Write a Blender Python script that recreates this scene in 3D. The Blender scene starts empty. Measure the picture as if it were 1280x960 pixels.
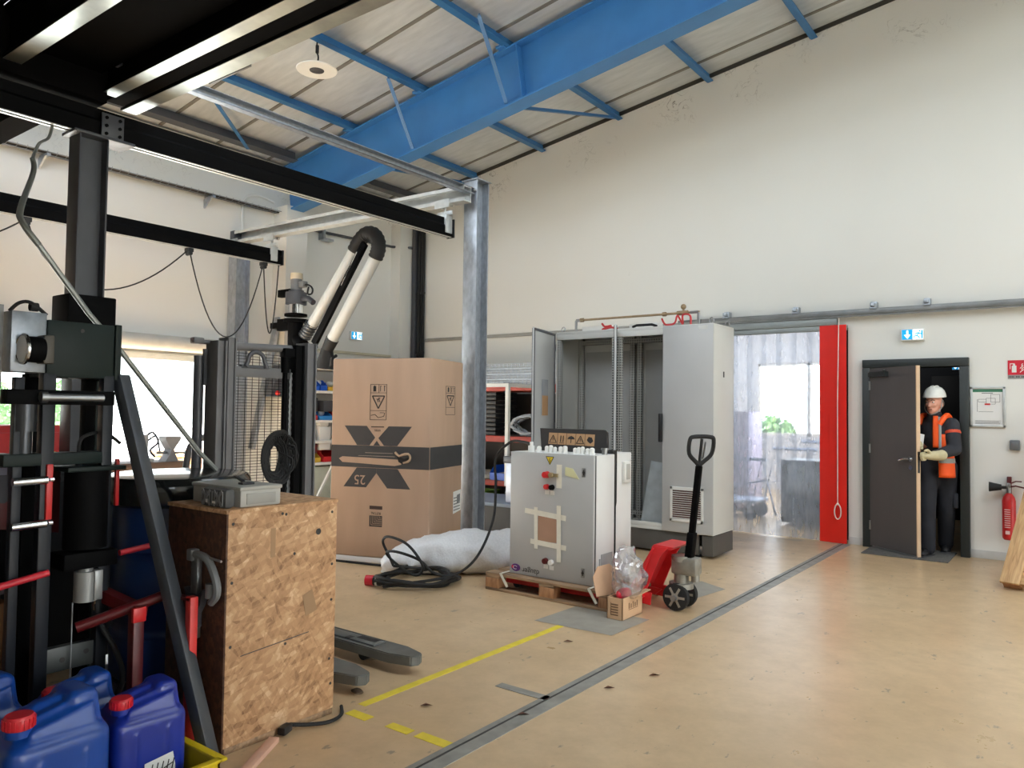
import bpy, bmesh, math, random
from mathutils import Vector, Matrix, Euler, noise
R = math.radians
scene = bpy.context.scene
COL = scene.collection
random.seed(7)
FRAME = {}            # top-level object name -> (matrix to local, is_local)

def lin(c):
    def f(v):
        v /= 255.0
        return v / 12.92 if v <= .04045 else ((v + .055) / 1.055) ** 2.4
    return (f(c[0]), f(c[1]), f(c[2]), 1.0)

# ------------------------------------------------------------------ materials
MATS = {}
def nt(name):
    m = bpy.data.materials.new(name)
    m.use_nodes = True
    n = m.node_tree
    b = n.nodes['Principled BSDF']
    return m, n, b
def node(n, t, **kw):
    x = n.nodes.new(t)
    for k, v in kw.items():
        if k in x.inputs.keys() if isinstance(k, str) else False:
            x.inputs[k].default_value = v
        else:
            setattr(x, k, v)
    return x
def ramp(n, stops):
    r = n.nodes.new('ShaderNodeValToRGB')
    e = r.color_ramp.elements
    while len(e) < len(stops):
        e.new(.5)
    for i, (p, c) in enumerate(stops):
        e[i].position = p
        e[i].color = c
    return r
def M(name, rgb, rough=.5, metal=0., var=.08, scale=6., bump=0., stretch=(1, 1, 1), spec=.5, emit=0., alpha=1., coat=0.):
    """plain paint / metal / plastic with gentle procedural variation"""
    if name in MATS:
        return MATS[name]
    m, n, b = nt(name)
    c = lin(rgb)
    tc = node(n, 'ShaderNodeTexCoord')
    mp = node(n, 'ShaderNodeMapping')
    mp.inputs['Scale'].default_value = stretch
    n.links.new(tc.outputs['Object'], mp.inputs['Vector'])
    nz = node(n, 'ShaderNodeTexNoise')
    nz.inputs['Scale'].default_value = scale
    nz.inputs['Detail'].default_value = 5
    n.links.new(mp.outputs[0], nz.inputs['Vector'])
    lo = tuple(v * (1 - var) for v in c[:3]) + (1,)
    hi = tuple(min(1, v * (1 + var)) for v in c[:3]) + (1,)
    r = ramp(n, [(.3, lo), (.7, hi)])
    n.links.new(nz.outputs['Fac'], r.inputs[0])
    n.links.new(r.outputs[0], b.inputs['Base Color'])
    b.inputs['Roughness'].default_value = rough
    b.inputs['Metallic'].default_value = metal
    b.inputs['Specular IOR Level'].default_value = spec
    b.inputs['Coat Weight'].default_value = coat
    if emit:
        b.inputs['Emission Color'].default_value = c
        b.inputs['Emission Strength'].default_value = emit
    if bump:
        bp = node(n, 'ShaderNodeBump')
        bp.inputs['Strength'].default_value = bump
        bp.inputs['Distance'].default_value = .02
        n.links.new(nz.outputs['Fac'], bp.inputs['Height'])
        n.links.new(bp.outputs[0], b.inputs['Normal'])
    MATS[name] = m
    return m

def mat_wood(name, dark, mid, light, sx=(1, 12, 12), sc=3., rough=.7):
    m, n, b = nt(name)
    tc = node(n, 'ShaderNodeTexCoord'); mp = node(n, 'ShaderNodeMapping')
    mp.inputs['Scale'].default_value = sx
    n.links.new(tc.outputs['Object'], mp.inputs['Vector'])
    nz = node(n, 'ShaderNodeTexNoise'); nz.inputs['Scale'].default_value = sc; nz.inputs['Detail'].default_value = 8
    nz.inputs['Distortion'].default_value = .6
    n.links.new(mp.outputs[0], nz.inputs['Vector'])
    r = ramp(n, [(.3, lin(dark)), (.5, lin(mid)), (.72, lin(light))])
    n.links.new(nz.outputs['Fac'], r.inputs[0]); n.links.new(r.outputs[0], b.inputs['Base Color'])
    b.inputs['Roughness'].default_value = rough
    MATS[name] = m
    return m

def mat_osb(name, stops):
    m, n, b = nt(name)
    tc = node(n, 'ShaderNodeTexCoord')
    cols = []
    for i, (s, rot) in enumerate([((44, 44, 11), .6), ((42, 44, 10), -.5), ((46, 44, 10), 1.3)]):
        mr_ = node(n, 'ShaderNodeMapping'); mr_.inputs['Rotation'].default_value = (rot, rot * .2, 0)
        n.links.new(tc.outputs['Object'], mr_.inputs['Vector'])
        mp = node(n, 'ShaderNodeMapping'); mp.inputs['Scale'].default_value = s
        n.links.new(mr_.outputs[0], mp.inputs['Vector'])
        v = node(n, 'ShaderNodeTexVoronoi'); v.inputs['Scale'].default_value = 1.2
        n.links.new(mp.outputs[0], v.inputs['Vector'])
        cols.append(v)
    nz = node(n, 'ShaderNodeTexNoise'); nz.inputs['Scale'].default_value = 5; nz.inputs['Detail'].default_value = 6
    n.links.new(tc.outputs['Object'], nz.inputs['Vector'])
    s1 = node(n, 'ShaderNodeSeparateColor'); n.links.new(cols[0].outputs['Color'], s1.inputs[0])
    s2 = node(n, 'ShaderNodeSeparateColor'); n.links.new(cols[1].outputs['Color'], s2.inputs[0])
    s3 = node(n, 'ShaderNodeSeparateColor'); n.links.new(cols[2].outputs['Color'], s3.inputs[0])
    mx = node(n, 'ShaderNodeMix', data_type='FLOAT')
    n.links.new(nz.outputs['Fac'], mx.inputs['Factor']); n.links.new(s1.outputs[0], mx.inputs['A']); n.links.new(s2.outputs[1], mx.inputs['B'])
    mx2 = node(n, 'ShaderNodeMix', data_type='FLOAT'); mx2.inputs['Factor'].default_value = .45
    n.links.new(mx.outputs['Result'], mx2.inputs['A']); n.links.new(s3.outputs[2], mx2.inputs['B'])
    r = ramp(n, stops)
    n.links.new(mx2.outputs['Result'], r.inputs[0]); n.links.new(r.outputs[0], b.inputs['Base Color'])
    b.inputs['Roughness'].default_value = .7
    MATS[name] = m
    return m

# ------------------------------------------------------------------ mesh builder (world coordinates unless the thing is local)
class MB:
    def __init__(s):
        s.bm = bmesh.new()
    def _merge(s, t):
        me = bpy.data.meshes.new('tmp'); t.to_mesh(me); t.free()
        s.bm.from_mesh(me); bpy.data.meshes.remove(me)
        return s
    def cbox(s, c, size, rot=None, bev=0., seg=2):
        t = bmesh.new()
        bmesh.ops.create_cube(t, size=1)
        bmesh.ops.scale(t, vec=size, verts=t.verts)
        if bev:
            bmesh.ops.bevel(t, geom=t.edges[:], offset=min(bev, min(size) * .45), segments=seg, affect='EDGES', profile=.5)
        if rot is not None:
            bmesh.ops.transform(t, matrix=(rot.to_matrix().to_4x4() if isinstance(rot, Euler) else rot.to_4x4()), verts=t.verts)
        bmesh.ops.translate(t, vec=c, verts=t.verts)
        return s._merge(t)
    def box(s, x0, x1, y0, y1, z0, z1, bev=0.):
        return s.cbox(((x0 + x1) / 2, (y0 + y1) / 2, (z0 + z1) / 2), (abs(x1 - x0), abs(y1 - y0), abs(z1 - z0)), None, bev)
    def bar(s, p0, p1, w, h, up=(0, 0, 1), bev=0.):
        """rectangular bar from p0 to p1, w across, h along up"""
        p0 = Vector(p0); p1 = Vector(p1); d = (p1 - p0); L = d.length; d.normalize()
        u = Vector(up); sd = d.cross(u)
        if sd.length < 1e-4:
            sd = d.cross(Vector((1, 0, 0)))
        sd.normalize(); u = sd.cross(d)
        m = Matrix((d, sd, u)).transposed()
        return s.cbox((p0 + p1) / 2, (L, w, h), m, bev)
    def cyl(s, p0, p1, r, r2=None, seg=20, caps=True):
        p0 = Vector(p0); p1 = Vector(p1); d = p1 - p0
        t = bmesh.new()
        bmesh.ops.create_cone(t, cap_ends=caps, segments=seg, radius1=r, radius2=r if r2 is None else r2, depth=d.length)
        q = d.to_track_quat('Z', 'Y')
        bmesh.ops.transform(t, matrix=Matrix.Translation((p0 + p1) / 2) @ q.to_matrix().to_4x4(), verts=t.verts)
        return s._merge(t)
    def ball(s, c, r, seg=16, rot=None):
        t = bmesh.new()
        bmesh.ops.create_uvsphere(t, u_segments=seg, v_segments=max(8, seg // 2 + 2), radius=1)
        r = (r, r, r) if isinstance(r, (int, float)) else r
        bmesh.ops.scale(t, vec=r, verts=t.verts)
        if rot is not None:
            bmesh.ops.transform(t, matrix=rot.to_matrix().to_4x4(), verts=t.verts)
        bmesh.ops.translate(t, vec=c, verts=t.verts)
        return s._merge(t)
    def tube(s, pts, r, seg=8, closed=False, smooth=0):
        pts = [Vector(p) for p in pts]
        if smooth:
            pts = spline(pts, smooth, closed)
        n = len(pts); rings = []
        rr = r if hasattr(r, '__len__') else None
        prev = None
        for i, p in enumerate(pts):
            a = pts[i - 1] if (i > 0 or closed) else p
            b = pts[(i + 1) % n] if (i < n - 1 or closed) else p
            d = (b - a)
            if d.length < 1e-7:
                d = Vector((0, 0, 1))
            d.normalize()
            if prev is None:
                x = d.orthogonal().normalized()
            else:
                x = prev - d * prev.dot(d)
                x = x.normalized() if x.length > 1e-6 else d.orthogonal().normalized()
            prev = x; y = d.cross(x)
            ri = rr[min(len(rr) - 1, int(i * len(rr) / n))] if rr else r
            rings.append([s.bm.verts.new(p + (x * math.cos(2 * math.pi * k / seg) + y * math.sin(2 * math.pi * k / seg)) * ri) for k in range(seg)])
        for i in range(n if closed else n - 1):
            A = rings[i]; B = rings[(i + 1) % n]
            for k in range(seg):
                s.bm.faces.new((A[k], A[(k + 1) % seg], B[(k + 1) % seg], B[k]))
        if not closed:
            s.bm.faces.new(rings[0][::-1]); s.bm.faces.new(rings[-1])
        return s
    def lathe(s, prof, c=(0, 0, 0), axis=(0, 0, 1), seg=28):
        q = Vector(axis).to_track_quat('Z', 'Y').to_matrix()
        c = Vector(c); rings = []
        for (r, z) in prof:
            rings.append([s.bm.verts.new(c + q @ Vector((r * math.cos(2 * math.pi * k / seg), r * math.sin(2 * math.pi * k / seg), z))) for k in range(seg)])
        for A, B in zip(rings, rings[1:]):
            for k in range(seg):
                s.bm.faces.new((A[k], A[(k + 1) % seg], B[(k + 1) % seg], B[k]))
        if prof[0][0] > 1e-5: s.bm.faces.new(rings[0][::-1])
        if prof[-1][0] > 1e-5: s.bm.faces.new(rings[-1])
        return s
    def prism(s, poly, o, u, v, t):
        """polygon (a,b) pairs in the plane o + a*u + b*v, given thickness along u x v * t"""
        o = Vector(o); u = Vector(u).normalized(); v = Vector(v).normalized(); n = u.cross(v).normalized() * t
        A = [s.bm.verts.new(o + u * a + v * b) for a, b in poly]
        B = [s.bm.verts.new(o + u * a + v * b + n) for a, b in poly]
        k = len(poly)
        s.bm.faces.new(A[::-1]); s.bm.faces.new(B)
        for i in range(k):
            s.bm.faces.new((A[i], A[(i + 1) % k], B[(i + 1) % k], B[i]))
        return s
    def poly(s, pts):
        s.bm.faces.new([s.bm.verts.new(p) for p in pts]); return s
    def jitter(s, amp, sc, sub=0):
        for v in s.bm.verts:
            d = noise.noise_vector(v.co * sc)
            v.co += Vector(d) * amp
        return s
    def build(s, name, mat, parent=None, label=None, cat=None, group=None, kind=None, ang=38, mods=None):
        bm = s.bm
        bmesh.ops.remove_doubles(bm, verts=bm.verts, dist=1e-6)
        bmesh.ops.recalc_face_normals(bm, faces=bm.faces)
        me = bpy.data.meshes.new(name)
        top = parent
        while top is not None and top.parent is not None:
            top = top.parent
        if top is not None:
            if not FRAME.get(top.name, (None, True))[1]:
                bmesh.ops.transform(bm, matrix=FRAME[top.name][0], verts=bm.verts)
            off = None
        else:
            xs = [v.co for v in bm.verts]
            off = Vector(((min(v.x for v in xs) + max(v.x for v in xs)) / 2, (min(v.y for v in xs) + max(v.y for v in xs)) / 2, min(v.z for v in xs)))
            bmesh.ops.translate(bm, vec=-off, verts=bm.verts)
        bm.to_mesh(me); bm.free()
        for p in me.polygons: p.use_smooth = True
        me.set_sharp_from_angle(angle=R(ang))
        o = bpy.data.objects.new(name, me); COL.objects.link(o)
        if mat is not None: me.materials.append(mat)
        if off is not None:
            o.location = off
            FRAME[o.name] = (Matrix.Translation(-off), False)
        if parent is not None: o.parent = parent
        tag(o, label, cat, group, kind)
        return o

def spline(pts, k, closed=False):
    out = []; n = len(pts)
    rng = range(n if closed else n - 1)
    for i in rng:
        p0 = pts[i - 1] if (i > 0 or closed) else pts[0]
        p1 = pts[i]; p2 = pts[(i + 1) % n]
        p3 = pts[(i + 2) % n] if (i + 2 < n or closed) else pts[-1]
        for j in range(k):
            t = j / k
            out.append(.5 * ((2 * p1) + (p2 - p0) * t + (2 * p0 - 5 * p1 + 4 * p2 - p3) * t * t + (3 * p1 - p0 - 3 * p2 + p3) * t ** 3))
    if not closed: out.append(pts[-1])
    return out

def tag(o, label=None, cat=None, group=None, kind=None):
    if label: o['label'] = label
    if cat: o['category'] = cat
    if group: o['group'] = group
    if kind: o['kind'] = kind
    return o
def thing(name, label, cat, loc, rz=0., group=None, local=False):
    o = bpy.data.objects.new(name, None); COL.objects.link(o)
    o.location = loc; o.rotation_euler = (0, 0, rz)
    o.empty_display_size = .1
    FRAME[o.name] = ((Matrix.Translation(loc) @ Matrix.Rotation(rz, 4, 'Z')).inverted(), local)
    return tag(o, label, cat, group)
def dup(root, loc, rz, label, scale=1.):
    r = root.copy(); COL.objects.link(r); r.location = loc; r.rotation_euler = (0, 0, rz); r.scale = (scale,) * 3
    r['label'] = label
    for ch in list(root.children):
        c = ch.copy(); COL.objects.link(c); c.parent = r
        for g in ch.children:
            d = g.copy(); COL.objects.link(d); d.parent = c
    return r
def S(mb, name, mat, parent=None, **k):
    return mb.build(name, mat, parent, kind='structure', **k)
def text(body, name, size, mat, parent, o, u, v, depth=.0006, align='CENTER'):
    """lettering lying on a surface: o = centre, u = reading direction, v = up direction (world)"""
    cu = bpy.data.curves.new(name, 'FONT'); cu.body = body; cu.size = size; cu.extrude = depth
    cu.align_x = align; cu.align_y = 'CENTER'
    cu.materials.append(mat)
    tmp = bpy.data.objects.new(name, cu)
    me = bpy.data.meshes.new_from_object(tmp); me.name = name
    bpy.data.objects.remove(tmp)
    if not me.materials: me.materials.append(mat)
    ob = bpy.data.objects.new(name, me); COL.objects.link(ob)
    u = Vector(u).normalized(); v = Vector(v).normalized(); n = u.cross(v)
    m = Matrix((u, v, n)).transposed().to_4x4(); m.translation = Vector(o)
    top = parent
    while top.parent is not None: top = top.parent
    if not FRAME[top.name][1]:
        m = FRAME[top.name][0] @ m
    ob.parent = parent; ob.matrix_local = m
    return ob
# ------------------------------------------------------------------ palette
WHITE = M('white paint', (236, 236, 232), .5, var=.03)
GALV = M('galvanised steel', (168, 174, 182), .42, .75, var=.18, scale=25, stretch=(1, 1, .5))
GALVB = M('bright galvanised strip', (204, 208, 208), .35, .4, var=.1, scale=12)
STEEL = M('grey steel', (150, 152, 154), .35, .85, var=.1)
CHROME = M('bright chrome', (225, 226, 228), .15, 1., var=.02)
BLACKP = M('black satin paint', (7, 7, 8), .65, var=.25, scale=4, spec=.07)
BLACKM = M('matt black rubber', (22, 22, 23), .75, var=.2)
PLASTB = M('black plastic', (26, 26, 28), .45, var=.15)
CHAR = M('charcoal paint', (66, 68, 74), .45, var=.12, scale=5)
MASTG = M('stacker grey paint', (98, 98, 100), .5, var=.1, scale=8)
GREEND = M('dark green black paint', (20, 32, 30), .5, var=.2, scale=6, spec=.2)
BLUEB = M('blue steel paint', (58, 120, 182), .42, var=.07, scale=3)
BLUEP = M('blue purlin paint', (46, 104, 156), .45, var=.1, scale=3)
RED = M('red paint', (196, 32, 34), .4, var=.12, scale=7)
REDT = M('truck red paint', (214, 46, 50), .38, var=.12, scale=9)
DRED = M('dark red paint', (86, 14, 18), .4, var=.2, scale=6)
RACKR = M('rack orange red', (172, 58, 42), .5, var=.15)
GREY7035 = M('light grey powder coat', (206, 207, 204), .42, var=.025, scale=3)
GREYD = M('shaded door powder coat', (178, 180, 181), .4, var=.03, scale=3)  # darker than the body coat: weak front light put into the door colour
PLINTH = M('brown grey plinth', (74, 72, 69), .5, var=.1)
LGREY = M('light grey plastic', (176, 176, 172), .5, var=.06)
MGREY = M('mid grey plastic', (112, 114, 116), .5, var=.08)
YEL = M('yellow plastic', (212, 186, 28), .4, var=.1)
YELT = M('yellow sign', (236, 206, 30), .5, var=.03)
PAPER = M('white paper', (232, 232, 230), .7, var=.03)
TAPE = M('masking tape', (230, 227, 214), .55, var=.06, scale=18)
BRASS = M('brass copper pipe', (160, 138, 108), .4, .5, var=.15, scale=10)
BLUEJ = M('blue jerrycan plastic', (16, 62, 142), .32, var=.12, scale=5)
BLUEJ2 = M('violet blue jerrycan plastic', (24, 44, 138), .32, var=.12, scale=5)
BLUED = M('dark blue drum plastic', (8, 42, 92), .35, var=.12, scale=5)
CAPR = M('red cap plastic', (196, 32, 44), .4, var=.08)
INK = M('black print', (34, 32, 32), .6, var=.1)
INKG = M('grey print', (56, 56, 58), .62, var=.08, scale=9)
CARD = M('cardboard', (178, 150, 128), .75, var=.05, scale=2.5, stretch=(3, 3, .6))
CARDL = M('pale cardboard', (206, 168, 132), .75, var=.06, scale=4)
CARDD = M('brown cardboard', (176, 138, 100), .75, var=.06, scale=6)
DOORW = M('dark grey door laminate', (84, 80, 80), .45, var=.05, scale=2, stretch=(4, 4, .6))
DFRAME = M('dark door frame', (34, 40, 40), .45, var=.08)
PALW = mat_wood('pale pine', (150, 116, 80), (186, 150, 108), (206, 174, 132))
PALWZ = mat_wood('pale pine upright', (158, 120, 80), (190, 152, 108), (206, 172, 128), sx=(16, 1.5, 1.5))
PALD = mat_wood('aged pallet wood', (104, 86, 68), (150, 122, 94), (176, 146, 114))
BLOCK = mat_wood('pallet block', (140, 100, 70), (170, 126, 90), (186, 142, 102), sx=(8, 8, 2))
OSB = mat_osb('strand board', [(.08, lin((128, 92, 62))), (.3, lin((168, 128, 92))), (.55, lin((186, 146, 108))), (.75, lin((200, 162, 124))), (.95, lin((222, 192, 156)))])
OSB_SHADED = mat_osb('shaded strand board', [(.1, lin((48, 28, 18))), (.5, lin((72, 44, 28))), (.9, lin((92, 60, 42)))])  # darker copy of the board carrying the shade on the crate's near side
ORANGE = M('hi-vis orange', (255, 92, 24), .6, var=.08, scale=10)
REFL = M('grey reflective tape', (150, 152, 150), .4, var=.08)
NAVY = M('dark navy workwear', (36, 38, 46), .8, var=.25, scale=7, bump=.4)
SKIN = M('skin', (216, 158, 136), .5, var=.08, scale=14)
GLOVE = M('cream work glove', (196, 186, 150), .7, var=.1, scale=20)
FOAM = M('black foam', (38, 38, 38), .8, var=.1)

def mat_floor():
    m, n, b = nt('tan epoxy floor')
    L = n.links.new
    tc = node(n, 'ShaderNodeTexCoord'); P = tc.outputs['Object']
    big = node(n, 'ShaderNodeTexNoise'); big.inputs['Scale'].default_value = .7; big.inputs['Detail'].default_value = 6
    fine = node(n, 'ShaderNodeTexNoise'); fine.inputs['Scale'].default_value = 6; fine.inputs['Detail'].default_value = 10; fine.inputs['Roughness'].default_value = .7
    L(P, big.inputs['Vector']); L(P, fine.inputs['Vector'])
    base = ramp(n, [(.25, lin((190, 162, 124))), (.5, lin((208, 180, 143))), (.8, lin((214, 190, 155)))])
    L(big.outputs['Fac'], base.inputs[0])
    # dirty film
    film = ramp(n, [(.38, (0, 0, 0, 1)), (.68, (1, 1, 1, 1))]); L(fine.outputs['Fac'], film.inputs[0])
    mx = node(n, 'ShaderNodeMix', data_type='RGBA', blend_type='MIX')
    sc = node(n, 'ShaderNodeMath', operation='MULTIPLY'); sc.inputs[1].default_value = .34
    L(film.outputs[0], sc.inputs[0]); L(sc.outputs[0], mx.inputs['Factor']); L(base.outputs[0], mx.inputs['A'])
    mx.inputs['B'].default_value = lin((158, 134, 104))
    col = mx.outputs['Result']
    # worn grey patches (stains with shapes of their own)
    warp = node(n, 'ShaderNodeTexNoise'); warp.inputs['Scale'].default_value = 5; warp.inputs['Detail'].default_value = 5
    L(P, warp.inputs['Vector'])
    def stain(col, x, y, rx, ry, rot, c, soft, amt, jag=.8):
        mp = node(n, 'ShaderNodeMapping', vector_type='TEXTURE')
        mp.inputs['Location'].default_value = (x, y, 0); mp.inputs['Rotation'].default_value = (0, 0, rot); mp.inputs['Scale'].default_value = (rx, ry, 1)
        L(P, mp.inputs['Vector'])
        ln = node(n, 'ShaderNodeVectorMath', operation='LENGTH'); L(mp.outputs[0], ln.inputs[0])
        a = node(n, 'ShaderNodeMath', operation='MULTIPLY_ADD'); L(warp.outputs['Fac'], a.inputs[0]); a.inputs[1].default_value = jag
        L(ln.outputs['Value'], a.inputs[2])
        r = node(n, 'ShaderNodeMapRange'); r.inputs['From Min'].default_value = 1 + jag / 2; r.inputs['From Max'].default_value = 1 + jag / 2 - soft
        r.inputs['To Max'].default_value = amt
        L(a.outputs[0], r.inputs['Value'])
        k = node(n, 'ShaderNodeMix', data_type='RGBA'); L(r.outputs[0], k.inputs['Factor']); L(col, k.inputs['A']); k.inputs['B'].default_value = lin(c)
        return k.outputs['Result']
    G = (132, 132, 130)
    for s in [(-.67, 4.1, .17, .06, .7, (118, 116, 112), .15, .85), (-1.8, 4.57, .22, .05, .4, G, .3, .5), (-1.61, 5.04, .12, .04, .6, G, .2, .6),
              (-2.13, 4.84, .1, .05, .2, G, .2, .5), (-1.12, 5.68, .3, .12, .3, (190, 172, 142), .6, .5), (-1.16, 4.16, .3, .2, .2, (176, 152, 116), .9, .5),
              (-3.75, 3.75, .95, .5, .3, (150, 143, 130), .9, .8), (-4.1, 4.15, .5, .35, .3, (146, 140, 130), .9, .7), (-2.45, 3.15, .12, .09, .3, G, .5, .45),
              (-.2, 3.5, .16, .07, .9, G, .3, .55), (-1.0, 5.0, .1, .03, .5, G, .2, .7), (-.35, 5.2, .14, .05, .7, G, .3, .6), (-1.55, 5.95, .12, .06, 0, (164, 122, 100), .3, .6),
              (-.4, 7.3, .5, .22, .2, (150, 142, 126), .9, .65), (-1.2, 7.6, .35, .1, .2, (160, 146, 124), .7, .5), (.1, 6.2, .5, .2, .4, (176, 160, 134), .9, .5),
              (-.95, 3.2, .3, .12, .5, (170, 146, 112), .8, .5), (-3.1, 2.75, .35, .3, .2, (140, 118, 92), 1., .6), (-2.7, 2.3, .5, .3, .2, (160, 130, 98), 1., .5)]:
        col = stain(col, *s)
    # scattered chips and scuffs
    v = node(n, 'ShaderNodeTexNoise'); v.inputs['Scale'].default_value = 9; v.inputs['Detail'].default_value = 6; v.inputs['Roughness'].default_value = .62
    mp = node(n, 'ShaderNodeMapping'); mp.inputs['Scale'].default_value = (1.6, .8, 1); mp.inputs['Rotation'].default_value = (0, 0, .8)
    L(P, mp.inputs['Vector']); L(mp.outputs[0], v.inputs['Vector'])
    vr = ramp(n, [(.645, (0, 0, 0, 1)), (.69, (.7, .7, .7, 1))]); L(v.outputs['Fac'], vr.inputs[0])
    k = node(n, 'ShaderNodeMix', data_type='RGBA'); L(vr.outputs[0], k.inputs['Factor']); L(col, k.inputs['A']); k.inputs['B'].default_value = lin((118, 110, 98))
    col = k.outputs['Result']
    L(col, b.inputs['Base Color'])
    rr = node(n, 'ShaderNodeMapRange'); rr.inputs['To Min'].default_value = .2; rr.inputs['To Max'].default_value = .42
    L(fine.outputs['Fac'], rr.inputs['Value']); L(rr.outputs[0], b.inputs['Roughness'])
    b.inputs['Specular IOR Level'].default_value = .55
    bp = node(n, 'ShaderNodeBump'); bp.inputs['Strength'].default_value = .06; bp.inputs['Distance'].default_value = .01
    L(fine.outputs['Fac'], bp.inputs['Height']); L(bp.outputs[0], b.inputs['Normal'])
    return m
FLOOR = mat_floor()
JOINT = M('grey joint filler', (140, 138, 132), .6, var=.22, scale=9)
PLATE = M('grey floor plate', (150, 146, 136), .55, var=.12, scale=8)
TAPEY = M('yellow floor paint', (226, 204, 60), .5, var=.12, scale=14)

def mat_wall():
    m, n, b = nt('cream wall paint'); L = n.links.new
    tc = node(n, 'ShaderNodeTexCoord'); P = tc.outputs['Object']
    big = node(n, 'ShaderNodeTexNoise'); big.inputs['Scale'].default_value = .35; big.inputs['Detail'].default_value = 4
    L(P, big.inputs['Vector'])
    r = ramp(n, [(.3, lin((226, 226, 221))), (.7, lin((234, 234, 229)))]); L(big.outputs['Fac'], r.inputs[0])
    fine = node(n, 'ShaderNodeTexNoise'); fine.inputs['Scale'].default_value = 2.2; fine.inputs['Detail'].default_value = 12; fine.inputs['Roughness'].default_value = .72
    L(P, fine.inputs['Vector'])
    fr = ramp(n, [(.70, (0, 0, 0, 1)), (.76, (.35, .35, .35, 1))]); L(fine.outputs['Fac'], fr.inputs[0])
    k = node(n, 'ShaderNodeMix', data_type='RGBA'); L(fr.outputs[0], k.inputs['Factor']); L(r.outputs[0], k.inputs['A']); k.inputs['B'].default_value = lin((170, 164, 152))
    # grimy scuffs and cobwebs in a ragged band under the roof edge
    ge = node(n, 'ShaderNodeNewGeometry'); sp = node(n, 'ShaderNodeSeparateXYZ'); L(ge.outputs['Position'], sp.inputs[0])
    a = node(n, 'ShaderNodeMath', operation='MULTIPLY_ADD'); L(sp.outputs['X'], a.inputs[0]); a.inputs[1].default_value = -.153; L(sp.outputs['Z'], a.inputs[2])
    mr = node(n, 'ShaderNodeMapRange'); mr.inputs['From Min'].default_value = 5.75; mr.inputs['From Max'].default_value = 6.3; L(a.outputs[0], mr.inputs['Value'])
    gn = node(n, 'ShaderNodeTexNoise'); gn.inputs['Scale'].default_value = 4.5; gn.inputs['Detail'].default_value = 9; gn.inputs['Distortion'].default_value = 1.6; L(ge.outputs['Position'], gn.inputs['Vector'])
    gr = ramp(n, [(.488, (0, 0, 0, 1)), (.5, (.95, .95, .95, 1)), (.512, (0, 0, 0, 1))]); L(gn.outputs['Fac'], gr.inputs[0])
    gp = node(n, 'ShaderNodeTexNoise'); gp.inputs['Scale'].default_value = 1.1; L(ge.outputs['Position'], gp.inputs['Vector'])
    pr = ramp(n, [(.5, (0, 0, 0, 1)), (.58, (1, 1, 1, 1))]); L(gp.outputs['Fac'], pr.inputs[0])
    m1 = node(n, 'ShaderNodeMath', operation='MULTIPLY'); L(gr.outputs[0], m1.inputs[0]); L(mr.outputs[0], m1.inputs[1])
    m2 = node(n, 'ShaderNodeMath', operation='MULTIPLY'); L(m1.outputs[0], m2.inputs[0]); L(pr.outputs[0], m2.inputs[1])
    k2 = node(n, 'ShaderNodeMix', data_type='RGBA'); L(m2.outputs[0], k2.inputs['Factor']); L(k.outputs['Result'], k2.inputs['A']); k2.inputs['B'].default_value = lin((96, 90, 82))
    L(k2.outputs['Result'], b.inputs['Base Color'])
    b.inputs['Roughness'].default_value = .65
    return m
WALL = mat_wall()

def mat_roof():
    m, n, b = nt('insulated roof panel'); L = n.links.new
    tc = node(n, 'ShaderNodeTexCoord'); P = tc.outputs['Object']
    nz = node(n, 'ShaderNodeTexNoise'); nz.inputs['Scale'].default_value = 3; nz.inputs['Detail'].default_value = 8
    mp = node(n, 'ShaderNodeMapping'); mp.inputs['Scale'].default_value = (1, 5, 1); L(P, mp.inputs['Vector']); L(mp.outputs[0], nz.inputs['Vector'])
    r = ramp(n, [(.3, lin((178, 185, 190))), (.7, lin((197, 203, 207)))]); L(nz.outputs['Fac'], r.inputs[0])
    L(r.outputs[0], b.inputs['Base Color']); b.inputs['Roughness'].default_value = .4
    return m
ROOF = mat_roof()
RJOINT = M('roof joint', (112, 110, 104), .6, var=.1)

# ------------------------------------------------------------------ the room
XL, YB = -9.3, 9.3
def rz(x): return 6.455 + .153 * x
S(MB().box(-9.5, 9, -6, 18, -.12, 0), 'floor', FLOOR)
S(MB().box(-60, -9.5, -40, 45, -.3, -.06), 'ground', M('pale yard gravel', (204, 204, 198), .9, var=.1))
w = MB()
w.box(-9.5, XL, -6, 1.5, 0, 5.0); w.box(-9.5, XL, 1.5, 5.72, 2.12, 5.0); w.box(-9.5, XL, 5.72, 9.5, 0, 5.0)
S(w, 'wall_left', WALL)
w = MB()
def bw(x0, x1, z0):
    w.prism([(x0, z0), (x1, z0), (x1, rz(x1)), (x0, rz(x0))], (0, 9.55, 0), (1, 0, 0), (0, 0, 1), .25)
bw(-9.5, -3.95, 0); bw(-3.95, -2.15, 2.5); bw(-2.15, -1.98, 0); bw(-1.98, -.95, 2.09); bw(-.95, 9.2, 0)
S(w, 'wall_back', WALL)
w = MB()
for fx0, fx1, fa, fb in ((-9.5, 9.2, 0, 4.15), (-9.5, -8.8, 4.15, None), (8.2, 9.2, 4.15, None), (-.4, 0, 4.15, None)):  # high openings added out of view to light the back wall
    w.prism([(fx0, fa), (fx1, fa), (fx1, fb or rz(fx1)), (fx0, fb or rz(fx0))], (0, -6, 0), (1, 0, 0), (0, 0, 1), .2)
S(w, 'wall_front', WALL)
w = MB()          # right wall with its large open doorway to the yard
w.box(9, 9.2, -6, 2.5, 0, rz(9)); w.box(9, 9.2, 7.5, 9.5, 0, rz(9)); w.box(9, 9.2, 2.5, 7.5, 4., rz(9))
S(w, 'wall_right', WALL)
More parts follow.
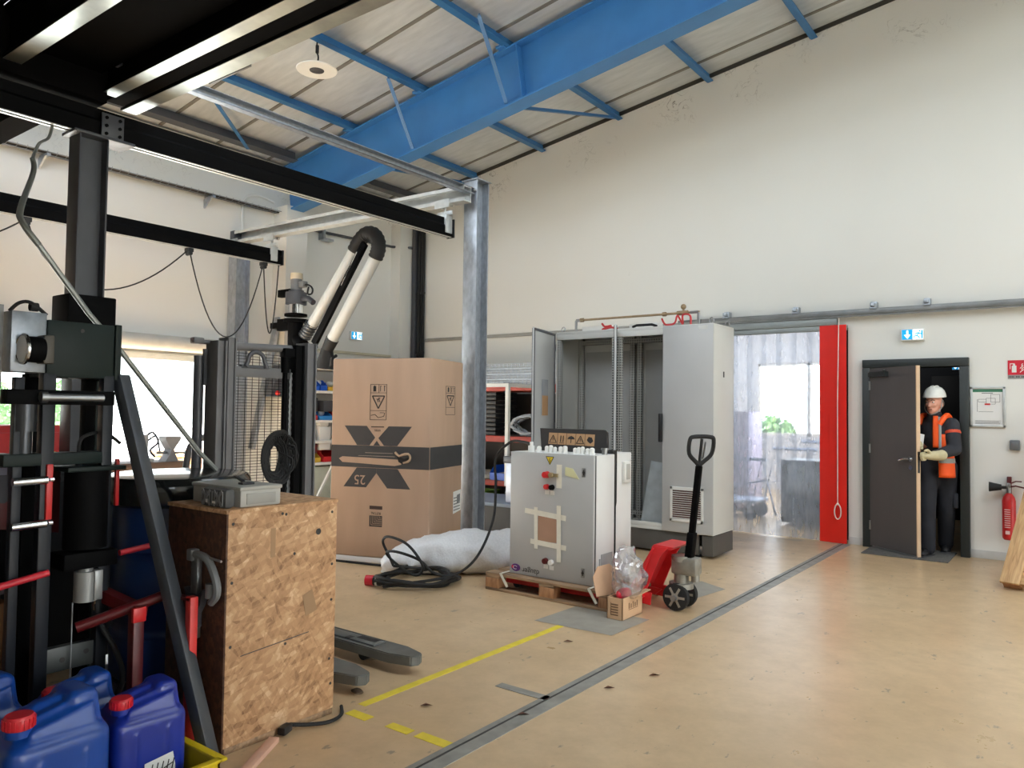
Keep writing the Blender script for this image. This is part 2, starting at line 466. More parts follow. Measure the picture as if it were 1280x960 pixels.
# sloping roof with two long skylight openings, the left one added unseen for even light
w = MB()
def rp(x0, x1, y0, y1, t=.14):
    a = [(x0, y0), (x1, y0), (x1, y1), (x0, y1)]
    lo = [w.bm.verts.new((x, y, rz(x))) for x, y in a]; hi = [w.bm.verts.new((x, y, rz(x) + t)) for x, y in a]
    w.bm.faces.new(lo[::-1]); w.bm.faces.new(hi)
    for i in range(4): w.bm.faces.new((lo[i], lo[(i + 1) % 4], hi[(i + 1) % 4], hi[i]))
SKX0, SKX1, SKY0, SKY1 = .2, 4.6, .6, 6.6
S2X0, S2X1, S2Y0, S2Y1 = -7.6, -1.4, -2., 3.4
rp(-9.6, S2X0, -6, 9.6); rp(S2X1, SKX0, -6, 9.6); rp(S2X0, S2X1, -6, S2Y0); rp(S2X0, S2X1, S2Y1, 9.6); rp(SKX1, 9.3, -6, 9.6); rp(SKX0, SKX1, -6, SKY0); rp(SKX0, SKX1, SKY1, 9.6)
S(w, 'ceiling', ROOF)
for i, y in enumerate([8.9, 8.1, 7.3, 6.5, 5.7, 4.9, 4.1, 3.3, 2.5]):
    m = MB(); m.bar((-9.3, y, rz(-9.3) - .004), (2.4, y, rz(2.4) - .004), .045, .012)
    S(m, 'trim_%d' % (i + 1), RJOINT)
S(MB().prism([(-9.3, rz(-9.3) - .05), (2.4, rz(2.4) - .05), (2.4, rz(2.4)), (-9.3, rz(-9.3))], (0, 9.3, 0), (1, 0, 0), (0, 0, 1), .02), 'trim_10', M('dark wall top gap', (52, 50, 46), .8))
# purlins and blue portal rafter
sl = Vector((1, 0, .153)).normalized()
nrm = Vector((-.153, 0, 1)).normalized()
for x in (-7.75, -6.47, -5.17, -3.85, -2.55, -1.25, .05):
    m = MB(); c = Vector((x, 0, rz(x))) - nrm * .045
    m.bar((x, .5, c.z), (x, 9.3, c.z), .055, .09, up=nrm)
    m.bar((x + .03, .5, c.z - .048), (x + .03, 9.3, c.z - .048), .075, .012, up=nrm)
    S(m, 'purlin', BLUEP)
m = MB(); c = Vector((-8.93, 0, rz(-8.93))) - nrm * .07
m.bar((c.x, -1, c.z), (c.x, 6.66, c.z), .06, .13, up=nrm); m.bar((c.x + .03, -1, c.z - .06), (c.x + .03, 6.66, c.z - .06), .12, .012, up=nrm)
m.bar((c.x, 6.95, c.z), (c.x, 9.3, c.z), .06, .13, up=nrm); m.bar((c.x + .03, 6.95, c.z - .06), (c.x + .03, 9.3, c.z - .06), .12, .012, up=nrm)
S(m, 'eaves_purlin', CHAR)
def rafter(Yc):
    m = MB()
    P = lambda x, d: Vector((x, Yc, rz(x))) - nrm * d
    x0, x1 = -9.25, 2.4
    m.bar(P(x0, .105), P(x1, .105), .22, .02, up=nrm)            # upper flange
    m.bar(P(x0, .76), P(x1, .76), .22, .022, up=nrm)             # lower flange
    m.bar(P(x0, .43), P(x1, .43), .012, .66, up=nrm)             # web
    for x in (-5.05, -1.2):
        m.bar(P(x, .11), P(x, .75), .012, .2, up=(0, 1, 0))
    for x in (-7.75, -6.47, -5.17, -3.85, -2.55):
        for dy in (-.13, .13):
            m.cbox(P(x - .05, .085) + Vector((0, dy, 0)), (.12, .08, .03), bev=.004)
    return S(m, 'rafter', BLUEB)
rafter(6.79)
# angle braces between rafter foot flange and purlins
for (a, b) in [((-6.62, 6.70, rz(-6.62) - .74), (-6.5, 6.15, rz(-6.5) - .1)), ((-5.16, 6.70, rz(-5.16) - .74), (-5.0, 6.0, rz(-5.0) - .1)),
               ((-5.17, 6.9, rz(-5.17) - .72), (-5.17, 9.22, rz(-5.17) - .1)),
               ((-8.9, 5.9, rz(-8.9) - .17), (-8.2, 4.95, rz(-8.2) - .08)), ((-7.75, 6.95, rz(-7.75) - .5), (-7.9, 9.2, rz(-7.9) - .14))]:
    m = MB(); m.bar(a, b, .045, .008); m.bar(Vector(a) + Vector((.0, 0, .018)), Vector(b) + Vector((0, 0, .018)), .008, .036)
    S(m, 'roof_brace', BLUEP)
# pilasters, ledges, baseboards
S(MB().box(XL, -9.0, 6.62, 6.98, 0, 4.35), 'pilaster', WALL)
S(MB().box(XL, -9.08, 8.94, 9.3, 0, 4.6), 'pilaster', WALL)
S(MB().box(XL, -9.25, 6.98, 8.94, 2.33, 2.37, .005), 'trim_11', M('beige ledge', (196, 190, 168), .6))
S(MB().box(-8.8, -4.0, 9.27, 9.3, 2.6, 2.65, .005), 'trim_12', M('grey ledge', (150, 150, 146), .6))
S(MB().box(-.95, 9, 9.285, 9.3, 0, .085, .003), 'baseboard_back', M('pale baseboard', (206, 206, 204), .5))
S(MB().box(-2.15, -1.98, 9.285, 9.3, 0, .085, .003), 'baseboard_back', MATS['pale baseboard'])
m = MB(); m.box(XL - .02, XL + .06, 1.4, 5.82, 2.05, 2.13, .008); m.box(XL - .02, XL + .06, 5.72, 5.82, 0, 2.05, .008); m.box(XL - .02, XL + .06, 1.4, 1.5, 0, 2.05, .008)
S(m, 'door_2', M('white door lining', (226, 228, 222), .5))
m = MB(); m.cyl((XL + .1, 1.4, 2.26), (XL + .1, 5.8, 2.26), .1, seg=24)  # grey cylinder along the wall above the opening
S(m, 'trim_13', M('grey lintel cylinder', (196, 194, 188), .5))
# floor markings
S(MB().box(-2.235, -2.115, .2, 9.24, 0, .003), 'floor_joint', JOINT)
S(MB().box(-2.20, -2.19, .2, 9.24, .003, .005), 'floor_joint', M('black joint crack', (60, 58, 56), .8, var=.3))
S(MB().box(-2.52, -2.2, 3.24, 3.3, 0, .003), 'floor_joint', JOINT)
m = MB(); m.box(-2.9, -2.85, 2.62, 4.42, 0, .002); S(m, 'floor_line', TAPEY)
m = MB(); m.box(-2.86, -2.72, 2.5, 2.56, 0, .002); m.box(-2.6, -2.46, 2.515, 2.57, 0, .002); m.box(-2.42, -2.2, 2.52, 2.58, 0, .002); S(m, 'floor_line', TAPEY)
m = MB(); m.poly([(-3.09, 4.41, .002), (-2.49, 4.44, .002), (-2.47, 4.95, .002), (-3.07, 4.95, .002)]); S(m, 'floor_patch', PLATE)
m = MB(); m.poly([(-2.77, 5.9, .002), (-2.47, 5.72, .002), (-2.40, 6.2, .002), (-2.68, 6.36, .002)]); S(m, 'floor_patch', PLATE)
# ------------------------------------------------------------------ things on and by the back wall
# sliding rail with its brackets
t = thing('sliding_door_rail', 'long grey sliding door rail with clip brackets on the back wall above the doorway', 'rail', (-1.5, 9.2, 2.6))
m = MB(); m.box(-4.2, 3.2, 9.17, 9.225, 2.60, 2.665, .004); m.box(-4.2, 3.2, 9.18, 9.215, 2.585, 2.6); m.build('track', M('dark galvanised track', (128, 130, 130), .45, .6, var=.15), t)
for x in (-3.56, -2.71, -1.86, -1.33, -.2, .9):
    b = MB(); b.box(x - .03, x + .03, 9.2, 9.3, 2.66, 2.74, .004); b.box(x - .035, x + .035, 9.15, 9.24, 2.655, 2.675, .003); b.box(x - .022, x + .022, 9.13, 9.2, 2.68, 2.72, .004)
    b.build('bracket', GALV, t)
# strip curtain
def mat_pvc(name, tint, tr, op):
    m = bpy.data.materials.new(name); m.use_nodes = True; n = m.node_tree; n.nodes.clear(); L = n.links.new
    out = node(n, 'ShaderNodeOutputMaterial')
    t_ = node(n, 'ShaderNodeBsdfTransparent'); t_.inputs['Color'].default_value = tr
    d = node(n, 'ShaderNodeBsdfTranslucent'); d.inputs['Color'].default_value = lin(tint)
    d2 = node(n, 'ShaderNodeBsdfDiffuse'); d2.inputs['Color'].default_value = lin(tint)
    g = node(n, 'ShaderNodeBsdfGlossy'); g.inputs['Roughness'].default_value = .12
    tc = node(n, 'ShaderNodeTexCoord'); nz = node(n, 'ShaderNodeTexNoise'); nz.inputs['Scale'].default_value = 7; nz.inputs['Detail'].default_value = 8
    mp = node(n, 'ShaderNodeMapping'); mp.inputs['Scale'].default_value = (3, 3, .8); L(tc.outputs['Object'], mp.inputs[0]); L(mp.outputs[0], nz.inputs['Vector'])
    bp = node(n, 'ShaderNodeBump'); bp.inputs['Strength'].default_value = .16; bp.inputs['Distance'].default_value = .02; L(nz.outputs['Fac'], bp.inputs['Height'])
    L(bp.outputs[0], g.inputs['Normal'])
    ad = node(n, 'ShaderNodeMixShader'); ad.inputs[0].default_value = .4; L(d.outputs[0], ad.inputs[1]); L(d2.outputs[0], ad.inputs[2])
    r = ramp(n, [(.35, (op * .8,) * 3 + (1,)), (.75, (min(1, op * 1.25),) * 3 + (1,))]); L(nz.outputs['Fac'], r.inputs[0])
    m1 = node(n, 'ShaderNodeMixShader'); L(r.outputs[0], m1.inputs[0]); L(t_.outputs[0], m1.inputs[1]); L(ad.outputs[0], m1.inputs[2])
    fr = node(n, 'ShaderNodeFresnel'); fr.inputs['IOR'].default_value = 1.45; L(bp.outputs[0], fr.inputs['Normal'])
    m2 = node(n, 'ShaderNodeMixShader'); L(fr.outputs[0], m2.inputs[0]); L(m1.outputs[0], m2.inputs[1]); L(g.outputs[0], m2.inputs[2])
    L(m2.outputs[0], out.inputs[0])
    return m
PVC = mat_pvc('clear pvc strip', (222, 230, 242), (.93, .95, .98, 1), .34)
PVCR = M('red pvc strip', (214, 30, 20), .3, var=.03)
t = thing('strip_curtain', 'clear plastic strip curtain with red edge strips hanging in the back doorway', 'curtain', (-3., 9.25, 0))
m = MB(); m.box(-4., -2.25, 9.2, 9.29, 2.5, 2.585, .006); m.box(-4., -2.15, 9.215, 9.27, 2.44, 2.495, .004)
m.build('hanging_rail', M('curtain rail steel', (140, 146, 146), .45, .4), t)
for i in range(9):
    x0 = -4.02 + i * .178
    b = MB(); y = 9.235 + (.012 if i % 2 else 0)
    n_ = 10
    pts = [(x0 + .24 * k / n_, y + .006 * math.sin(k / n_ * math.pi)) for k in range(n_ + 1)]
    A = [[b.bm.verts.new((px + .004 * math.sin(z * 3 + i), py + .006 * noise.noise(Vector((px * 2, i, z * 1.5))), z)) for px, py in pts] for z in [.015 + 2.43 * q / 16 for q in range(17)]]
    for q in range(16):
        for k in range(n_): b.bm.faces.new((A[q][k], A[q][k + 1], A[q + 1][k + 1], A[q + 1][k]))
    b.build('strip', PVC, t)
for i, (x0, x1) in enumerate([(-2.44, -2.27), (-2.33, -2.145)]):
    b = MB(); b.box(x0, x1, 9.205 - .012 * i, 9.209 - .012 * i, .012, 2.5); b.build('strip', PVCR, t, label='red edge strip')
m = MB(); m.tube([(-2.22, 9.17, 2.58), (-2.235, 9.165, 1.6), (-2.235, 9.165, .46)], .006, seg=6)
loop = [(-2.235 + .035 * math.sin(a), 9.165, .37 - .085 * math.cos(a) * (1.0 if math.cos(a) > 0 else 1.0)) for a in [k * 2 * math.pi / 20 for k in range(20)]]
m.tube(loop, .007, seg=6, closed=True); m.ball((-2.235, 9.165, .458), .014, 8)
m.build('pull_cord', M('white rope', (226, 214, 204), .7), label='white pull cord ending in a loop in front of the red curtain strips', cat='cord')
# door with frame
m = MB(); m.box(-1.985, -1.90, 9.22, 9.5, 0, 1.998, .004); m.box(-1.035, -.95, 9.22, 9.5, 0, 1.998, .004); m.box(-1.985, -.95, 9.22, 9.5, 2.0, 2.09, .004)
df = S(m, 'door_1', DFRAME)
hx, hy = -1.90, 9.24; ex, ey = -1.362, 8.80
dv = Vector((ex - hx, ey - hy, 0)); dl = dv.length; dv.normalize(); dn = Vector((-dv.y, dv.x, 0))
m = MB(); m.bar((hx, hy, 1.005), (ex, ey, 1.005), .04, 1.97)
leaf = m.build('door_leaf', DOORW, df)
m = MB(); e = Vector((ex, ey, 0)) + dv * .004; m.bar((e.x, e.y, .02), (e.x, e.y, 1.99), .042, .012, up=dv); m.build('leaf_edging', M('raw beech edging', (214, 184, 152), .6, var=.05), leaf)
fp = lambda s, off, z: Vector((hx, hy, z)) + dv * s - dn * off
m = MB(); a = fp(dl - .07, .02, 1.02); m.cyl(a, fp(dl - .07, .065, 1.02), .011); m.tube([fp(dl - .07, .06, 1.02), fp(dl - .12, .065, 1.018), fp(dl - .2, .06, .995)], .010, smooth=4)
m.cyl(fp(dl - .07, .019, 1.02), fp(dl - .07, .03, 1.02), .027); m.cyl(fp(dl - .07, .019, .93), fp(dl - .07, .032, .93), .025)
m.build('door_handle', CHROME, leaf)
m = MB(); e2 = Vector((ex, ey, 0)) + dv * .012; m.bar((e2.x, e2.y, .88), (e2.x, e2.y, 1.1), .022, .004, up=dv); m.build('lock_plate', PLASTB, leaf)
m = MB(); m.bar(fp(.04, .045, 1.92), fp(.3, .045, 1.92), .05, .055); m.bar(fp(.28, .06, 1.955), Vector((-1.72, 9.2, 1.99)), .02, .012); m.build('door_closer', DFRAME, df)
m = MB(); m.bar(fp(0.05, .022, .015), fp(dl + .01, .022, .015), .006, .03); m.build('drip_bar', STEEL, leaf)
for z in (.25, 1.1, 1.8):
    m = MB(); m.cyl((hx - .005, hy - .03, z - .05), (hx - .005, hy - .03, z + .05), .011, seg=10); m.build('hinge', STEEL, df)
m = MB(); m.box(-1.9, -1.09, 8.74, 9.42, .001, .012, .003); m.build('doormat', M('grey ribbed doormat', (92, 90, 86), .9, var=.25, scale=40, bump=.5), label='grey doormat lying in the open doorway', cat='mat')
# dark passage behind the door
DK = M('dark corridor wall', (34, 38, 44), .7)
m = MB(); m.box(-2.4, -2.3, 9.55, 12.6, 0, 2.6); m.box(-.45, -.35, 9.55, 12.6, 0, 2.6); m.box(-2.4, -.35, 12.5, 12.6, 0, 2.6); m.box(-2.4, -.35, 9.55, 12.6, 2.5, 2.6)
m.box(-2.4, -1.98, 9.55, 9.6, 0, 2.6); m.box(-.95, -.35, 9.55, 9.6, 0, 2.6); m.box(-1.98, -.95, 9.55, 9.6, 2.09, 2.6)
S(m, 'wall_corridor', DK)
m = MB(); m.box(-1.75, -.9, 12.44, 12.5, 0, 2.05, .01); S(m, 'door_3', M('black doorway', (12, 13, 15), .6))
# exit signs
EXB = M('exit sign blue green', (10, 142, 200), .4, var=.02, emit=1.1)
EXW = M('exit sign white light', (240, 250, 255), .4, var=.01, emit=1.5)
def exit_sign(o, u, w_, h_, label, depth=.05):
    u = Vector(u); n_ = u.cross(Vector((0, 0, 1))); o = Vector(o)
    t = thing('exit_sign', label, 'sign', o)
    q = lambda a, b, c=0.: o + u * a + Vector((0, 0, b)) + n_ * c
    m = MB(); rot = Matrix((u, n_, Vector((0, 0, 1)))).transposed()
    m.cbox(q(w_ / 2, h_ / 2, depth / 2), (w_, depth, h_), rot, .006); m.build('housing', WHITE, t)
    def panel(poly, name, mt, d):
        b = MB(); b.prism([(a * w_, c * h_) for a, c in poly], q(0, 0, depth + d), u, (0, 0, 1), .0012); return b.build(name, mt, t)
    panel([(.04, .1), (.5, .1), (.5, .92), (.04, .92)], 'arrow_panel', EXB, .0005)
    panel([(.52, .1), (.96, .1), (.96, .92), (.52, .92)], 'figure_panel', EXW, .0005)
    panel([(.24, .85), (.32, .85), (.32, .5), (.42, .5), (.28, .16), (.13, .5), (.24, .5)], 'arrow', EXW, .002)
    b = MB()
    for pts in ([(.78, .68), (.70, .42), (.60, .38), (.55, .24)], [(.70, .42), (.78, .3), (.82, .16)], [(.77, .64), (.68, .62), (.62, .5)], [(.77, .64), (.84, .55), (.9, .58)]):
        b.tube([q(a * w_, c * h_, depth + .002) for a, c in pts], h_ * .05, seg=5)
    b.ball(q(.81 * w_, .8 * h_, depth + .002), h_ * .07, 8); b.prism([(.88 * w_, .14 * h_), (.95 * w_, .14 * h_), (.95 * w_, .86 * h_), (.88 * w_, .86 * h_)], q(0, 0, depth + .0015), u, (0, 0, 1), .001)
    b.build('running_figure', EXB, t)
    return t
exit_sign((-1.59, 9.3, 2.29), (1, 0, 0), .225, .13, 'lit exit sign with arrow and running figure above the dark door', .06)
# evacuation plan
t = thing('evacuation_plan', 'silver framed evacuation plan on the wall beside the door frame', 'notice', (-.785, 9.29, 1.36))
m = MB(); m.box(-.945, -.63, 9.272, 9.3, 1.36, 1.385, .004); m.box(-.945, -.63, 9.272, 9.3, 1.755, 1.78, .004); m.box(-.945, -.92, 9.272, 9.3, 1.36, 1.78, .004); m.box(-.655, -.63, 9.272, 9.3, 1.36, 1.78, .004)
m.build('frame', GALVB, t)
sh = MB().box(-.925, -.65, 9.285, 9.299, 1.38, 1.76).build('sheet', PAPER, t)
b = MB(); b.box(-.92, -.655, 9.2838, 9.285, 1.725, 1.757); b.build('header_bar', M('green header', (60, 120, 92), .6), sh)
b = MB()
for x0, x1, z0, z1 in [(-.87, -.8, 1.62, 1.65), (-.8, -.72, 1.60, 1.66), (-.76, -.68, 1.62, 1.70), (-.88, -.88, 1.52, 1.65), (-.87, -.74, 1.52, 1.52)]:
    for s0, s1 in (((x0, z0), (x1, z0)), ((x1, z0), (x1, z1)), ((x1, z1), (x0, z1)), ((x0, z1), (x0, z0))):
        if s0 != s1: b.bar((s0[0], 9.2845, s0[1]), (s1[0], 9.2845, s1[1]), .001, .003)
for z in (1.395, 1.405, 1.415, 1.425): b.box(-.9, -.67 - .03 * random.random(), 9.2838, 9.285, z, z + .003)
b.box(-.84, -.74, 9.2838, 9.285, 1.71, 1.716)
b.build('plan_lines', INK, sh)
b = MB(); b.box(-.815, -.765, 9.2835, 9.285, 1.59, 1.607); b.build('red_marker', RED, sh)
# extinguisher sign
t = thing('extinguisher_sign', 'red extinguisher pictogram sign on the wall over the switch box', 'sign', (-.54, 9.3, 1.86))
m = MB(); m.box(-.61, -.455, 9.295, 9.3, 1.9, 2.05); m.build('red_panel', M('sign red', (196, 22, 48), .5, var=.02), t)
b = MB(); b.box(-.575, -.535, 9.2935, 9.295, 1.925, 1.995, .008); b.box(-.564, -.546, 9.2935, 9.295, 1.99, 2.01); b.box(-.59, -.55, 9.2935, 9.295, 2.01, 2.018); b.box(-.592, -.586, 9.2935, 9.295, 1.96, 2.018)
for k in range(4): b.tube([(-.505 + .02 * (k % 2), 9.294, 1.925 + .02 * k), (-.49, 9.294, 1.94 + .02 * k), (-.47 - .004 * k, 9.294, 1.955 + .02 * k)], .004, seg=5)
b.build('pictogram', WHITE, t)
b = MB(); b.box(-.61, -.455, 9.295, 9.3, 1.86, 1.9); b.build('caption_strip', M('sign grey strip', (150, 150, 148), .5), t)
b = MB(); [b.box(-.6 + .012 * k, -.6 + .012 * k + .007, 9.2938, 9.295, 1.872, 1.888) for k in range(12) if k not in (4, 8)]; b.build('caption', INKG, t)
m = MB(); m.box(-.6, -.51, 9.245, 9.3, 1.13, 1.235, .012); t = m.build('switch_box', M('grey switch plastic', (104, 108, 112), .5), label='small grey switch box fixed on the wall above the extinguisher', cat='switch')
MB().box(-.58, -.53, 9.238, 9.247, 1.155, 1.21, .004).build('rocker', MGREY, t)
# fire extinguisher
t = thing('fire_extinguisher', 'red fire extinguisher with black horn hanging on the wall behind the pallet', 'extinguisher', (-.6, 9.2, .23))
cx_, cy_ = -.605, 9.2
MB().lathe([(.045, .23), (.058, .245), (.06, .27), (.06, .62), (.05, .66), (.03, .69), (.018, .70)], (cx_, cy_, 0)).build('cylinder', RED, t)
b = MB(); [b.cbox((cx_ - .01, cy_ - .0605, .36 + .022 * k), (.05, .003, .008)) for k in range(9)]; b.box(cx_ - .028, cx_ + .01, cy_ - .063, cy_ - .058, .29, .325); b.build('print', M('extinguisher print', (226, 190, 190), .6), t)
b = MB(); b.cyl((cx_, cy_, .70), (cx_, cy_, .76), .02); b.box(cx_ - .016, cx_ + .016, cy_ - .02, cy_ + .02, .75, .8, .004); b.build('valve', STEEL, t)
b = MB(); b.tube([(cx_, cy_, .76), (cx_ + .06, cy_ - .01, .775), (cx_ + .13, cy_ - .02, .76)], .008, seg=6); b.tube([(cx_, cy_, .79), (cx_ + .06, cy_, .82), (cx_ + .11, cy_, .82)], .007, seg=6); b.build('lever', DRED, t)
b = MB(); b.cyl((cx_ - .02, cy_ - .01, .755), (cx_ - .07, cy_ - .015, .755), .016); b.cyl((cx_ - .06, cy_ - .015, .755), (cx_ - .17, cy_ - .02, .755), .028, .05); b.build('horn', BLACKM, t)
MB().box(cx_ - .02, cx_ + .02, cy_ + .05, 9.3, .5, .86, .004).build('bracket', DRED, t)
# leaning pallet at the right edge
t = thing('leaning_pallet', 'wooden pallet leaning against the back wall beside the fire extinguisher', 'pallet', (-.5, 7.78, 0), -.22, local=True)
a0 = Vector((.5, 0, 0.01)); a1 = Vector((.5, 1.34, 1.45)); dd = (a1 - a0).normalized(); nn = Vector((0, -dd.z, dd.y))
def lb(x, w_, th, off, name, s0=0., s1=1., mt=PALWZ):
    b = MB(); b.bar(Vector((x, 0, 0)) + a0 + (a1 - a0) * s0 + nn * off, Vector((x, 0, 0)) + a0 + (a1 - a0) * s1 + nn * off, w_, th, up=nn, bev=.004); b.build(name, mt, t)
for x in (-.5, .1, .7): lb(x, .145, .024, .075, 'face_board')
for x in (-.5, .1, .7): lb(x, .145, .024, -.05, 'back_board')
for s in (.04, .26, .5, .74, .96):
    b = MB(); c = a0 + (a1 - a0) * s; b.bar(c + Vector((-.57, 0, 0)) + nn * .05, c + Vector((.77, 0, 0)) + nn * .05, .12, .024, up=nn, bev=.003); b.build('cross_board', PALW, t)
for x in (-.5, .1, .7):
    for s in (.05, .5, .95):
        b = MB(); c = a0 + (a1 - a0) * s + Vector((x, 0, 0)); b.bar(c - dd * .07 + nn * .0, c + dd * .07 + nn * .0, .14, .078, up=nn, bev=.003); b.build('block', BLOCK, t)
# vertical cable ducts in the corner
m = MB(); m.box(-9.06, -8.98, 9.2, 9.3, 0, 4.75, .006); m.build('cable_duct', CHAR, label='dark flat cable duct rising in the room corner', cat='duct')
for k, (x, r_) in enumerate([(-8.93, .03), (-8.86, .022), (-8.82, .016)]):
    m = MB(); m.tube([(x, 9.26, .0), (x + .01, 9.25, 1.5), (x - .008, 9.26, 3.0), (x, 9.25, 4.7)], r_, seg=8, smooth=6)
    for z in (1.2, 2.4, 3.4): m.cyl((x, 9.25, z), (x, 9.25, z + .04), r_ * 1.35, seg=8)
    m.build('cable_pipe', BLACKM, label=['thick black cable pipe next to the corner duct', 'middle black cable pipe in the room corner', 'thin black cable pipe furthest from the corner duct'][k], cat='pipe', group='corner cable pipes')
# ------------------------------------------------------------------ the next room, seen through the strip curtain
R2W = M('next room wall', (206, 208, 214), .6)
m = MB(); m.box(-8.2, -8., 9.55, 15.2, 0, 4.2); m.box(-2.5, -2.4, 9.55, 15.2, 0, 4.2)
m.box(-8.2, -5.15, 15, 15.2, 0, 4.2); m.box(-5.15, -2.4, 15, 15.2, 0, 1.05); m.box(-3.2, -2.4, 15, 15.2, 1.05, 4.2); m.box(-5.15, -3.2, 15, 15.2, 2.45, 4.2)
S(m, 'wall_next_room', R2W)
m = MB(); m.box(-8.2, -2.4, 9.55, 11.4, 4.0, 4.2); m.box(-8.2, -2.4, 13.4, 15.2, 4., 4.2); m.box(-8.2, -7.2, 11.4, 13.4, 4., 4.2); S(m, 'ceiling_next_room', R2W)  # roof gap added out of view to brighten the next room
m = MB(); 
for z in (1.05, 2.41): m.box(-5.15, -3.2, 15.0, 15.08, z, z + .05)
for x in (-5.15, -4.2, -3.25): m.box(x, x + .05, 15., 15.08, 1.05, 2.45)
S(m, 'window_1', WHITE)
t = thing('glass_front_cabinet', 'grey glass fronted cabinet standing just beyond the clear curtain strips', 'cabinet', (-3.0, 10.6, 0))
cb = (118, 124, 130)
CG = M('grey cabinet', cb, .4); GL = M('dark cabinet glass', (70, 78, 86), .1, spec=.8)
m = MB(); m.box(-3.22, -2.55, 10.3, 10.9, .04, .86, .005); m.build('body', CG, t)
m = MB()
for z0, z1 in ((.04, .10), (.40, .46), (.80, .86)): m.box(-3.22, -2.55, 10.28, 10.3, z0, z1)
m.box(-3.22, -3.14, 10.28, 10.3, .04, .86); m.box(-2.63, -2.55, 10.28, 10.3, .04, .86); m.build('door_frame', M('cabinet frame', (92, 98, 104), .4), t)
MB().box(-3.14, -2.63, 10.292, 10.299, .10, .40).build('glass', GL, t); MB().box(-3.14, -2.63, 10.292, 10.299, .46, .80).build('glass', M('pale cabinet glass', (140, 148, 152), .1, spec=.8), t)
MB().cyl((-2.72, 10.26, .7), (-2.72, 10.29, .7), .018, seg=10).build('lock', CHROME, t)
t = thing('tall_locker', 'tall purple grey locker behind the left curtain strips', 'locker', (-4.4, 11.6, 0))
m = MB(); m.box(-4.75, -4.02, 11.3, 11.9, .03, 1.5, .008); m.build('body', M('purple grey', (150, 144, 160), .5), t)
m = MB(); m.box(-4.73, -4.40, 11.285, 11.3, .06, 1.48, .004); m.build('door', M('purple grey door', (158, 152, 168), .5), t); m = MB(); m.box(-4.37, -4.04, 11.285, 11.3, .06, 1.48, .004); m.build('door', MATS['purple grey door'], t)
t = thing('platform_trolley', 'low platform trolley with dark wheels behind the curtain strips', 'trolley', (-4.0, 10.75, 0))
m = MB(); m.box(-4.3, -3.62, 10.45, 11.0, .22, .27, .01); m.build('deck', M('pale blue deck', (170, 184, 206), .3), t)
for x in (-4.2, -3.72):
    for y in (10.5, 10.95):
        m = MB(); m.cyl((x, y - .02, .1), (x, y + .02, .1), .1); m.build('wheel', BLACKM, t)
        m = MB(); m.box(x - .02, x + .02, y - .035, y - .025, .1, .23); m.box(x - .02, x + .02, y + .025, y + .035, .1, .23); m.build('fork', STEEL, t)
for i, (x, y) in enumerate([(-4.05, 11.05), (-3.75, 12.6), (-3.5, 13.4)]):
    t = thing('bicycle_rack' if 0 else 'tube_trestle', ['grey tube trestle behind the trolley beyond the curtain', 'second tube trestle further into the next room', 'furthest tube trestle under the next room window'][i], 'trestle', (x, y, 0), group='tube trestles in the next room')
    for dx in (-.3, .3):
        m = MB(); m.tube([(x + dx - .18, y, 0), (x + dx, y + .05, .8 + .1 * i), (x + dx + .18, y + .1, 0)], .018, seg=6); m.build('leg', M('blue grey tube', (112, 124, 142), .4), t)
    m = MB(); m.tube([(x - .36, y + .05, .8 + .1 * i), (x + .36, y + .05, .8 + .1 * i)], .025, seg=8); m.tube([(x - .35, y + .04, .35), (x + .35, y + .04, .5)], .014, seg=6); m.build('top_bar', MATS['blue grey tube'], t)
# ------------------------------------------------------------------ outdoors, seen through the left doorway and the window
def leafy(name, c, h, r, label, seed, mt, trunkm):
    rnd = random.Random(seed)
    t = thing(name, label, 'tree', c, group='trees in the yard')
    m = MB(); m.tube([(c[0], c[1], -.06), (c[0] + .05, c[1], h * .3), (c[0], c[1] + .1, h * .75)], [.09, .07, .05], seg=8); m.build('trunk', trunkm, t)
    m = MB()
    for k in range(1300):
        a = rnd.uniform(0, 6.283); e = rnd.uniform(-1, 1); q = (rnd.random() ** .4) * r
        p = Vector((c[0] + math.cos(a) * math.sqrt(1 - e * e) * q, c[1] + math.sin(a) * math.sqrt(1 - e * e) * q, h * .66 + e * q * .8))
        s = rnd.uniform(.05, .11); d1 = Vector((rnd.uniform(-1, 1), rnd.uniform(-1, 1), rnd.uniform(-1, 1))).normalized(); d2 = d1.orthogonal().normalized()
        m.poly([p + d1 * s, p + d2 * s * .6, p - d1 * s, p - d2 * s * .6])
    m.build('foliage', mt, t)
LEAF = M('leaf green', (120, 158, 108), .6, var=.35, scale=4); BARK = M('bark', (86, 70, 54), .9)
for i, (x, y, h, r) in enumerate([(-19, 6.3, 1.9, .9), (-19.6, 8.1, 2.1, .9), (-20, 4.4, 2.0, .9)]):
    leafy('yard_tree', (x, y, -.06), h, r, ['low green tree in the yard seen left of the press legs', 'low green tree in the yard seen between the press legs', 'low green tree in the yard furthest left'][i], i, LEAF, BARK)
leafy('yard_tree', (-6.15, 19, -.4), 1.5, .5, 'green tree outside the next room window', 9, LEAF, BARK)
t = thing('brick_wall_stack', 'orange brown stack of timber boards outside the open doorway', 'timber', (-14, 9, -.06))
for k in range(6):
    m = MB(); m.box(-14.5, -13.5, 7.9 - .05 * k, 10.6, -.06 + .115 * k, .04 + .115 * k, .01); m.build('timber_layer', M('orange timber', (196, 132, 84), .7, var=.12), t)
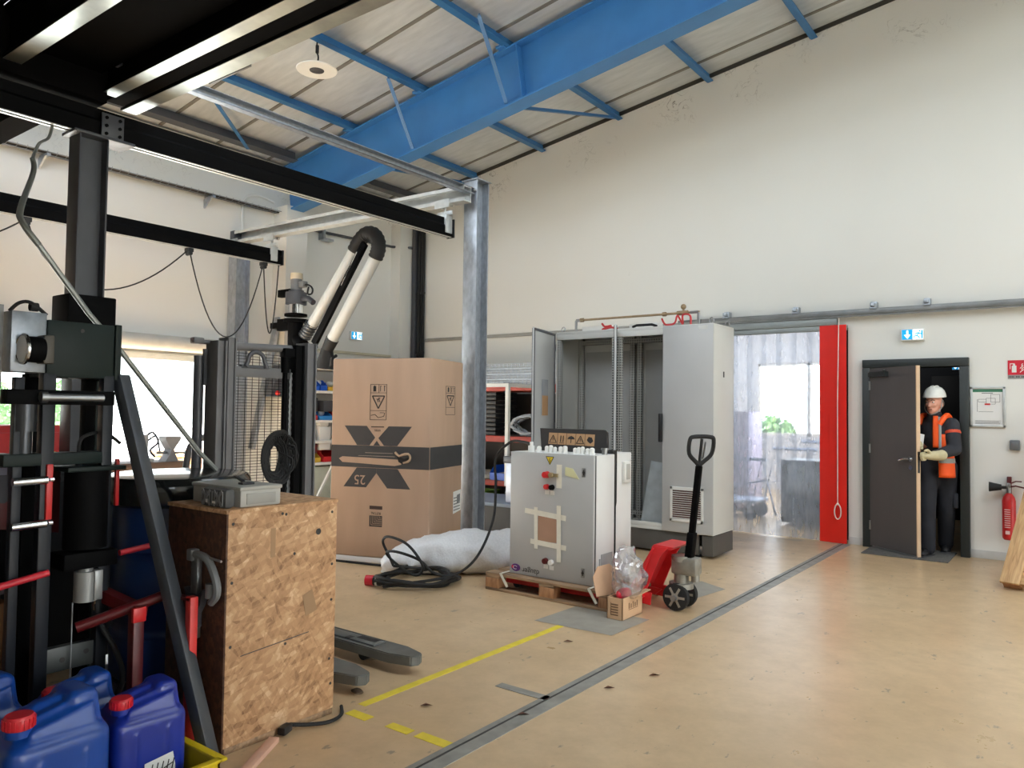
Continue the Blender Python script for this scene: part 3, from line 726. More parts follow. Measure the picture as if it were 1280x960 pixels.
# ------------------------------------------------------------------ left wall services
t = thing('cable_tray', 'long wire cable tray with cables running along the upper window wall', 'tray', (-9.2, 3.2, 4.27))
m = MB()
for dx, z in ((.02, 4.27), (.10, 4.255), (.17, 4.27)): m.tube([(XL + dx, -1, z), (XL + dx, 6.62, z)], .006, seg=5)
for k in range(76): y = -.95 + .1 * k; m.tube([(XL + .02, y, 4.29), (XL + .05, y, 4.255), (XL + .15, y, 4.255), (XL + .17, y, 4.29)], .003, seg=4)
m.build('wire_basket', STEEL, t)
m = MB(); [m.tube([(XL + .05 + .03 * k, -1, 4.268), (XL + .06 + .03 * k, 2, 4.272 + .006 * k), (XL + .05 + .03 * k, 6.62, 4.268)], .011, seg=6, smooth=8) for k in range(3)]; m.build('cables', M('dark cable', (58, 54, 50), .6), t)
for y in (.2, 2.0, 3.55, 5.55):
    m = MB(); m.box(XL, XL + .2, y - .02, y + .02, 4.22, 4.25); m.prism([(0, 4.22), (.18, 4.22), (0, 4.1)], (XL, y - .01, 0), (1, 0, 0), (0, 0, 1), .02); m.build('bracket', GALV, t)
t = thing('conduit', 'dark conduit pipe running to the corner behind the extraction arm', 'conduit', (-9.2, 8, 4.18))
m = MB(); m.tube([(XL + .06, 7.3, 4.15), (XL + .06, 8.9, 4.19), (XL + .25, 9.2, 4.2)], .022, seg=8); m.build('pipe', CHAR, t)
m = MB(); m.box(XL, XL + .12, 7.42, 7.46, 4.05, 4.2); m.box(XL, XL + .12, 7.42, 7.62, 4.03, 4.06); m.build('bracket', GALV, t)
m = MB(); m.tube([(XL + .018, 6.1, 3.9), (XL + .018, 6.1, 4.32), (XL + .018, 6.3, 4.46), (XL + .018, 6.6, 4.42)], .018, seg=8, smooth=6); m.build('white_pipe_bend', WHITE, label='thin white pipe bending over near the pilaster top', cat='pipe')
exit_sign((-1.49, 12.5, 2.13), (1, 0, 0), .16, .075, 'tiny lit exit sign deep inside the dark passage behind the person', .03)
t = thing('beam_stub', 'short dark steel plate hanging below the nearest platform beam', 'plate', (-4.4, 2.8, 3.55)); MB().box(-4.60, -4.14, 2.742, 2.756, 3.60, 3.66, .003).build('plate', MGREY, t)
exit_sign((-9.3, 8.06, 2.56), (0, 1, 0), .24, .14, 'small lit exit sign on the end of the window wall near the big carton', .05)
t = thing('wall_control_box', 'dark control box with red emergency button on the wall behind the stacker mesh', 'control box', (-9.05, 6.5, 1.5))
m = MB(); m.prism([(6.32, 1.62), (6.62, 1.62), (6.62, 2.06), (6.45, 2.06)], (-9.0, 0, 0), (0, 1, 0), (0, 0, 1), .14); m.build('housing', CHAR, t)
MB().ball((-8.85, 6.42, 1.67), .035, 10).build('emergency_button', RED, t)
m = MB(); m.cyl((-8.86, 6.52, 1.78), (-8.84, 6.52, 1.78), .02, seg=10); m.cyl((-8.86, 6.59, 1.78), (-8.84, 6.59, 1.78), .02, seg=10); m.box(-8.86, -8.852, 6.46, 6.6, 1.87, 1.92); m.build('knobs', WHITE, t)
# ------------------------------------------------------------------ galvanised frame carrying the light crane
t = thing('galvanised_column', 'tall galvanised steel column standing beside the big cardboard carton', 'column', (-5.16, 6.2, 0))
m = MB(); zt = 3.9
m.box(-5.25, -5.07, 6.10, 6.112, 0, zt, .002); m.box(-5.25, -5.07, 6.288, 6.30, 0, zt, .002); m.box(-5.166, -5.154, 6.112, 6.288, 0, zt)
m.build('profile', GALV, t)
MB().box(-5.32, -5.0, 6.04, 6.36, 0, .015, .003).build('base_plate', GALV, t)
MB().box(-5.27, -5.05, 6.08, 6.32, zt, zt + .012, .002).build('top_plate', GALV, t)
t = thing('galvanised_column', 'galvanised steel column against the window wall seen through the stacker mesh', 'column', (-9.15, 6.0, 0))
m = MB(); m.box(-9.28, -9.1, 5.9, 5.912, 0, 3.75); m.box(-9.28, -9.1, 6.1, 6.112, 0, 3.75); m.box(-9.195, -9.183, 5.91, 6.1, 0, 3.75); m.build('profile', GALV, t)
m = MB(); m.bar((-9.15, 6.24, .9), (-9.15, 6.62, 2.75), .05, .1, up=(1, 0, 0)); m.build('wall_strut', GALV, label='grey diagonal strut leaning on the window wall beside the column', cat='strut')
t = thing('galvanised_beam', 'galvanised cross beam spanning from the window wall to the galvanised column', 'beam', (-7.2, 5.97, 3.7))
m = MB(); za, zb = 3.78, 3.72
for dz, h, y0, y1 in ((.075, .012, 5.92, 6.04), (-.075, .012, 5.92, 6.04)):
    m.bar((-9.28, 5.98, za + dz), (-5.1, 5.98, zb + dz), .12, h)
m.bar((-9.28, 6.035, za), (-5.1, 6.035, zb), .008, .15); m.bar((-9.28, 5.925, za + .06), (-5.1, 5.925, zb + .06), .006, .03); m.bar((-9.28, 5.925, za - .06), (-5.1, 5.925, zb - .06), .006, .03)
m.build('channel', GALVB, t)
MB().box(-9.29, -9.2, 5.915, 6.045, 3.7, 3.87, .006).build('end_cap', CHAR, t)
t = thing('galvanised_beam', 'galvanised beam running from the dark platform to the column top', 'beam', (-5.12, 4.5, 3.8))
m = MB(); m.box(-5.17, -5.165, 2.3, 6.1, 3.74, 3.81); m.box(-5.17, -5.10, 2.3, 6.1, 3.805, 3.81); m.box(-5.17, -5.10, 2.3, 6.1, 3.74, 3.745); m.box(-5.105, -5.10, 2.3, 6.1, 3.74, 3.755); m.build('channel', GALV, t)
m = MB(); m.cyl((-5.09, 6.06, 3.78), (-5.09, 6.12, 3.78), .012, seg=6); m.build('bolt', STEEL, t)
def crane_rail(x, y0, y1, label, zt=3.50):
    t = thing('crane_rail', label, 'rail', (x, (y0 + y1) / 2, zt - .19), group='black crane rails hung under the cross beam')
    m = MB(); prof = [(-.035, 0), (.035, 0), (.035, -.07), (.05, -.09), (.05, -.19), (.035, -.19), (.035, -.17), (-.035, -.17), (-.035, -.19), (-.05, -.19), (-.05, -.09), (-.035, -.07)]
    m.prism([(a, b) for a, b in prof], (x, y1, zt), (1, 0, 0), (0, 0, 1), y1 - y0); m.build('profile', BLACKP, t, ang=20)
    for s in (-1, 1):  # pale lips stand in for window light reflected under the black rail
        b = MB(); b.box(x + s * .026 - .012, x + s * .026 + .014 * 1, y0, y1 - .02, zt - .1945, zt - .19); b.build('lit_lip', GALVB, t)
    MB().box(x - .054, x + .054, y1, y1 + .02, zt - .195, zt + .004, .006).build('end_stop', PLASTB, t)
    b = MB(); yb = 5.97
    b.box(x - .045, x + .06, yb - .05, yb + .05, zt - .16, zt + .03, .004); b.build('hanger_clamp', GALVB, t)
    b = MB(); b.box(x - .1, x + .1, yb - .012, yb + .012, zt + .03, zt + .075, .003); b.cyl((x, yb, zt + .03), (x, yb, zt + .15), .013, seg=8)
    for s in (-.07, .07):
        b.cyl((x + s, yb - .05, zt + .15), (x + s, yb - .02, zt + .15), .03, seg=12); b.cyl((x + s, yb + .02, zt + .15), (x + s, yb + .05, zt + .15), .03, seg=12)
    b.box(x - .1, x + .1, yb - .06, yb - .052, zt + .1, zt + .19); b.build('trolley', GALVB, t)
    return t
ra = crane_rail(-5.4, -1.6, 6.05, 'long black crane rail running from the black post to the galvanised beam')
rb = crane_rail(-8.42, -1., 6.1, 'black crane rail closer to the window wall with cable loops below it', 3.53)
for i, pts in enumerate([[(2.0, 3.33), (1.2, 2.95), (.4, 3.33)], [(2.93, 3.34), (2.65, 3.05), (2.35, 2.92), (2.0, 3.0), (1.6, 3.33)], [(2.93, 3.34), (3.25, 3.0), (3.7, 2.72), (4.1, 2.75), (4.5, 2.95), (4.79, 3.33)], [(4.79, 3.33), (4.95, 2.6), (5.3, 2.32), (5.65, 2.45), (6.0, 3.33)], [(5.98, 3.33), (5.93, 2.7), (6.05, 2.35), (6.25, 2.5), (6.3, 3.0)]]):
    pass
def festoon(y0, y1, sag, label, skew=.5):
    m = MB(); n_ = 22; pts = []
    for k in range(n_ + 1):
        s = k / n_; q = s ** (1.0 if skew == .5 else (1.35 if skew > .5 else .75))
        pts.append((-8.42, y0 + (y1 - y0) * s, 3.33 - sag * 4 * q * (1 - q)))
    m.tube(pts, .008, seg=6); m.build('festoon_cable', BLACKM, label=label, cat='cable', group='cable loops under the crane rail')
festoon(1.2, 3.1, .42, 'black cable loop hanging under the rail left of the post')
festoon(3.1, 4.83, .62, 'wide black cable loop hanging under the rail right of the post', .3)
festoon(4.83, 5.85, 1.0, 'deep black cable loop hanging before the rail end')
festoon(5.85, 6.08, .9, 'narrow black cable loop at the very end of the rail')
for y, lb_ in ((3.1, 'cable runner under the rail beside the black post'), (4.83, 'cable runner midway along the rail'), (5.85, 'cable runner near the end of the rail')):
    m = MB(); m.box(-8.46, -8.38, y - .04, y + .04, 3.29, 3.34, .01); m.cyl((-8.46, y, 3.275), (-8.38, y, 3.275), .025, seg=10); m.build('cable_runner', PLASTB, label=lb_, cat='runner', group='cable runners under the crane rail')
# black post and platform beams at the upper left
t = thing('black_post', 'black steel post carrying the crane rail behind the press', 'post', (-5.4, 2.35, 0))
m = MB(); m.box(-5.48, -5.32, 2.26, 2.272, 0, 3.3, .002); m.box(-5.48, -5.32, 2.438, 2.45, 0, 3.3, .002); m.box(-5.406, -5.394, 2.272, 2.438, 0, 3.3); m.build('profile', CHAR, t)
m = MB(); m.box(-5.5, -5.3, 2.22, 2.62, 3.285, 3.305, .003); m.box(-5.34, -5.325, 2.40, 2.55, 3.3, 3.47, .003); m.build('head_plate', CHAR, t)
for y in (2.43, 2.52):
    for z in (3.33, 3.385, 3.44): b = MB(); b.cyl((-5.325, y, z), (-5.315, y, z), .012, seg=6); b.build('bolt', BLACKP, t)
m = MB(); m.box(-5.52, -5.27, 2.2, 2.51, 1.9, 2.2, .01); m.build('post_clamp', BLACKP, t)
def plat_beam(y, z0, h, w_, x0, x1, label, lip=GALVB):
    t = thing('platform_beam', label, 'beam', ((x0 + x1) / 2, y, z0), group='black beams of the platform overhead')
    m = MB(); m.box(x0, x1, y - w_ / 2, y + w_ / 2, z0 + h - .03, z0 + h, .004); m.box(x0, x1, y - .02, y + .02, z0 + .02, z0 + h - .03); m.box(x0, x1, y - w_ / 2, y + w_ / 2, z0 + .004, z0 + .024, .003); m.build('profile', BLACKP, t)
    m = MB(); m.box(x0 + .02, x1, y - w_ / 2 + .003, y + w_ / 2 - .003, z0, z0 + .004); m.build('lit_flange', lip, t)
LIP = M('lit flange underside', (150, 156, 152), .3, .7, var=.2, scale=6)  # pale steel puts the window's reflection into the beam undersides
plat_beam(2.44, 3.6, .34, .1, -5.35, 3., 'second black platform beam crossing over the black post', LIP)
plat_beam(2.68, 3.6, .34, .11, -5.55, 3., 'black platform beam nearest the roof light crossing over the post', LIP)
plat_beam(1.84, 3.6, .34, .11, -8.6, 3., 'black platform beam closest to the viewer overhead', LIP)
m = MB(); m.box(-9.2, 3., -5.95, 2.76, 3.95, 4.0); S(m, 'platform_deck', M('dark platform deck', (20, 17, 15), .9, var=.2))  # deck extended out of view to keep light off the left foreground
m = MB(); m.box(-5.5, 2.9, 2.5, 2.62, 3.62, 3.94); m.box(-5.5, 2.9, 1.95, 2.38, 3.72, 3.94); S(m, 'platform_shade_infill', M('matt black infill', (10, 9, 9), .95, spec=.05))  # black blocks stand in for the shade between the beams
m = MB(); m.box(-5.56, -5.3, -3.1, 2.42, 3.53, 3.94, .005); m.box(-9.1, -5.56, 2.2, 2.4, 3.6, 3.94, .005); S(m, 'platform_edge_beam', MATS['matt black infill'])
# hanging disc lamp
t = thing('disc_lamp', 'white disc shaped hanging lamp under the roof', 'lamp', (-6.48, 5.1, 5.06))
m = MB(); m.lathe([(.21, 0), (.215, .01), (.2, .02), (.08, .05), (.05, .07), (0, .07)], (-6.48, 5.1, 5.06), seg=40); m.build('disc', WHITE, t)
m = MB(); m.lathe([(.0, -.016), (.05, -.014), (.075, -.004), (.078, .002)], (-6.48, 5.1, 5.06), seg=24); m.build('dark_centre', INKG, t)
m = MB(); m.tube([(-6.48, 5.1, 5.12), (-6.46, 5.1, 5.2), (-6.49, 5.1, 5.28), (-6.48, 5.1, 5.4)], .008, seg=6, smooth=4); m.cyl((-6.48, 5.1, 5.25), (-6.48, 5.1, 5.33), .018, seg=10); m.build('cord', BLACKM, t)
# ------------------------------------------------------------------ storage: red beamed rack along the back wall, white shelf by the window wall
t = thing('pallet_rack', 'dark rack with orange red beams along the back wall behind the column', 'rack', (-6.9, 8.75, 0))
for x in (-8.25, -6.97, -5.2):
    for y in (8.42, 9.15):
        m = MB(); m.box(x - .04, x + .04, y - .03, y + .03, 0, 1.9, .003); m.build('upright', M('rack upright', (52, 40, 40), .5), t)
for z in (.42, 1.03, 1.74):
    for y in (8.40, 9.16):
        m = MB(); m.box(-8.25, -5.2, y - .025, y + .025, z, z + .085, .006); m.box(-8.25, -5.2, y - .03, y - .024, z + .035, z + .05); m.build('beam', RACKR, t)
    m = MB(); m.box(-8.25, -5.2, 8.43, 9.14, z + .06, z + .085); m.build('shelf_panel', M('rack shelf board', (112, 100, 92), .7), t)
m = MB(); m.box(-8.25, -5.2, 9.19, 9.2, .1, 1.72); m.build('back_panel', M('rack back panel', (92, 86, 80), .7), t)
def wire_tray(x0, x1, y0, z0, label, h=.1, w_=.3):
    m = MB()
    for y in (y0, y0 + w_):
        for z in (z0 + .006, z0 + h * .55, z0 + h): m.tube([(x0, y, z), (x1, y, z)], .005, seg=4)
    n_ = int((x1 - x0) / .07)
    for k in range(n_ + 1):
        x = x0 + (x1 - x0) * k / n_; m.tube([(x, y0, z0 + h), (x, y0, z0 + .006), (x, y0 + w_, z0 + .006), (x, y0 + w_, z0 + h)], .004, seg=4)
    return m.build('wire_cable_tray', GALV, label=label, cat='cable tray', group='wire cable trays on top of the rack')
for k in range(4):
    wire_tray(-8.2 + .03 * k, -5.25 + .05 * k, 8.45 + .012 * k, 1.83 + .075 * k, ['lowest', 'second', 'third', 'topmost'][k] + ' wire cable tray in the stack on the red beamed rack', .07)
m = MB()
for k in range(10):
    z = 1.12 + .062 * k; m.box(-7.2, -6.62, 8.44, 8.95, z, z + .05, .006)
m.build('slatted_crate', PLASTB, label='black ribbed plastic crate standing on the middle rack shelf', cat='crate')
m = MB(); m.lathe([(.02, 0), (.26, .02), (.3, .04), (.3, .05), (.24, .07), (.0, .075)], (-6.95, 8.68, 1.75 - .01), seg=24)
o = m.build('tray_lid', M('pale tray', (186, 184, 174), .5), label='pale round lid lying on the black ribbed crate', cat='lid'); o.location.z = 1.735 - .0; o.location.z = 1.13 + .61
for v in (1,):
    pts = []
    for k in range(70):
        a = k * .55; pts.append((-6.1 + .24 * math.cos(a) + .03 * math.sin(k * 1.7), 8.55 + .1 * math.sin(k * .9), 1.27 + .13 * math.sin(a) + .012 * math.cos(k * 2.3)))
    m = MB(); m.tube(pts, .018, seg=6, smooth=3); m.build('hose_coil', M('pale grey hose', (176, 182, 188), .45), label='pale grey hose coiled on the rack shelf behind the tall cabinet', cat='hose')
m = MB(); m.prism([(0, 0), (.42, 0), (.34, .5), (.26, .56), (.05, .36)], (-5.96, 8.95, 1.12), (1, 0, 0), (0, 0, 1), .2); m.build('black_bag', BLACKM, label='black bag leaning on the middle rack shelf next to the hose', cat='bag')
m = MB(); m.lathe([(.0, 0), (.36, 0), (.38, .02), (.37, .07), (.3, .09), (0, .1)], (-6.9, 8.6, .86), seg=28); o = m.build('basin', M('pale basin', (176, 170, 158), .5), label='pale shallow basin on the lower rack shelf', cat='basin'); o.location.z = .505
def bin_(x0, x1, y0, y1, z, h, mt, label, front=(0, -1), cat='bin', group=None, slope=.5):
    m = MB(); th = .006
    m.box(x0, x1, y0, y1, z, z + th)
    if front[1]:
        m.prism([(y0, z), (y1, z), (y1, z + h), (y0 + .25 * (y1 - y0), z + h), (y0, z + h * slope)], (x0, 0, 0), (0, 1, 0), (0, 0, 1), th); m.prism([(y0, z), (y1, z), (y1, z + h), (y0 + .25 * (y1 - y0), z + h), (y0, z + h * slope)], (x1 - th, 0, 0), (0, 1, 0), (0, 0, 1), th)
        m.box(x0, x1, y1 - th, y1, z, z + h); m.box(x0, x1, y0, y0 + th, z, z + h * slope)
    else:
        q = [(x1, z), (x0, z), (x0, z + h), (x1 - .25 * (x1 - x0), z + h), (x1, z + h * slope)]
        m.prism(q, (0, y0, 0), (1, 0, 0), (0, 0, 1), -th); m.prism(q, (0, y1 - th, 0), (1, 0, 0), (0, 0, 1), -th)
        m.box(x0, x0 + th, y0, y1, z, z + h); m.box(x1 - th, x1, y0, y1, z, z + h * slope)
    return m.build('storage_bin', mt, label=label, cat=cat, group=group)
BB = M('blue bin plastic', (28, 86, 190), .4); RB = M('red bin plastic', (190, 40, 44), .4); YB_ = M('yellow bin plastic', (214, 178, 62), .4); GB = M('green bin plastic', (120, 164, 44), .45)
bin_(-7.55, -7.2, 8.35, 8.8, .505, .17, BB, 'blue storage bin on the lower rack shelf beside the carton', group='bins on the rack')
bin_(-7.15, -6.8, 8.35, 8.8, .12, .2, GB, 'green storage bin on the floor of the rack beside the carton', group='bins on the rack')
bin_(-7.6, -7.25, 8.35, 8.75, .12, .22, GB, 'second green bin further along the rack floor', group='bins on the rack')
bin_(-6.6, -6.3, 8.3, 8.7, .505, .2, BB, 'dark blue bin on the lower rack shelf right of the column', group='bins on the rack')
m = MB(); m.box(-7.65, -7.2, 8.38, 8.8, .70, .82, .01); o = m.build('carton_box', CARDD, label='small brown carton stacked over the blue bin on the rack', cat='box'); o.location.z = .68
m = MB(); m.lathe([(.07, 0), (.08, .01), (.08, .15), (.06, .19), (.03, .2)], (-7.35, 8.55, 1.12), seg=18); m.build('canister', WHITE, label='white canister on the middle rack shelf behind the carton', cat='canister')
for k in range(5):
    m = MB(); x = -6.55 + .1 * k; m.box(x, x + .085, 8.45, 8.95, .12, .30 + .05 * (k % 3), .008); m.build('dark_box', [INKG, CHAR, PLASTB][k % 3], label=['first', 'second', 'third', 'fourth', 'fifth'][k] + ' dark box in the row on the bottom of the rack, counting from the column', cat='box', group='dark boxes on the rack floor')
# test bench with a white tube frame, in front of the rack
t = thing('tube_frame_trolley', 'white square tube frame standing on the grey bench behind the small enclosure', 'frame', (-5.2, 7.35, 0))
yA = 7.3
m = MB(); m.box(-5.58, -5.535, yA, yA + .045, .56, 1.80); m.build('post', WHITE, t)
m = MB(); m.box(-6.404, -5.581, yA, yA + .045, 1.755, 1.80); m.build('top_bar', WHITE, t)
m = MB(); m.box(-6.45, -6.405, yA, yA + .045, .56, 1.80); m.build('post', WHITE, t)
m = MB(); m.box(-5.58, -5.535, yA + .046, yA + .7, 1.755, 1.8); m.build('top_bar', WHITE, t)
t = thing('grey_bench', 'low blue grey steel bench behind the bubble wrap', 'bench', (-5.4, 7.35, 0))
m = MB(); m.box(-6.6, -4.95, 6.95, 7.75, .36, .40, .005); m.build('top', M('blue grey steel top', (150, 164, 182), .4), t)
m = MB(); m.box(-5.7, -4.97, 7.0, 7.7, .03, .36); m.build('cabinet', PLINTH, t)
for x in (-6.55, -5.8):
    for y in (7.0, 7.65): m = MB(); m.box(x, x + .05, y, y + .05, 0, .36); m.build('leg', M('blue grey steel leg', (140, 154, 176), .4), t)
MB().box(-6.5, -5.75, 7.01, 7.03, .02, .34, .003).build('front_panel', MATS['blue grey steel leg'], t)
t = thing('wrapped_case', 'silvery wrapped case with dark top standing behind the small enclosure', 'case', (-5.1, 7.3, .4))
m = MB(); m.box(-5.38, -5.0, 7.06, 7.5, .40, .86, .01); m.jitter(.008, 9); m.build('wrapped_body', M('silver film', (214, 220, 232), .3, .15, var=.1, scale=12, bump=.4), t)
MB().box(-5.4, -4.98, 7.04, 7.52, .86, .94, .01).build('dark_top', CHAR, t); MB().box(-5.16, -5.12, 7.04, 7.06, .58, .72, .004).build('handle', INKG, t)
# white shelf unit
t = thing('white_shelf_unit', 'white shelf unit with coloured bins between the stacker and the carton', 'shelf', (-8.8, 7.4, 0))
for y in (6.7, 8.1):
    for x in (-9.2, -8.7): m = MB(); m.box(x - .02, x + .02, y - .02, y + .02, 0, 2.12); m.build('upright', WHITE, t)
ZS = [.12, .70, 1.01, 1.30, 1.72, 2.06]
for z in ZS: m = MB(); m.box(-9.22, -8.67, 6.68, 8.12, z - .04, z, .004); m.build('shelf_board', WHITE, t)
k = 0
names = [(1.72, 6.72, 7.0, .12, BB, 'blue bin on the upper white shelf beside the stacker'), (1.72, 7.02, 7.14, .15, BB, 'narrow blue bin next to it on the upper white shelf'), (1.72, 7.16, 7.36, .11, YB_, 'yellow bin on the upper white shelf'), (1.72, 7.4, 7.7, .13, BB, 'blue bin on the upper white shelf behind the carton edge'),
         (1.30, 6.7, 6.98, .12, RB, 'red bin on the second white shelf beside the stacker'), (1.30, 7.0, 7.24, .12, M('light blue bin', (56, 140, 216), .4), 'light blue bin on the second white shelf'), (1.30, 7.3, 7.56, .12, RB, 'red bin on the second white shelf behind the carton edge'),
         (.70, 6.72, 7.05, .13, YB_, 'tan yellow bin on the lower white shelf'), (.70, 7.1, 7.4, .15, RB, 'dark red bin on the lower white shelf')]
for z, y0, y1, h, mt, lb_ in names: bin_(-9.1, -8.68, y0, y1, z, h, mt, lb_, front=(1, 0), group='bins on the white shelf')
for i, (y, z, r_, mt) in enumerate([(6.85, 1.80, .06, PAPER), (7.08, 1.83, .05, PAPER), (7.3, 1.82, .05, WHITE), (6.9, 1.38, .05, WHITE), (7.15, 1.4, .05, PAPER)]):
    m = MB(); m.ball((-8.82, y, z), (r_, r_, r_ * .9), 10); m.jitter(.015, 12); m.build('crumpled_bag', mt, label=['first', 'second', 'third', 'fourth', 'fifth'][i] + ' small white bag in the shelf bins, counted from the upper shelf', cat='bag', group='small white bags in the shelf bins')
for i, (y, z, w_, h, mt) in enumerate([(6.85, 1.30 + .12, .3, .2, INKG), (7.25, 1.42, .3, .16, CHAR), (6.86, 1.01, .22, .14, PLASTB), (7.14, 1.01, .2, .2, PAPER), (7.12, 1.01 + .2, .16, .07, WHITE), (7.14, .70 + .17, .2, .1, PAPER), (6.9, .83, .22, .14, DRED)]):
    m = MB(); m.box(-8.98, -8.70, y - w_ / 2, y + w_ / 2, z, z + h, .015); m.build('parts_box', mt, label=['dark parts box resting on the red shelf bin', 'charcoal parts box resting on the light blue shelf bin', 'black parts box on the middle white shelf', 'white parts box on the middle white shelf', 'small white carton on top of the white parts box', 'white carton above the dark red bin', 'dark red case above the tan bin'][i], cat='box', group='boxes on the white shelf')
m = MB(); m.box(-9.05, -8.72, 6.78, 7.5, .02, .62, .01); o = m.build('pale_chest', M('pale green grey', (196, 204, 190), .5), label='pale chest standing on the floor level of the white shelf', cat='chest'); o.location.z = .12; o.scale.z = .85
m = MB(); m.bar((-8.5, 6.72, .012), (-8.63, 7.4, .95), .03, .03); m.build('white_bar', WHITE, label='white bar leaning in front of the white shelf', cat='bar')
# ------------------------------------------------------------------ tall triple cabinet
def mat_perf():
    m, n, b = nt('perforated frame rail'); L = n.links.new
    tc = node(n, 'ShaderNodeTexCoord'); sx = node(n, 'ShaderNodeSeparateXYZ'); L(tc.outputs['Object'], sx.inputs[0])
    f = node(n, 'ShaderNodeMath', operation='FRACT'); d = node(n, 'ShaderNodeMath', operation='MULTIPLY'); d.inputs[1].default_value = 1 / .028; L(sx.outputs['Z'], d.inputs[0]); L(d.outputs[0], f.inputs[0])
    g = node(n, 'ShaderNodeMath', operation='GREATER_THAN'); g.inputs[1].default_value = .5; L(f.outputs[0], g.inputs[0])
    f2 = node(n, 'ShaderNodeMath', operation='FRACT'); d2 = node(n, 'ShaderNodeMath', operation='MULTIPLY'); d2.inputs[1].default_value = 1 / .03; a2 = node(n, 'ShaderNodeMath', operation='ADD'); L(sx.outputs['X'], a2.inputs[0]); L(sx.outputs['Y'], a2.inputs[1]); L(a2.outputs[0], d2.inputs[0]); L(d2.outputs[0], f2.inputs[0])
    g2 = node(n, 'ShaderNodeMath', operation='GREATER_THAN'); g2.inputs[1].default_value = .55; L(f2.outputs[0], g2.inputs[0])
    mm = node(n, 'ShaderNodeMath', operation='MULTIPLY'); L(g.outputs[0], mm.inputs[0]); L(g2.outputs[0], mm.inputs[1])
    k = node(n, 'ShaderNodeMix', data_type='RGBA'); L(mm.outputs[0], k.inputs['Factor']); k.inputs['A'].default_value = lin((176, 178, 176)); k.inputs['B'].default_value = lin((40, 40, 40))
    L(k.outputs['Result'], b.inputs['Base Color']); b.inputs['Roughness'].default_value = .45
    return m
PERF = mat_perf()
x0, x1, y0, y1, z0, z1 = -4.87, -2.965, 7.33, 7.88, .24, 2.38
xm = -4.085
t = thing('switchgear_cabinet', 'tall grey triple switchgear cabinet with two open doors against the back wall', 'cabinet', (-3.9, 7.6, 0))
m = MB()
m.box(x0, x1, y0, y1, z1 - .03, z1, .003); m.box(x0, x1, y0, y1, z0, z0 + .03, .003); m.box(x0, x1, y1 - .015, y1, z0 + .03, z1 - .03)
m.box(x0, x0 + .015, y0, y1, z0 + .03, z1 - .03); m.box(x1 - .018, x1, y0, y1, z0 + .02, z1 - .02, .002)
m.box(x0, x1, y0, y0 + .03, z1 - .09, z1 - .03, .003); m.box(x0, x1, y0, y0 + .03, z0 + .03, z0 + .075, .003)
m.build('body', GREY7035, t)
for x, y in ((x0 + .03, y0 + .01), (xm - .03, y0 + .01), (xm + .03, y0 + .01), (x0 + .05, y1 - .09), (xm - .045, y1 - .09), (xm + .045, y1 - .09), (x1 - .06, y1 - .09)):
    m = MB(); m.box(x - .026, x + .026, y, y + .055, z0 + .03, z1 - .03, .003); m.build('frame_rail', PERF, t)
for za in (z1 - .12, z0 + .07): m = MB(); m.box(x0 + .03, x1 - .03, y1 - .1, y1 - .05, za, za + .05); m.build('frame_rail', PERF, t)
m = MB(); m.box(x0 + .09, xm - .09, y1 - .03, y1 - .02, z0 + .2, z1 - .2); m.box(xm + .1, x1 - .09, y1 - .03, y1 - .02, z0 + .2, z1 - .2); m.build('mounting_panel', M('grey panel', (172, 174, 174), .45, var=.03), t)
# closed right leaf
d = MB().box(-3.515, x1 + .002, y0 - .022, y0 - .001, z0 + .008, z1 - .006, .005).build('door', GREYD, t)
m = MB(); m.box(-3.55, -3.508, y0 - .055, y0 - .02, 1.16, 1.46, .01); m.build('handle', PLASTB, d)
m = MB(); m.box(-3.54, -3.52, y0 - .054, y0 - .05, 1.40, 1.43); m.build('lock_insert', WHITE, d)
m = MB(); m.box(-3.42, -3.06, y0 - .034, y0 - .02, .355, .385, .003); m.box(-3.42, -3.06, y0 - .034, y0 - .02, .68, .71, .003); m.box(-3.42, -3.395, y0 - .034, y0 - .02, .355, .71, .003); m.box(-3.085, -3.06, y0 - .034, y0 - .02, .355, .71, .003)
g = m.build('fan_grille', M('pale grille frame', (214, 214, 210), .5), t)
m = MB(); m.box(-3.4, -3.08, y0 - .0245, y0 - .0225, .38, .69); m.build('filter_mat', M('brown filter', (88, 58, 54), .8, var=.3, scale=30), g)
m = MB()
for k in range(14): m.cbox((-3.24, y0 - .031, .393 + .022 * k), (.32, .010, .004), Euler((R(-25), 0, 0)))
m.build('grille_slats', MATS['pale grille frame'], g)
MB().box(-3.12, -3.02, y0 - .0235, y0 - .022, z1 - .06, z1 - .02).build('type_plate', M('foil label', (206, 208, 206), .35), d)
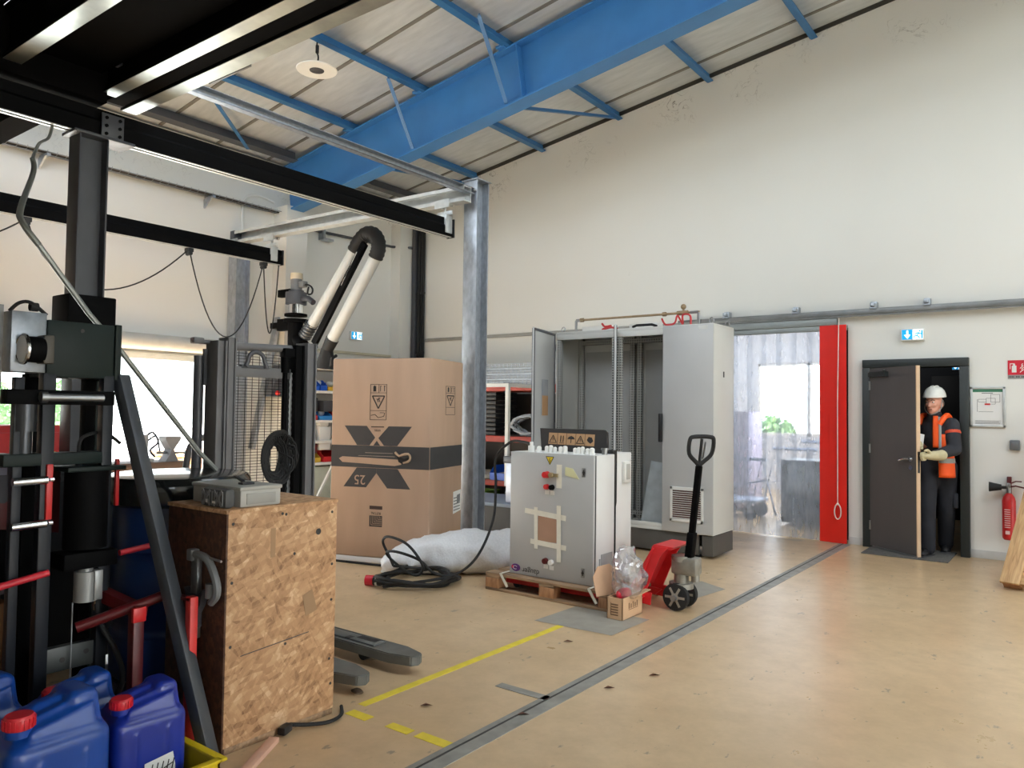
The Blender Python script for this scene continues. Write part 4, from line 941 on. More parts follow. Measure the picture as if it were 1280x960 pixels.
# the two open leaves
def leaf(h, ang, w_, name='door', win=False):
    u = Vector((math.cos(ang), math.sin(ang), 0)); n_ = Vector((u.y, -u.x, 0)); h = Vector(h)
    m = MB(); m.bar(h + Vector((0, 0, (z0 + z1) / 2)), h + u * w_ + Vector((0, 0, (z0 + z1) / 2)), .02, z1 - z0 - .014, bev=.003)
    o = m.build(name, GREYD, t)
    inn = n_ * -.013
    for s0, s1, za, zb in ((.02, w_ - .02, z1 - .05, z1 - .02), (.02, w_ - .02, z0 + .02, z0 + .05), (.015, .04, z0 + .02, z1 - .02), (w_ - .04, w_ - .015, z0 + .02, z1 - .02)):
        pass
    b = MB()
    for sgn in (-1, 1):
        off = n_ * (.013 * sgn)
        b.bar(h + u * .02 + off + Vector((0, 0, z1 - .03)), h + u * (w_ - .02) + off + Vector((0, 0, z1 - .03)), .008, .025)
        b.bar(h + u * .03 + off + Vector((0, 0, z0 + .02)), h + u * .03 + off + Vector((0, 0, z1 - .02)), .006, .022, up=u)
        b.bar(h + u * (w_ - .012) + off + Vector((0, 0, z0 + .02)), h + u * (w_ - .012) + off + Vector((0, 0, z1 - .02)), .006, .014, up=u)
    b.build('seal', CHAR, o)
    for z in (.5, 1.3, 2.2):
        b = MB(); b.cyl(h + Vector((0, 0, z - .04)), h + Vector((0, 0, z + .04)), .014, seg=8); b.build('hinge', STEEL, o)
    if win:
        off = n_ * -.0125
        b = MB(); c = h + u * (w_ * .52); b.bar(c - u * .1 + off * 1.2 + Vector((0, 0, 1.62)), c + u * .1 + off * 1.2 + Vector((0, 0, 1.62)), .006, .40); b.build('document_pocket', M('clear grey pocket', (160, 164, 170), .25), o)
        b = MB(); b.bar(c - u * .09 + off * 1.5 + Vector((0, 0, 1.53)), c + u * .09 + off * 1.5 + Vector((0, 0, 1.53)), .006, .22); b.build('card_in_pocket', CARDD, o)
    return o
leaf((-4.88, y0 - .012, 0), math.atan2(-.67, .17), .70, win=True)
leaf((-4.085, y0 - .012, 0), math.atan2(-.87, .485), .52)
# plinth and feet
m = MB(); m.box(x0 + .01, x1 - .16, y0 + .02, y0 + .04, .03, .235, .003); m.box(x1 - .12, x1 - .004, y0 + .004, y1 - .004, .03, .235, .006); m.box(x0 + .004, x0 + .1, y0 + .01, y1 - .01, .03, .235, .006); m.box(x0 + .1, x1 - .1, y1 - .03, y1 - .01, .03, .235)
m.build('plinth', PLINTH, t)
for x in (x0 + .2, -4., x1 - .2):
    for y in (y0 + .1, y1 - .1): m = MB(); m.cyl((x, y, 0), (x, y, .02), .035); m.cyl((x, y, .02), (x, y, .24), .014); m.build('foot', BLACKM, t)
for x in (x0 + .06, x1 - .05):
    for y in (y0 + .06, y1 - .06):
        m = MB(); m.tube([(x + .022 * math.cos(a), y, z1 + .035 + .028 * math.sin(a)) for a in [2 * math.pi * k / 16 for k in range(16)]], .007, seg=6, closed=True); m.cyl((x, y, z1), (x, y, z1 + .012), .014, seg=10); m.build('eye_bolt', STEEL, t)
m = MB(); m.box(x1, x1 + .004, y0 + .25, y0 + .275, 1.84, 1.90); m.build('knockout', INK, t)
m = MB(); m.bar((-3.66, y0 + .08, .275), (-3.58, y0 + .16, .93), .30, .008, up=(0, 1, 0)); o = m.build('loose_plate', M('zinc plate', (186, 194, 200), .35, .6, var=.12, scale=9), label='zinc plate leaning inside the right bay of the tall cabinet', cat='plate')
# bits lying on top of the tall cabinet
t = thing('pipe_manifold', 'long brass pipe with elbows and valve lying on top of the tall cabinet', 'pipe', (-3.95, 7.55, z1))
yy = 7.52
m = MB(); m.tube([(-4.69, yy, z1 + .15), (-3.2, yy, z1 + .15)], .013, seg=10); m.build('pipe', BRASS, t)
m = MB(); m.tube([(-4.66, yy, z1 + .15), (-4.715, yy, z1 + .15), (-4.72, yy, z1 + .14), (-4.72, yy, z1)], .016, seg=8); m.build('elbow', STEEL, t)
m = MB(); m.tube([(-3.3, yy, z1 + .15), (-3.22, yy, z1 + .15), (-3.21, yy, z1 + .14), (-3.21, yy, z1)], .016, seg=8); m.build('elbow', STEEL, t)
m = MB(); m.cyl((-3.45, yy, z1 + .15), (-3.33, yy, z1 + .15), .026, seg=10); m.cyl((-3.38, yy, z1 + .15), (-3.38, yy, z1 + .2), .012, seg=8); m.ball((-3.38, yy, z1 + .215), .03, 10); m.build('valve', BRASS, t)
for xa in (-4.66, -3.62): m = MB(); m.cyl((xa, yy, z1 + .15), (xa + .04, yy, z1 + .15), .024, seg=10); m.build('union_nut', BRASS, t)
m = MB(); m.box(-4.70, -4.3, 7.62, 7.76, z1, z1 + .085, .006); m.build('trunking', WHITE, label='white trunking box on the left of the tall cabinet top', cat='trunking')
m = MB(); m.box(-4.1, -3.75, 7.66, 7.8, z1, z1 + .09, .006); m.build('trunking', WHITE, label='white trunking box in the middle of the tall cabinet top', cat='trunking')
m = MB(); m.tube([(-3.93, 7.42, z1 + .02), (-3.88, 7.42, z1 + .035), (-3.7, 7.42, z1 + .035), (-3.64, 7.42, z1 + .015)], .014, seg=8); m.build('black_bar', BLACKM, label='black bar handle lying on the tall cabinet top', cat='handle')
REDC = M('red cable', (196, 56, 60), .5)
m = MB(); m.tube([(-4.36, 7.5, z1 + .09), (-4.3, 7.46, z1 + .05), (-4.24, 7.5, z1 + .06), (-4.33, 7.46, z1 + .02), (-4.2, 7.42, z1 + .03), (-4.12, 7.43, z1 + .015)], .012, seg=6, smooth=6); m.build('red_cable', REDC, label='short red cable bundle above the open cabinet door', cat='cable')
m = MB(); m.tube([(-3.62, 7.5, z1 + .1), (-3.56, 7.47, z1 + .03), (-3.46, 7.47, z1 + .04), (-3.43, 7.48, z1 + .12), (-3.38, 7.5, z1 + .03), (-3.36, 7.46, z1 + .12), (-3.28, 7.46, z1 + .11), (-3.27, 7.46, z1 + .015)], .011, seg=6, smooth=6); m.build('red_cable', REDC, label='looped red cable under the valve on the cabinet top', cat='cable')

# ------------------------------------------------------------------ pallet with the two enclosures
t = thing('wooden_pallet', 'wooden pallet carrying the small grey enclosures', 'pallet', (-3.35, 5.32, 0))
px0, px1, py0, py1 = -3.95, -2.74, 4.93, 5.73
for y in (py0 + .05, (py0 + py1) / 2, py1 - .05): MB().box(px0, px1, y - .05, y + .05, 0, .022, .003).build('bottom_board', PALD, t)
for x in (px0 + .07, (px0 + px1) / 2, px1 - .07):
    for y in (py0 + .05, (py0 + py1) / 2, py1 - .05): MB().box(x - .07, x + .07, y - .05, y + .05, .022, .1, .004).build('block', BLOCK, t)
    MB().box(x - .07, x + .07, py0, py1, .1, .12, .003).build('cross_board', PALD, t)
for k in range(5): y = py0 + .06 + k * (py1 - py0 - .12) / 4; MB().box(px0, px1, y - .06, y + .06, .12, .142, .003).build('deck_board', PALD, t)
for x, yb in ((px0 + .21, py0), (px1 - .17, py0)):
    m = MB(); m.bar((x - .05, py0 - .006, .15), (x + .02, py0 - .008, .05), .004, .022, up=(1, 0, 0)); m.bar((x - .05, py0 - .004, .148), (x - .05, py0 + .12, .15), .02, .004); m.build('strap', M('white strap', (222, 218, 206), .5), t)
ex0, ex1, ez0, ez1 = -3.77, -2.975, .144, 1.135
t = thing('control_enclosure', 'upside down grey control enclosure with taped window standing on the pallet', 'enclosure', (-3.37, 5.2, .144))
m = MB(); m.box(ex0, ex1, 5.055, 5.335, ez0, ez1, .006); m.build('body', M('enclosure white grey', (222, 223, 222), .42, var=.02), t)
m = MB(); m.box(ex0 + .004, ex1 - .004, 5.046, 5.056, ez0 + .004, ez1 - .004); m.build('door_seal', BLACKM, t)
d = MB().box(ex0, ex1 - .004, 5.018, 5.046, ez0, ez1, .006).build('door', GREYD, t)
yf = 5.018
def fr(x0, x1, z0, z1, name, mt, th=.0012, off=0., par=None, y=None):
    m = MB(); m.box(x0, x1, yf - off - th, yf - off, z0, z1); return m.build(name, mt, par or d)
m = MB(); m.prism([(-3.418, 1.108), (-3.345, 1.108), (-3.381, 1.046)], (0, yf, 0), (1, 0, 0), (0, 0, 1), .0012); w_ = m.build('warning_label', YELT, d)
m = MB(); ol = [(-3.418, 1.108), (-3.345, 1.108), (-3.381, 1.046)]
for a, b in zip(ol, ol[1:] + ol[:1]): m.bar((a[0], yf - .0016, a[1]), (b[0], yf - .0016, b[1]), .0012, .005)
m.tube([(-3.378, yf - .002, 1.098), (-3.388, yf - .002, 1.082), (-3.377, yf - .002, 1.082), (-3.383, yf - .002, 1.062)], .0028, seg=4); m.build('lightning_symbol', INK, w_)
def button(x, z, mt, cap, r_=.024, l_=.028):
    m = MB(); m.cyl((x, yf - .008, z), (x, yf, z), r_ * 1.1, seg=16); m.cyl((x, yf - l_, z), (x, yf - .008, z), r_, seg=16); o = m.build('push_button', mt, d)
    if cap: m = MB(); m.box(x - .02, x + .02, yf - .003, yf - .0005, z - .06, z - .028); m.build('tag', cap, o)
button(-3.405, .965, RED, None, .025, .045); button(-3.405, .87, RED, PAPER, .02); button(-3.355, .868, BLACKP, PAPER, .02)
button(-3.41, .285, DRED, PAPER, .022); button(-3.355, .28, PAPER, PAPER, .02)
m = MB(); m.cyl((-3.36, yf - .03, .965), (-3.36, yf, .965), .02, seg=12); m.box(-3.365, -3.30, yf - .014, yf - .001, .952, .978); m.build('rotary_switch', M('dull brass', (150, 134, 100), .5), d)
m = MB(); m.box(-3.318, -3.268, yf - .0015, yf - .0005, .865, 1.05); m.build('tape_piece', TAPE, d)
m = MB(); m.prism([(-3.235, 1.035), (-3.165, 1.025), (-3.105, .945), (-3.235, .97)], (0, yf, 0), (1, 0, 0), (0, 0, 1), .004); m.build('yellowed_label', M('pale yellow label', (214, 214, 170), .5), d)
fr(-3.49, -3.30, .435, .635, 'window_card', M('brown card patch', (164, 128, 106), .75))
tp = [((-3.62, .665), (-3.225, .635), .042), ((-3.56, .425), (-3.22, .405), .04), ((-3.51, .70), (-3.505, .37), .035), ((-3.29, .73), (-3.285, .29), .04)]
m = MB()
for i_, (a, b, wd) in enumerate(tp): m.bar((a[0], yf - .0022 - .0012 * i_, a[1]), (b[0], yf - .0022 - .0012 * i_, b[1]), .001, wd)
m.build('masking_tape', TAPE, d)
m = MB(); m.lathe([(.03, 0), (.03, .0015), (0, .0015)], (-3.685, yf, .195), (0, -1, 0), 24)
for v in m.bm.verts: v.co.x = -3.705 + (v.co.x + 3.685) * 1.5
lg = m.build('logo_oval', M('logo violet', (92, 42, 116), .5), d)
m = MB(); m.lathe([(.0, 0), (.012, 0), (.012, .001)], (-3.735, yf - .0022, .199), (0, -1, 0), 16); m.build('logo_spot', M('logo red', (200, 40, 80), .5), lg)
m = MB(); m.tube([(-3.71 + .02 * math.cos(a), yf - .0022, .195 + .014 * math.sin(a)) for a in [.5 + k * .45 for k in range(12)]], .0025, seg=4); m.build('logo_swirl', PAPER, lg)
text('dauger', 'logo_lettering', .062, INK, d, (-3.556, yf - .001, .182), (-1, 0, 0), (0, 0, -1))
for z in (1.0, .235):
    m = MB(); m.box(-3.085, -3.05, yf - .004, yf, z - .035, z + .035, .003); o = m.build('lock_plate', STEEL, d); m = MB(); m.cyl((-3.067, yf - .007, z), (-3.067, yf - .003, z), .011, seg=10); m.box(-3.071, -3.063, yf - .008, yf - .004, z - .02, z + .02); m.build('lock_slot', INK, o)
# gland row, cable entry
for k, x in enumerate([-3.55, -3.475, -3.435, -3.395, -3.34, -3.30, -3.205, -3.17, -3.135, -3.09, -3.05]):
    m = MB(); r_ = [.02, .017, .018, .016, .019][k % 5]; m.cyl((x, 5.11, ez1), (x, 5.11, ez1 + .014), r_ * 1.15, seg=6); m.cyl((x, 5.11, ez1 + .014), (x, 5.11, ez1 + .034 + .006 * (k % 3)), r_, seg=12); m.ball((x, 5.11, ez1 + .036 + .006 * (k % 3)), (r_, r_, .012), 10); m.build('cable_gland', WHITE, t)
m = MB(); m.cyl((-3.62, 5.1, ez1), (-3.62, 5.1, ez1 + .05), .028, seg=12); m.cyl((-3.62, 5.1, ez1 + .05), (-3.62, 5.1, ez1 + .08), .016, seg=10); m.build('cable_gland', WHITE, t)
m = MB(); m.cyl((-2.99, 5.2, ez1), (-2.99, 5.2, ez1 + .035), .022, seg=12); m.cyl((-2.99, 5.2, ez1 + .035), (-2.99, 5.2, ez1 + .05), .03, seg=12); m.build('cable_gland', STEEL, t)
m = MB(); m.box(ex1 - .0, ex1 + .006, 5.10, 5.115, .16, .34); m.box(ex1, ex1 + .004, 5.13, 5.30, .16, .37); m.build('side_vent', M('vent grey', (150, 152, 152), .5), t)
t = thing('steel_enclosure', 'second pale enclosure standing back to back behind the taped one', 'enclosure', (-3.37, 5.5, .144))
MB().box(ex0, ex1, 5.362, 5.615, ez0, ez1 + .004, .006).build('body', MATS['enclosure white grey'], t)
m = MB(); m.box(ex1, ex1 + .028, 5.45, 5.56, .90, 1.07, .005); m.build('latch_box', M('latch white', (226, 227, 224), .4), t)
m = MB(); m.box(ex1 + .028, ex1 + .032, 5.475, 5.535, .925, 1.05, .002); m.build('latch_cover', LGREY, t)
m = MB(); m.prism([(5.336, 1.15), (5.362, 1.15), (5.362, .75), (5.35, .72), (5.348, .16), (5.344, .16), (5.34, .74)], (ex0 + .05, 0, 0), (0, 1, 0), (0, 0, 1), ex1 - ex0 - .045); m.box(ex1 - .2, ex1 + .0, 5.3, 5.37, 1.142, 1.165); m.build('foam_sheet', FOAM, label='black foam sheet clamped between the two small enclosures', cat='foam')
t = thing('pictogram_board', 'black carton board with warning pictograms standing on the enclosure', 'carton', (-3.4, 5.3, 1.14))
m = MB(); ob = Vector((-3.69, 5.30, 1.14)); uu = Vector((1, 0.02, 0)); vv = Vector((0, .12, 1))
m.prism([(0.03, 0), (.66, -.004), (.645, .165), (.62, .185), (.0, .185)], ob, uu, vv, -.025); m.build('panel', M('black card', (38, 36, 36), .7), t)
m = MB(); m.prism([(.095, .055), (.535, .05), (.535, .145), (.095, .15)], ob, uu, vv, .0015); pp = m.build('pictogram_strip', CARDD, t)
q = lambda a, b: ob + uu.normalized() * a + vv.normalized() * b - Vector((0, .003, 0))
m = MB()
for k in range(1, 5): m.bar(q(.095 + .088 * k, .052), q(.095 + .088 * k, .148), .003, .001)
for c in (.139, .403):
    for a, b in (((-.034, .068), (.034, .068)), ((.034, .068), (0, .13)), ((0, .13), (-.034, .068))): m.tube([q(c + a[0], a[1]), q(c + b[0], b[1])], .003, seg=4)
    m.tube([q(c, .085), q(c, .11)], .0025, seg=4)
m.tube([q(.215, .075), q(.215, .128)], .004, seg=4); m.tube([q(.239, .075), q(.239, .128)], .004, seg=4); m.tube([q(.205, .066), q(.25, .066)], .003, seg=4)
m.prism([(.28, .1), (.35, .1), (.34, .118), (.315, .128), (.29, .118)], ob - Vector((0, .002, 0)), uu, vv, .001); m.tube([q(.315, .1), q(.315, .068)], .003, seg=4)
m.prism([(.475, .085), (.5, .07), (.525, .09), (.51, .12), (.48, .125), (.465, .1)], ob - Vector((0, .002, 0)), uu, vv, .001)
m.build('pictograms', INK, pp)
# red pallet truck
t = thing('pallet_truck', 'red hand pallet truck parked with its forks under the wooden pallet', 'pallet truck', (-2.5, 5.4, 0))
for y in (5.17, 5.57):
    m = MB(); m.prism([(-3.93, .06), (-3.85, .042), (-2.70, .042), (-2.64, .09), (-2.70, .097), (-3.85, .097), (-3.93, .08)], (0, y + .075, 0), (1, 0, 0), (0, 0, 1), .15); m.build('fork', REDT, t)
    m = MB(); m.cyl((-3.78, y - .04, .038), (-3.78, y + .04, .038), .036, seg=14); m.build('load_roller', BLACKM, t)
    m = MB(); yy = y - .075 if y < 5.4 else y + .075; s = -1 if y < 5.4 else 1
    m.prism([(-2.78, .045), (-2.60, .03), (-2.59, .12), (-2.64, .12), (-2.52, .40), (-2.46, .47), (-2.58, .47), (-2.78, .12)], (0, y - .05 * s + .006, 0), (1, 0, 0), (0, 0, 1), .012); m.build('side_plate', REDT, t)
m = MB(); m.prism([(-2.60, .455), (-2.44, .455), (-2.42, .475), (-2.58, .48)], (0, 5.55, 0), (1, 0, 0), (0, 0, 1), .32); m.bar((-2.72, 5.37, .14), (-2.57, 5.37, .46), .34, .014, up=(1, 0, 0)); m.build('frame_bridge', REDT, t)
m = MB(); m.cyl((-2.42, 5.37, .2), (-2.42, 5.37, .38), .055); m.cyl((-2.42, 5.37, .36), (-2.42, 5.37, .40), .075); m.cbox((-2.38, 5.37, .33), (.2, .13, .13), None, .02); m.cyl((-2.31, 5.37, .22), (-2.31, 5.37, .36), .032); m.cyl((-2.42, 5.37, .16), (-2.42, 5.37, .2), .09)
m.build('pump_unit', M('pump grey', (150, 148, 140), .45, .5, var=.2, scale=14), t)
m = MB(); m.cyl((-2.43, 5.24, .1), (-2.43, 5.50, .1), .02); m.box(-2.46, -2.40, 5.33, 5.41, .08, .2, .006); m.build('steering_fork', STEEL, t)
for y in (5.30, 5.45):
    m = MB(); m.lathe([(.035, -.026), (.075, -.026), (.098, -.022), (.102, 0), (.098, .022), (.075, .026), (.035, .026)], (-2.43, y, .1025), (0, 1, 0), 32); o = m.build('steer_wheel', BLACKM, t)
    m = MB(); m.lathe([(0, -.029), (.03, -.029), (.03, .029), (0, .029)], (-2.43, y, .1025), (0, 1, 0), 20)
    for k in range(6): a = k * math.pi / 3; m.bar((-2.43 + .025 * math.cos(a), y, .1025 + .025 * math.sin(a)), (-2.43 + .078 * math.cos(a), y, .1025 + .078 * math.sin(a)), .055, .018, up=(-math.sin(a), 0, math.cos(a)))
    m.build('wheel_hub', M('hub beige', (150, 142, 130), .5), o)
m = MB(); m.bar((-2.36, 5.37, .36), (-2.335, 5.37, .58), .075, .055, up=(1, 0, 0), bev=.008); m.bar((-2.345, 5.37, .5), (-2.275, 5.35, 1.08), .045, .045, up=(1, 0, 0), bev=.008); m.build('drawbar', BLACKP, t)
hc = Vector((-2.275, 5.35, 1.08)); hu = Vector((.12, -.03, 1)).normalized(); hs = Vector((.75, .66, 0)).normalized()
m = MB(); m.tube([hc, hc + hu * .03 + hs * .03, hc + hu * .09 + hs * .085, hc + hu * .19 + hs * .09, hc + hu * .215 + hs * .06, hc + hu * .215 - hs * .06, hc + hu * .19 - hs * .09, hc + hu * .09 - hs * .085, hc + hu * .03 - hs * .03, hc], .016, seg=8, smooth=4); m.tube([hc, hc + hu * .2], .012, seg=8); m.build('handle_loop', BLACKM, t)
m = MB(); m.bar(hc + hu * .05 + hs * .02, hc + hu * .18 + hs * .03, .004, .012); m.build('release_lever', STEEL, t)
# open carton with plastic bag
t = thing('open_carton', 'small open brown carton on the floor at the pallet corner', 'carton', (-2.72, 4.97, 0))
cx0, cx1, cy0, cy1, hz = -2.725, -2.60, 4.79, 5.09, .155
m = MB(); m.box(cx0, cx1, cy0, cy0 + .005, 0, hz); m.box(cx0, cx1, cy1 - .005, cy1, 0, hz); m.box(cx0, cx0 + .005, cy0, cy1, 0, hz); m.box(cx1 - .005, cx1, cy0, cy1, 0, hz); m.box(cx0, cx1, cy0, cy1, 0, .005); m.build('box', CARDL, t)
m = MB(); m.prism([(.0, 0), (.30, 0), (.30, .14), (.24, .21), (.12, .22), (.02, .13)], (-2.725, 5.085, hz - .02), (-.3, -.95, 0), (-.2, -.05, 1), .005); m.build('flap', M('flap card', (206, 168, 136), .75), t)
m = MB(); m.bar((cx1 + .012, cy0 + .1, hz - .005), (cx1 + .03, cy1 + .03, hz + .015), .045, .005); m.build('flap', CARDL, t)
m = MB(); [m.box(cx0 + .03, cx0 + .09, cy0 - .0012, cy0, .03 + .018 * k, .04 + .018 * k) for k in range(5)]
m.box(cx0 + .03, cx0 + .034, cy0 - .0012, cy0, .03, .12); m.box(cx1, cx1 + .0012, 4.88, 5.02, .06, .064); [m.box(cx1, cx1 + .0012, 4.88 + .03 * k, 4.895 + .03 * k, .07, .11 - .01 * (k % 2)) for k in range(5)]; m.build('print', M('carton print', (120, 92, 66), .7), t)
def mat_plastic():
    m = bpy.data.materials.new('clear crumpled plastic'); m.use_nodes = True; n = m.node_tree; n.nodes.clear(); L = n.links.new
    out = node(n, 'ShaderNodeOutputMaterial'); a = node(n, 'ShaderNodeBsdfTransparent'); a.inputs[0].default_value = (.9, .9, .92, 1)
    g = node(n, 'ShaderNodeBsdfGlossy'); g.inputs['Roughness'].default_value = .12; d = node(n, 'ShaderNodeBsdfDiffuse'); d.inputs[0].default_value = lin((214, 210, 216))
    lw = node(n, 'ShaderNodeLayerWeight'); lw.inputs[0].default_value = .45
    x = node(n, 'ShaderNodeMixShader'); x.inputs[0].default_value = .25; L(a.outputs[0], x.inputs[1]); L(d.outputs[0], x.inputs[2])
    y = node(n, 'ShaderNodeMixShader'); L(lw.outputs['Facing'], y.inputs[0]); L(x.outputs[0], y.inputs[1]); L(g.outputs[0], y.inputs[2]); L(y.outputs[0], out.inputs[0])
    return m
PLAST = mat_plastic()
m = MB(); m.ball((-2.66, 4.97, .285), (.12, .14, .16), 28)
for v in m.bm.verts:
    d_ = Vector(noise.noise_vector(v.co * 7)) * .05 + Vector(noise.noise_vector(v.co * 19)) * .022
    v.co += d_
    if v.co.z > .4: v.co.z += (v.co.z - .4) * .6
m.build('plastic_bag', PLAST, label='clear crumpled plastic bag bulging out of the open carton', cat='bag', ang=12)
m = MB(); m.ball((-2.663, 4.93, .15), (.045, .09, .05), 14); m.jitter(.018, 11); m.build('red_wrapper', M('red wrapper', (214, 30, 54), .3), label='crumpled red wrapper inside the open carton', cat='wrapper')

# ------------------------------------------------------------------ big cardboard carton
cu = Vector((1.02, .32, 0)).normalized(); cv = Vector((-cu.y, cu.x, 0)); co = Vector((-5.89, 4.91, 0)); CL, CD, CH = 1.065, .76, 1.955
ca = math.atan2(cu.y, cu.x)
cen = co + cu * CL / 2 + cv * CD / 2
t = thing('cardboard_carton', 'tall brown cardboard carton with black printed cross standing on the floor', 'carton', cen, ca)
rm = Matrix((cu, cv, Vector((0, 0, 1)))).transposed()
m = MB(); m.cbox(cen + Vector((0, 0, .026)), (CL - .01, CD - .01, .052), rm, .006); m.build('foam_base', M('white foam board', (238, 238, 240), .7, var=.02), t)
m = MB(); m.cbox(cen + Vector((0, 0, (CH + .052) / 2)), (CL, CD, CH - .052), rm, .012, 3); m.build('box', CARD, t)
def fp_(poly, name, mt, off=.0008, side=False, th=.0008):
    m = MB()
    o = (co - cv * off) if not side else (co + cu * (CL + off))
    u_ = cu if not side else cv
    m.prism(poly, o, u_, (0, 0, 1), th); return m.build(name, mt, t)
def many(polys, name, mt, side=False, off=.0008):
    m = MB(); o = (co - cv * off) if not side else (co + cu * (CL + off)); u_ = cu if not side else cv
    for p in polys: m.prism(p, o, u_, (0, 0, 1), .0008)
    return m.build(name, mt, t)
many([[(.004, .905), (CL - .004, .905), (CL - .004, 1.115), (.004, 1.115)],
      [(.147, 1.305), (.391, 1.305), (.485, 1.194), (.425, 1.118), (.289, 1.118)], [(.629, 1.305), (.875, 1.305), (.723, 1.118), (.582, 1.118), (.52, 1.19)],
      [(.503, 1.165), (.467, 1.118), (.54, 1.118)],
      [(.29, .902), (.505, .902), (.505, .855), (.395, .715), (.147, .715)], [(.506, .902), (.731, .902), (.868, .715), (.624, .715), (.506, .855)]], 'printed_cross', INKG)
many([[(.004, .905), (CD - .004, .905), (CD - .004, 1.115), (.004, 1.115)]], 'printed_band', INKG, True)
text('25', 'printed_number', .13, CARD, t, co - cv * .0022 + cu * .325 + Vector((0, 0, .79)), -cu, (0, 0, -1))
text('RITTAL', 'printed_word', .034, INK, t, co - cv * .002 + cu * .507 + Vector((0, 0, .474)), -cu, (0, 0, -1))
text('VX25', 'printed_name', .03, INK, t, co - cv * .002 + cu * .51 + Vector((0, 0, 1.265)), -cu, (0, 0, -1))
many([[(.44, 1.292), (.58, 1.292), (.58, 1.302), (.44, 1.302)], [(.438, .51), (.576, .51), (.576, .543), (.438, .543)]] + [[(.438 + .0 + .02 * k, .346), (.576, .346 + .0), (.576, .349), (.438 + .02 * k, .349)] for k in range(1)], 'printed_bars', M('brown black print', (56, 40, 34), .6))
sq = [[(.438, .346), (.576, .346), (.576, .45), (.438, .45)]]
many(sq, 'printed_square', INK)
many([[(.455 + .018 * k, .36 + .014 * k), (.573, .36 + .014 * k), (.573, .364 + .014 * k), (.459 + .018 * k, .364 + .014 * k), (.459 + .018 * k, .447), (.455 + .018 * k, .447)] for k in range(6)], 'square_lines', CARD, off=.0018)
def pict(u0, u1, z0, z1, side, nm):
    P = lambda a, b: (u0 + (u1 - u0) * a, z0 + (z1 - z0) * b)
    o = (co - cv * .001) if not side else (co + cu * (CL + .001)); u_ = cu if not side else cv
    W3 = lambda a, b: o + u_ * P(a, b)[0] + Vector((0, 0, P(a, b)[1]))
    m = MB(); th = .004
    n3 = u_.cross(Vector((0, 0, 1)))
    def line(a, b, wd=.004): m.bar(W3(*a), W3(*b), wd, .002, up=n3)
    for a, b in (((0, 0), (1, 0)), ((1, 0), (1, 1)), ((1, 1), (0, 1)), ((0, 1), (0, 0)), ((0, .76), (1, .76)), ((0, .26), (1, .26)), ((.52, .76), (.52, 1))): line(a, b)
    for a, b in (((.12, .67), (.88, .67)), ((.88, .67), (.5, .32)), ((.5, .32), (.12, .67))): line(a, b, .011)
    for a, b in (((.62, .8), (.62, .95)), ((.86, .8), (.86, .95)), ((.6, .95), (.68, .95)), ((.82, .95), (.92, .95))): line(a, b, .006)
    line((.26, .8), (.26, .95), .03); line((.26, .9), (.26, .97), .008)
    for a, b in (((.4, .6), (.5, .5)), ((.5, .62), (.6, .5)), ((.45, .56), (.6, .62))): line(a, b, .007)
    if not side:
        for a, b in (((.05, .12), (.3, .15)), ((.3, .15), (.5, .06)), ((.5, .06), (.85, .1)), ((.85, .1), (.9, .2)), ((.6, .2), (.85, .2))): line(a, b, .005)
    m.build(nm, INK, t)
pict(.425, .60, 1.365, 1.705, False, 'pictogram_block'); pict(.34, .56, 1.42, 1.70, True, 'pictogram_block')
many([[(.55, .43), (.74, .45), (.74, .66), (.55, .65)]], 'paper_label', PAPER, True)
many([[(.56, .46 + .03 * k), (.72, .465 + .03 * k), (.72, .475 + .03 * k), (.56, .47 + .03 * k)] for k in range(5)] + [[(.64, .53), (.72, .54), (.72, .62), (.64, .61)]], 'label_print', MGREY, True, .002)
many([[(.09, .985), (.13, 1.005), (.4, 1.0), (.77, .99), (.77, .945), (.7, .93), (.3, .945), (.13, .95)]], 'torn_flap', CARD, off=.002)
many([[(.72, 1.03), (.8, 1.0), (.86, 1.02), (.85, .96), (.78, .95), (.74, .97)]], 'torn_hole', BLACKM, off=.003)
many([[(.3, 1.015), (.31, 1.02), (.7, 1.02), (.7, 1.015)], [(.38, 1.045), (.68, 1.045), (.68, 1.05), (.38, 1.05)]], 'small_print', M('pale print', (150, 140, 130), .7), off=.002)
m = MB(); m.tube([co - cv * .004 + cu * .71 + Vector((0, 0, 1.06)), co - cv * .03 + cu * .76 + Vector((0, 0, 1.03)), co - cv * .03 + cu * .85 + Vector((0, 0, 1.05)), co - cv * .02 + cu * .87 + Vector((0, 0, .99)), co - cv * .02 + cu * .8 + Vector((0, 0, .96))], .012, seg=5, smooth=3); m.jitter(.01, 20); m.build('torn_paper', M('torn paper', (170, 146, 122), .8, var=.2, scale=20), t)
# cable on the floor along the carton
m = MB(); m.tube([(-6.6, 4.72, .01), (-5.9, 4.85, .01), (-5.3, 4.98, .012), (-5.0, 5.05, .012)], .012, seg=6, smooth=6); m.build('floor_cable', BLACKM, label='black cable lying straight along the foot of the carton', cat='cable')
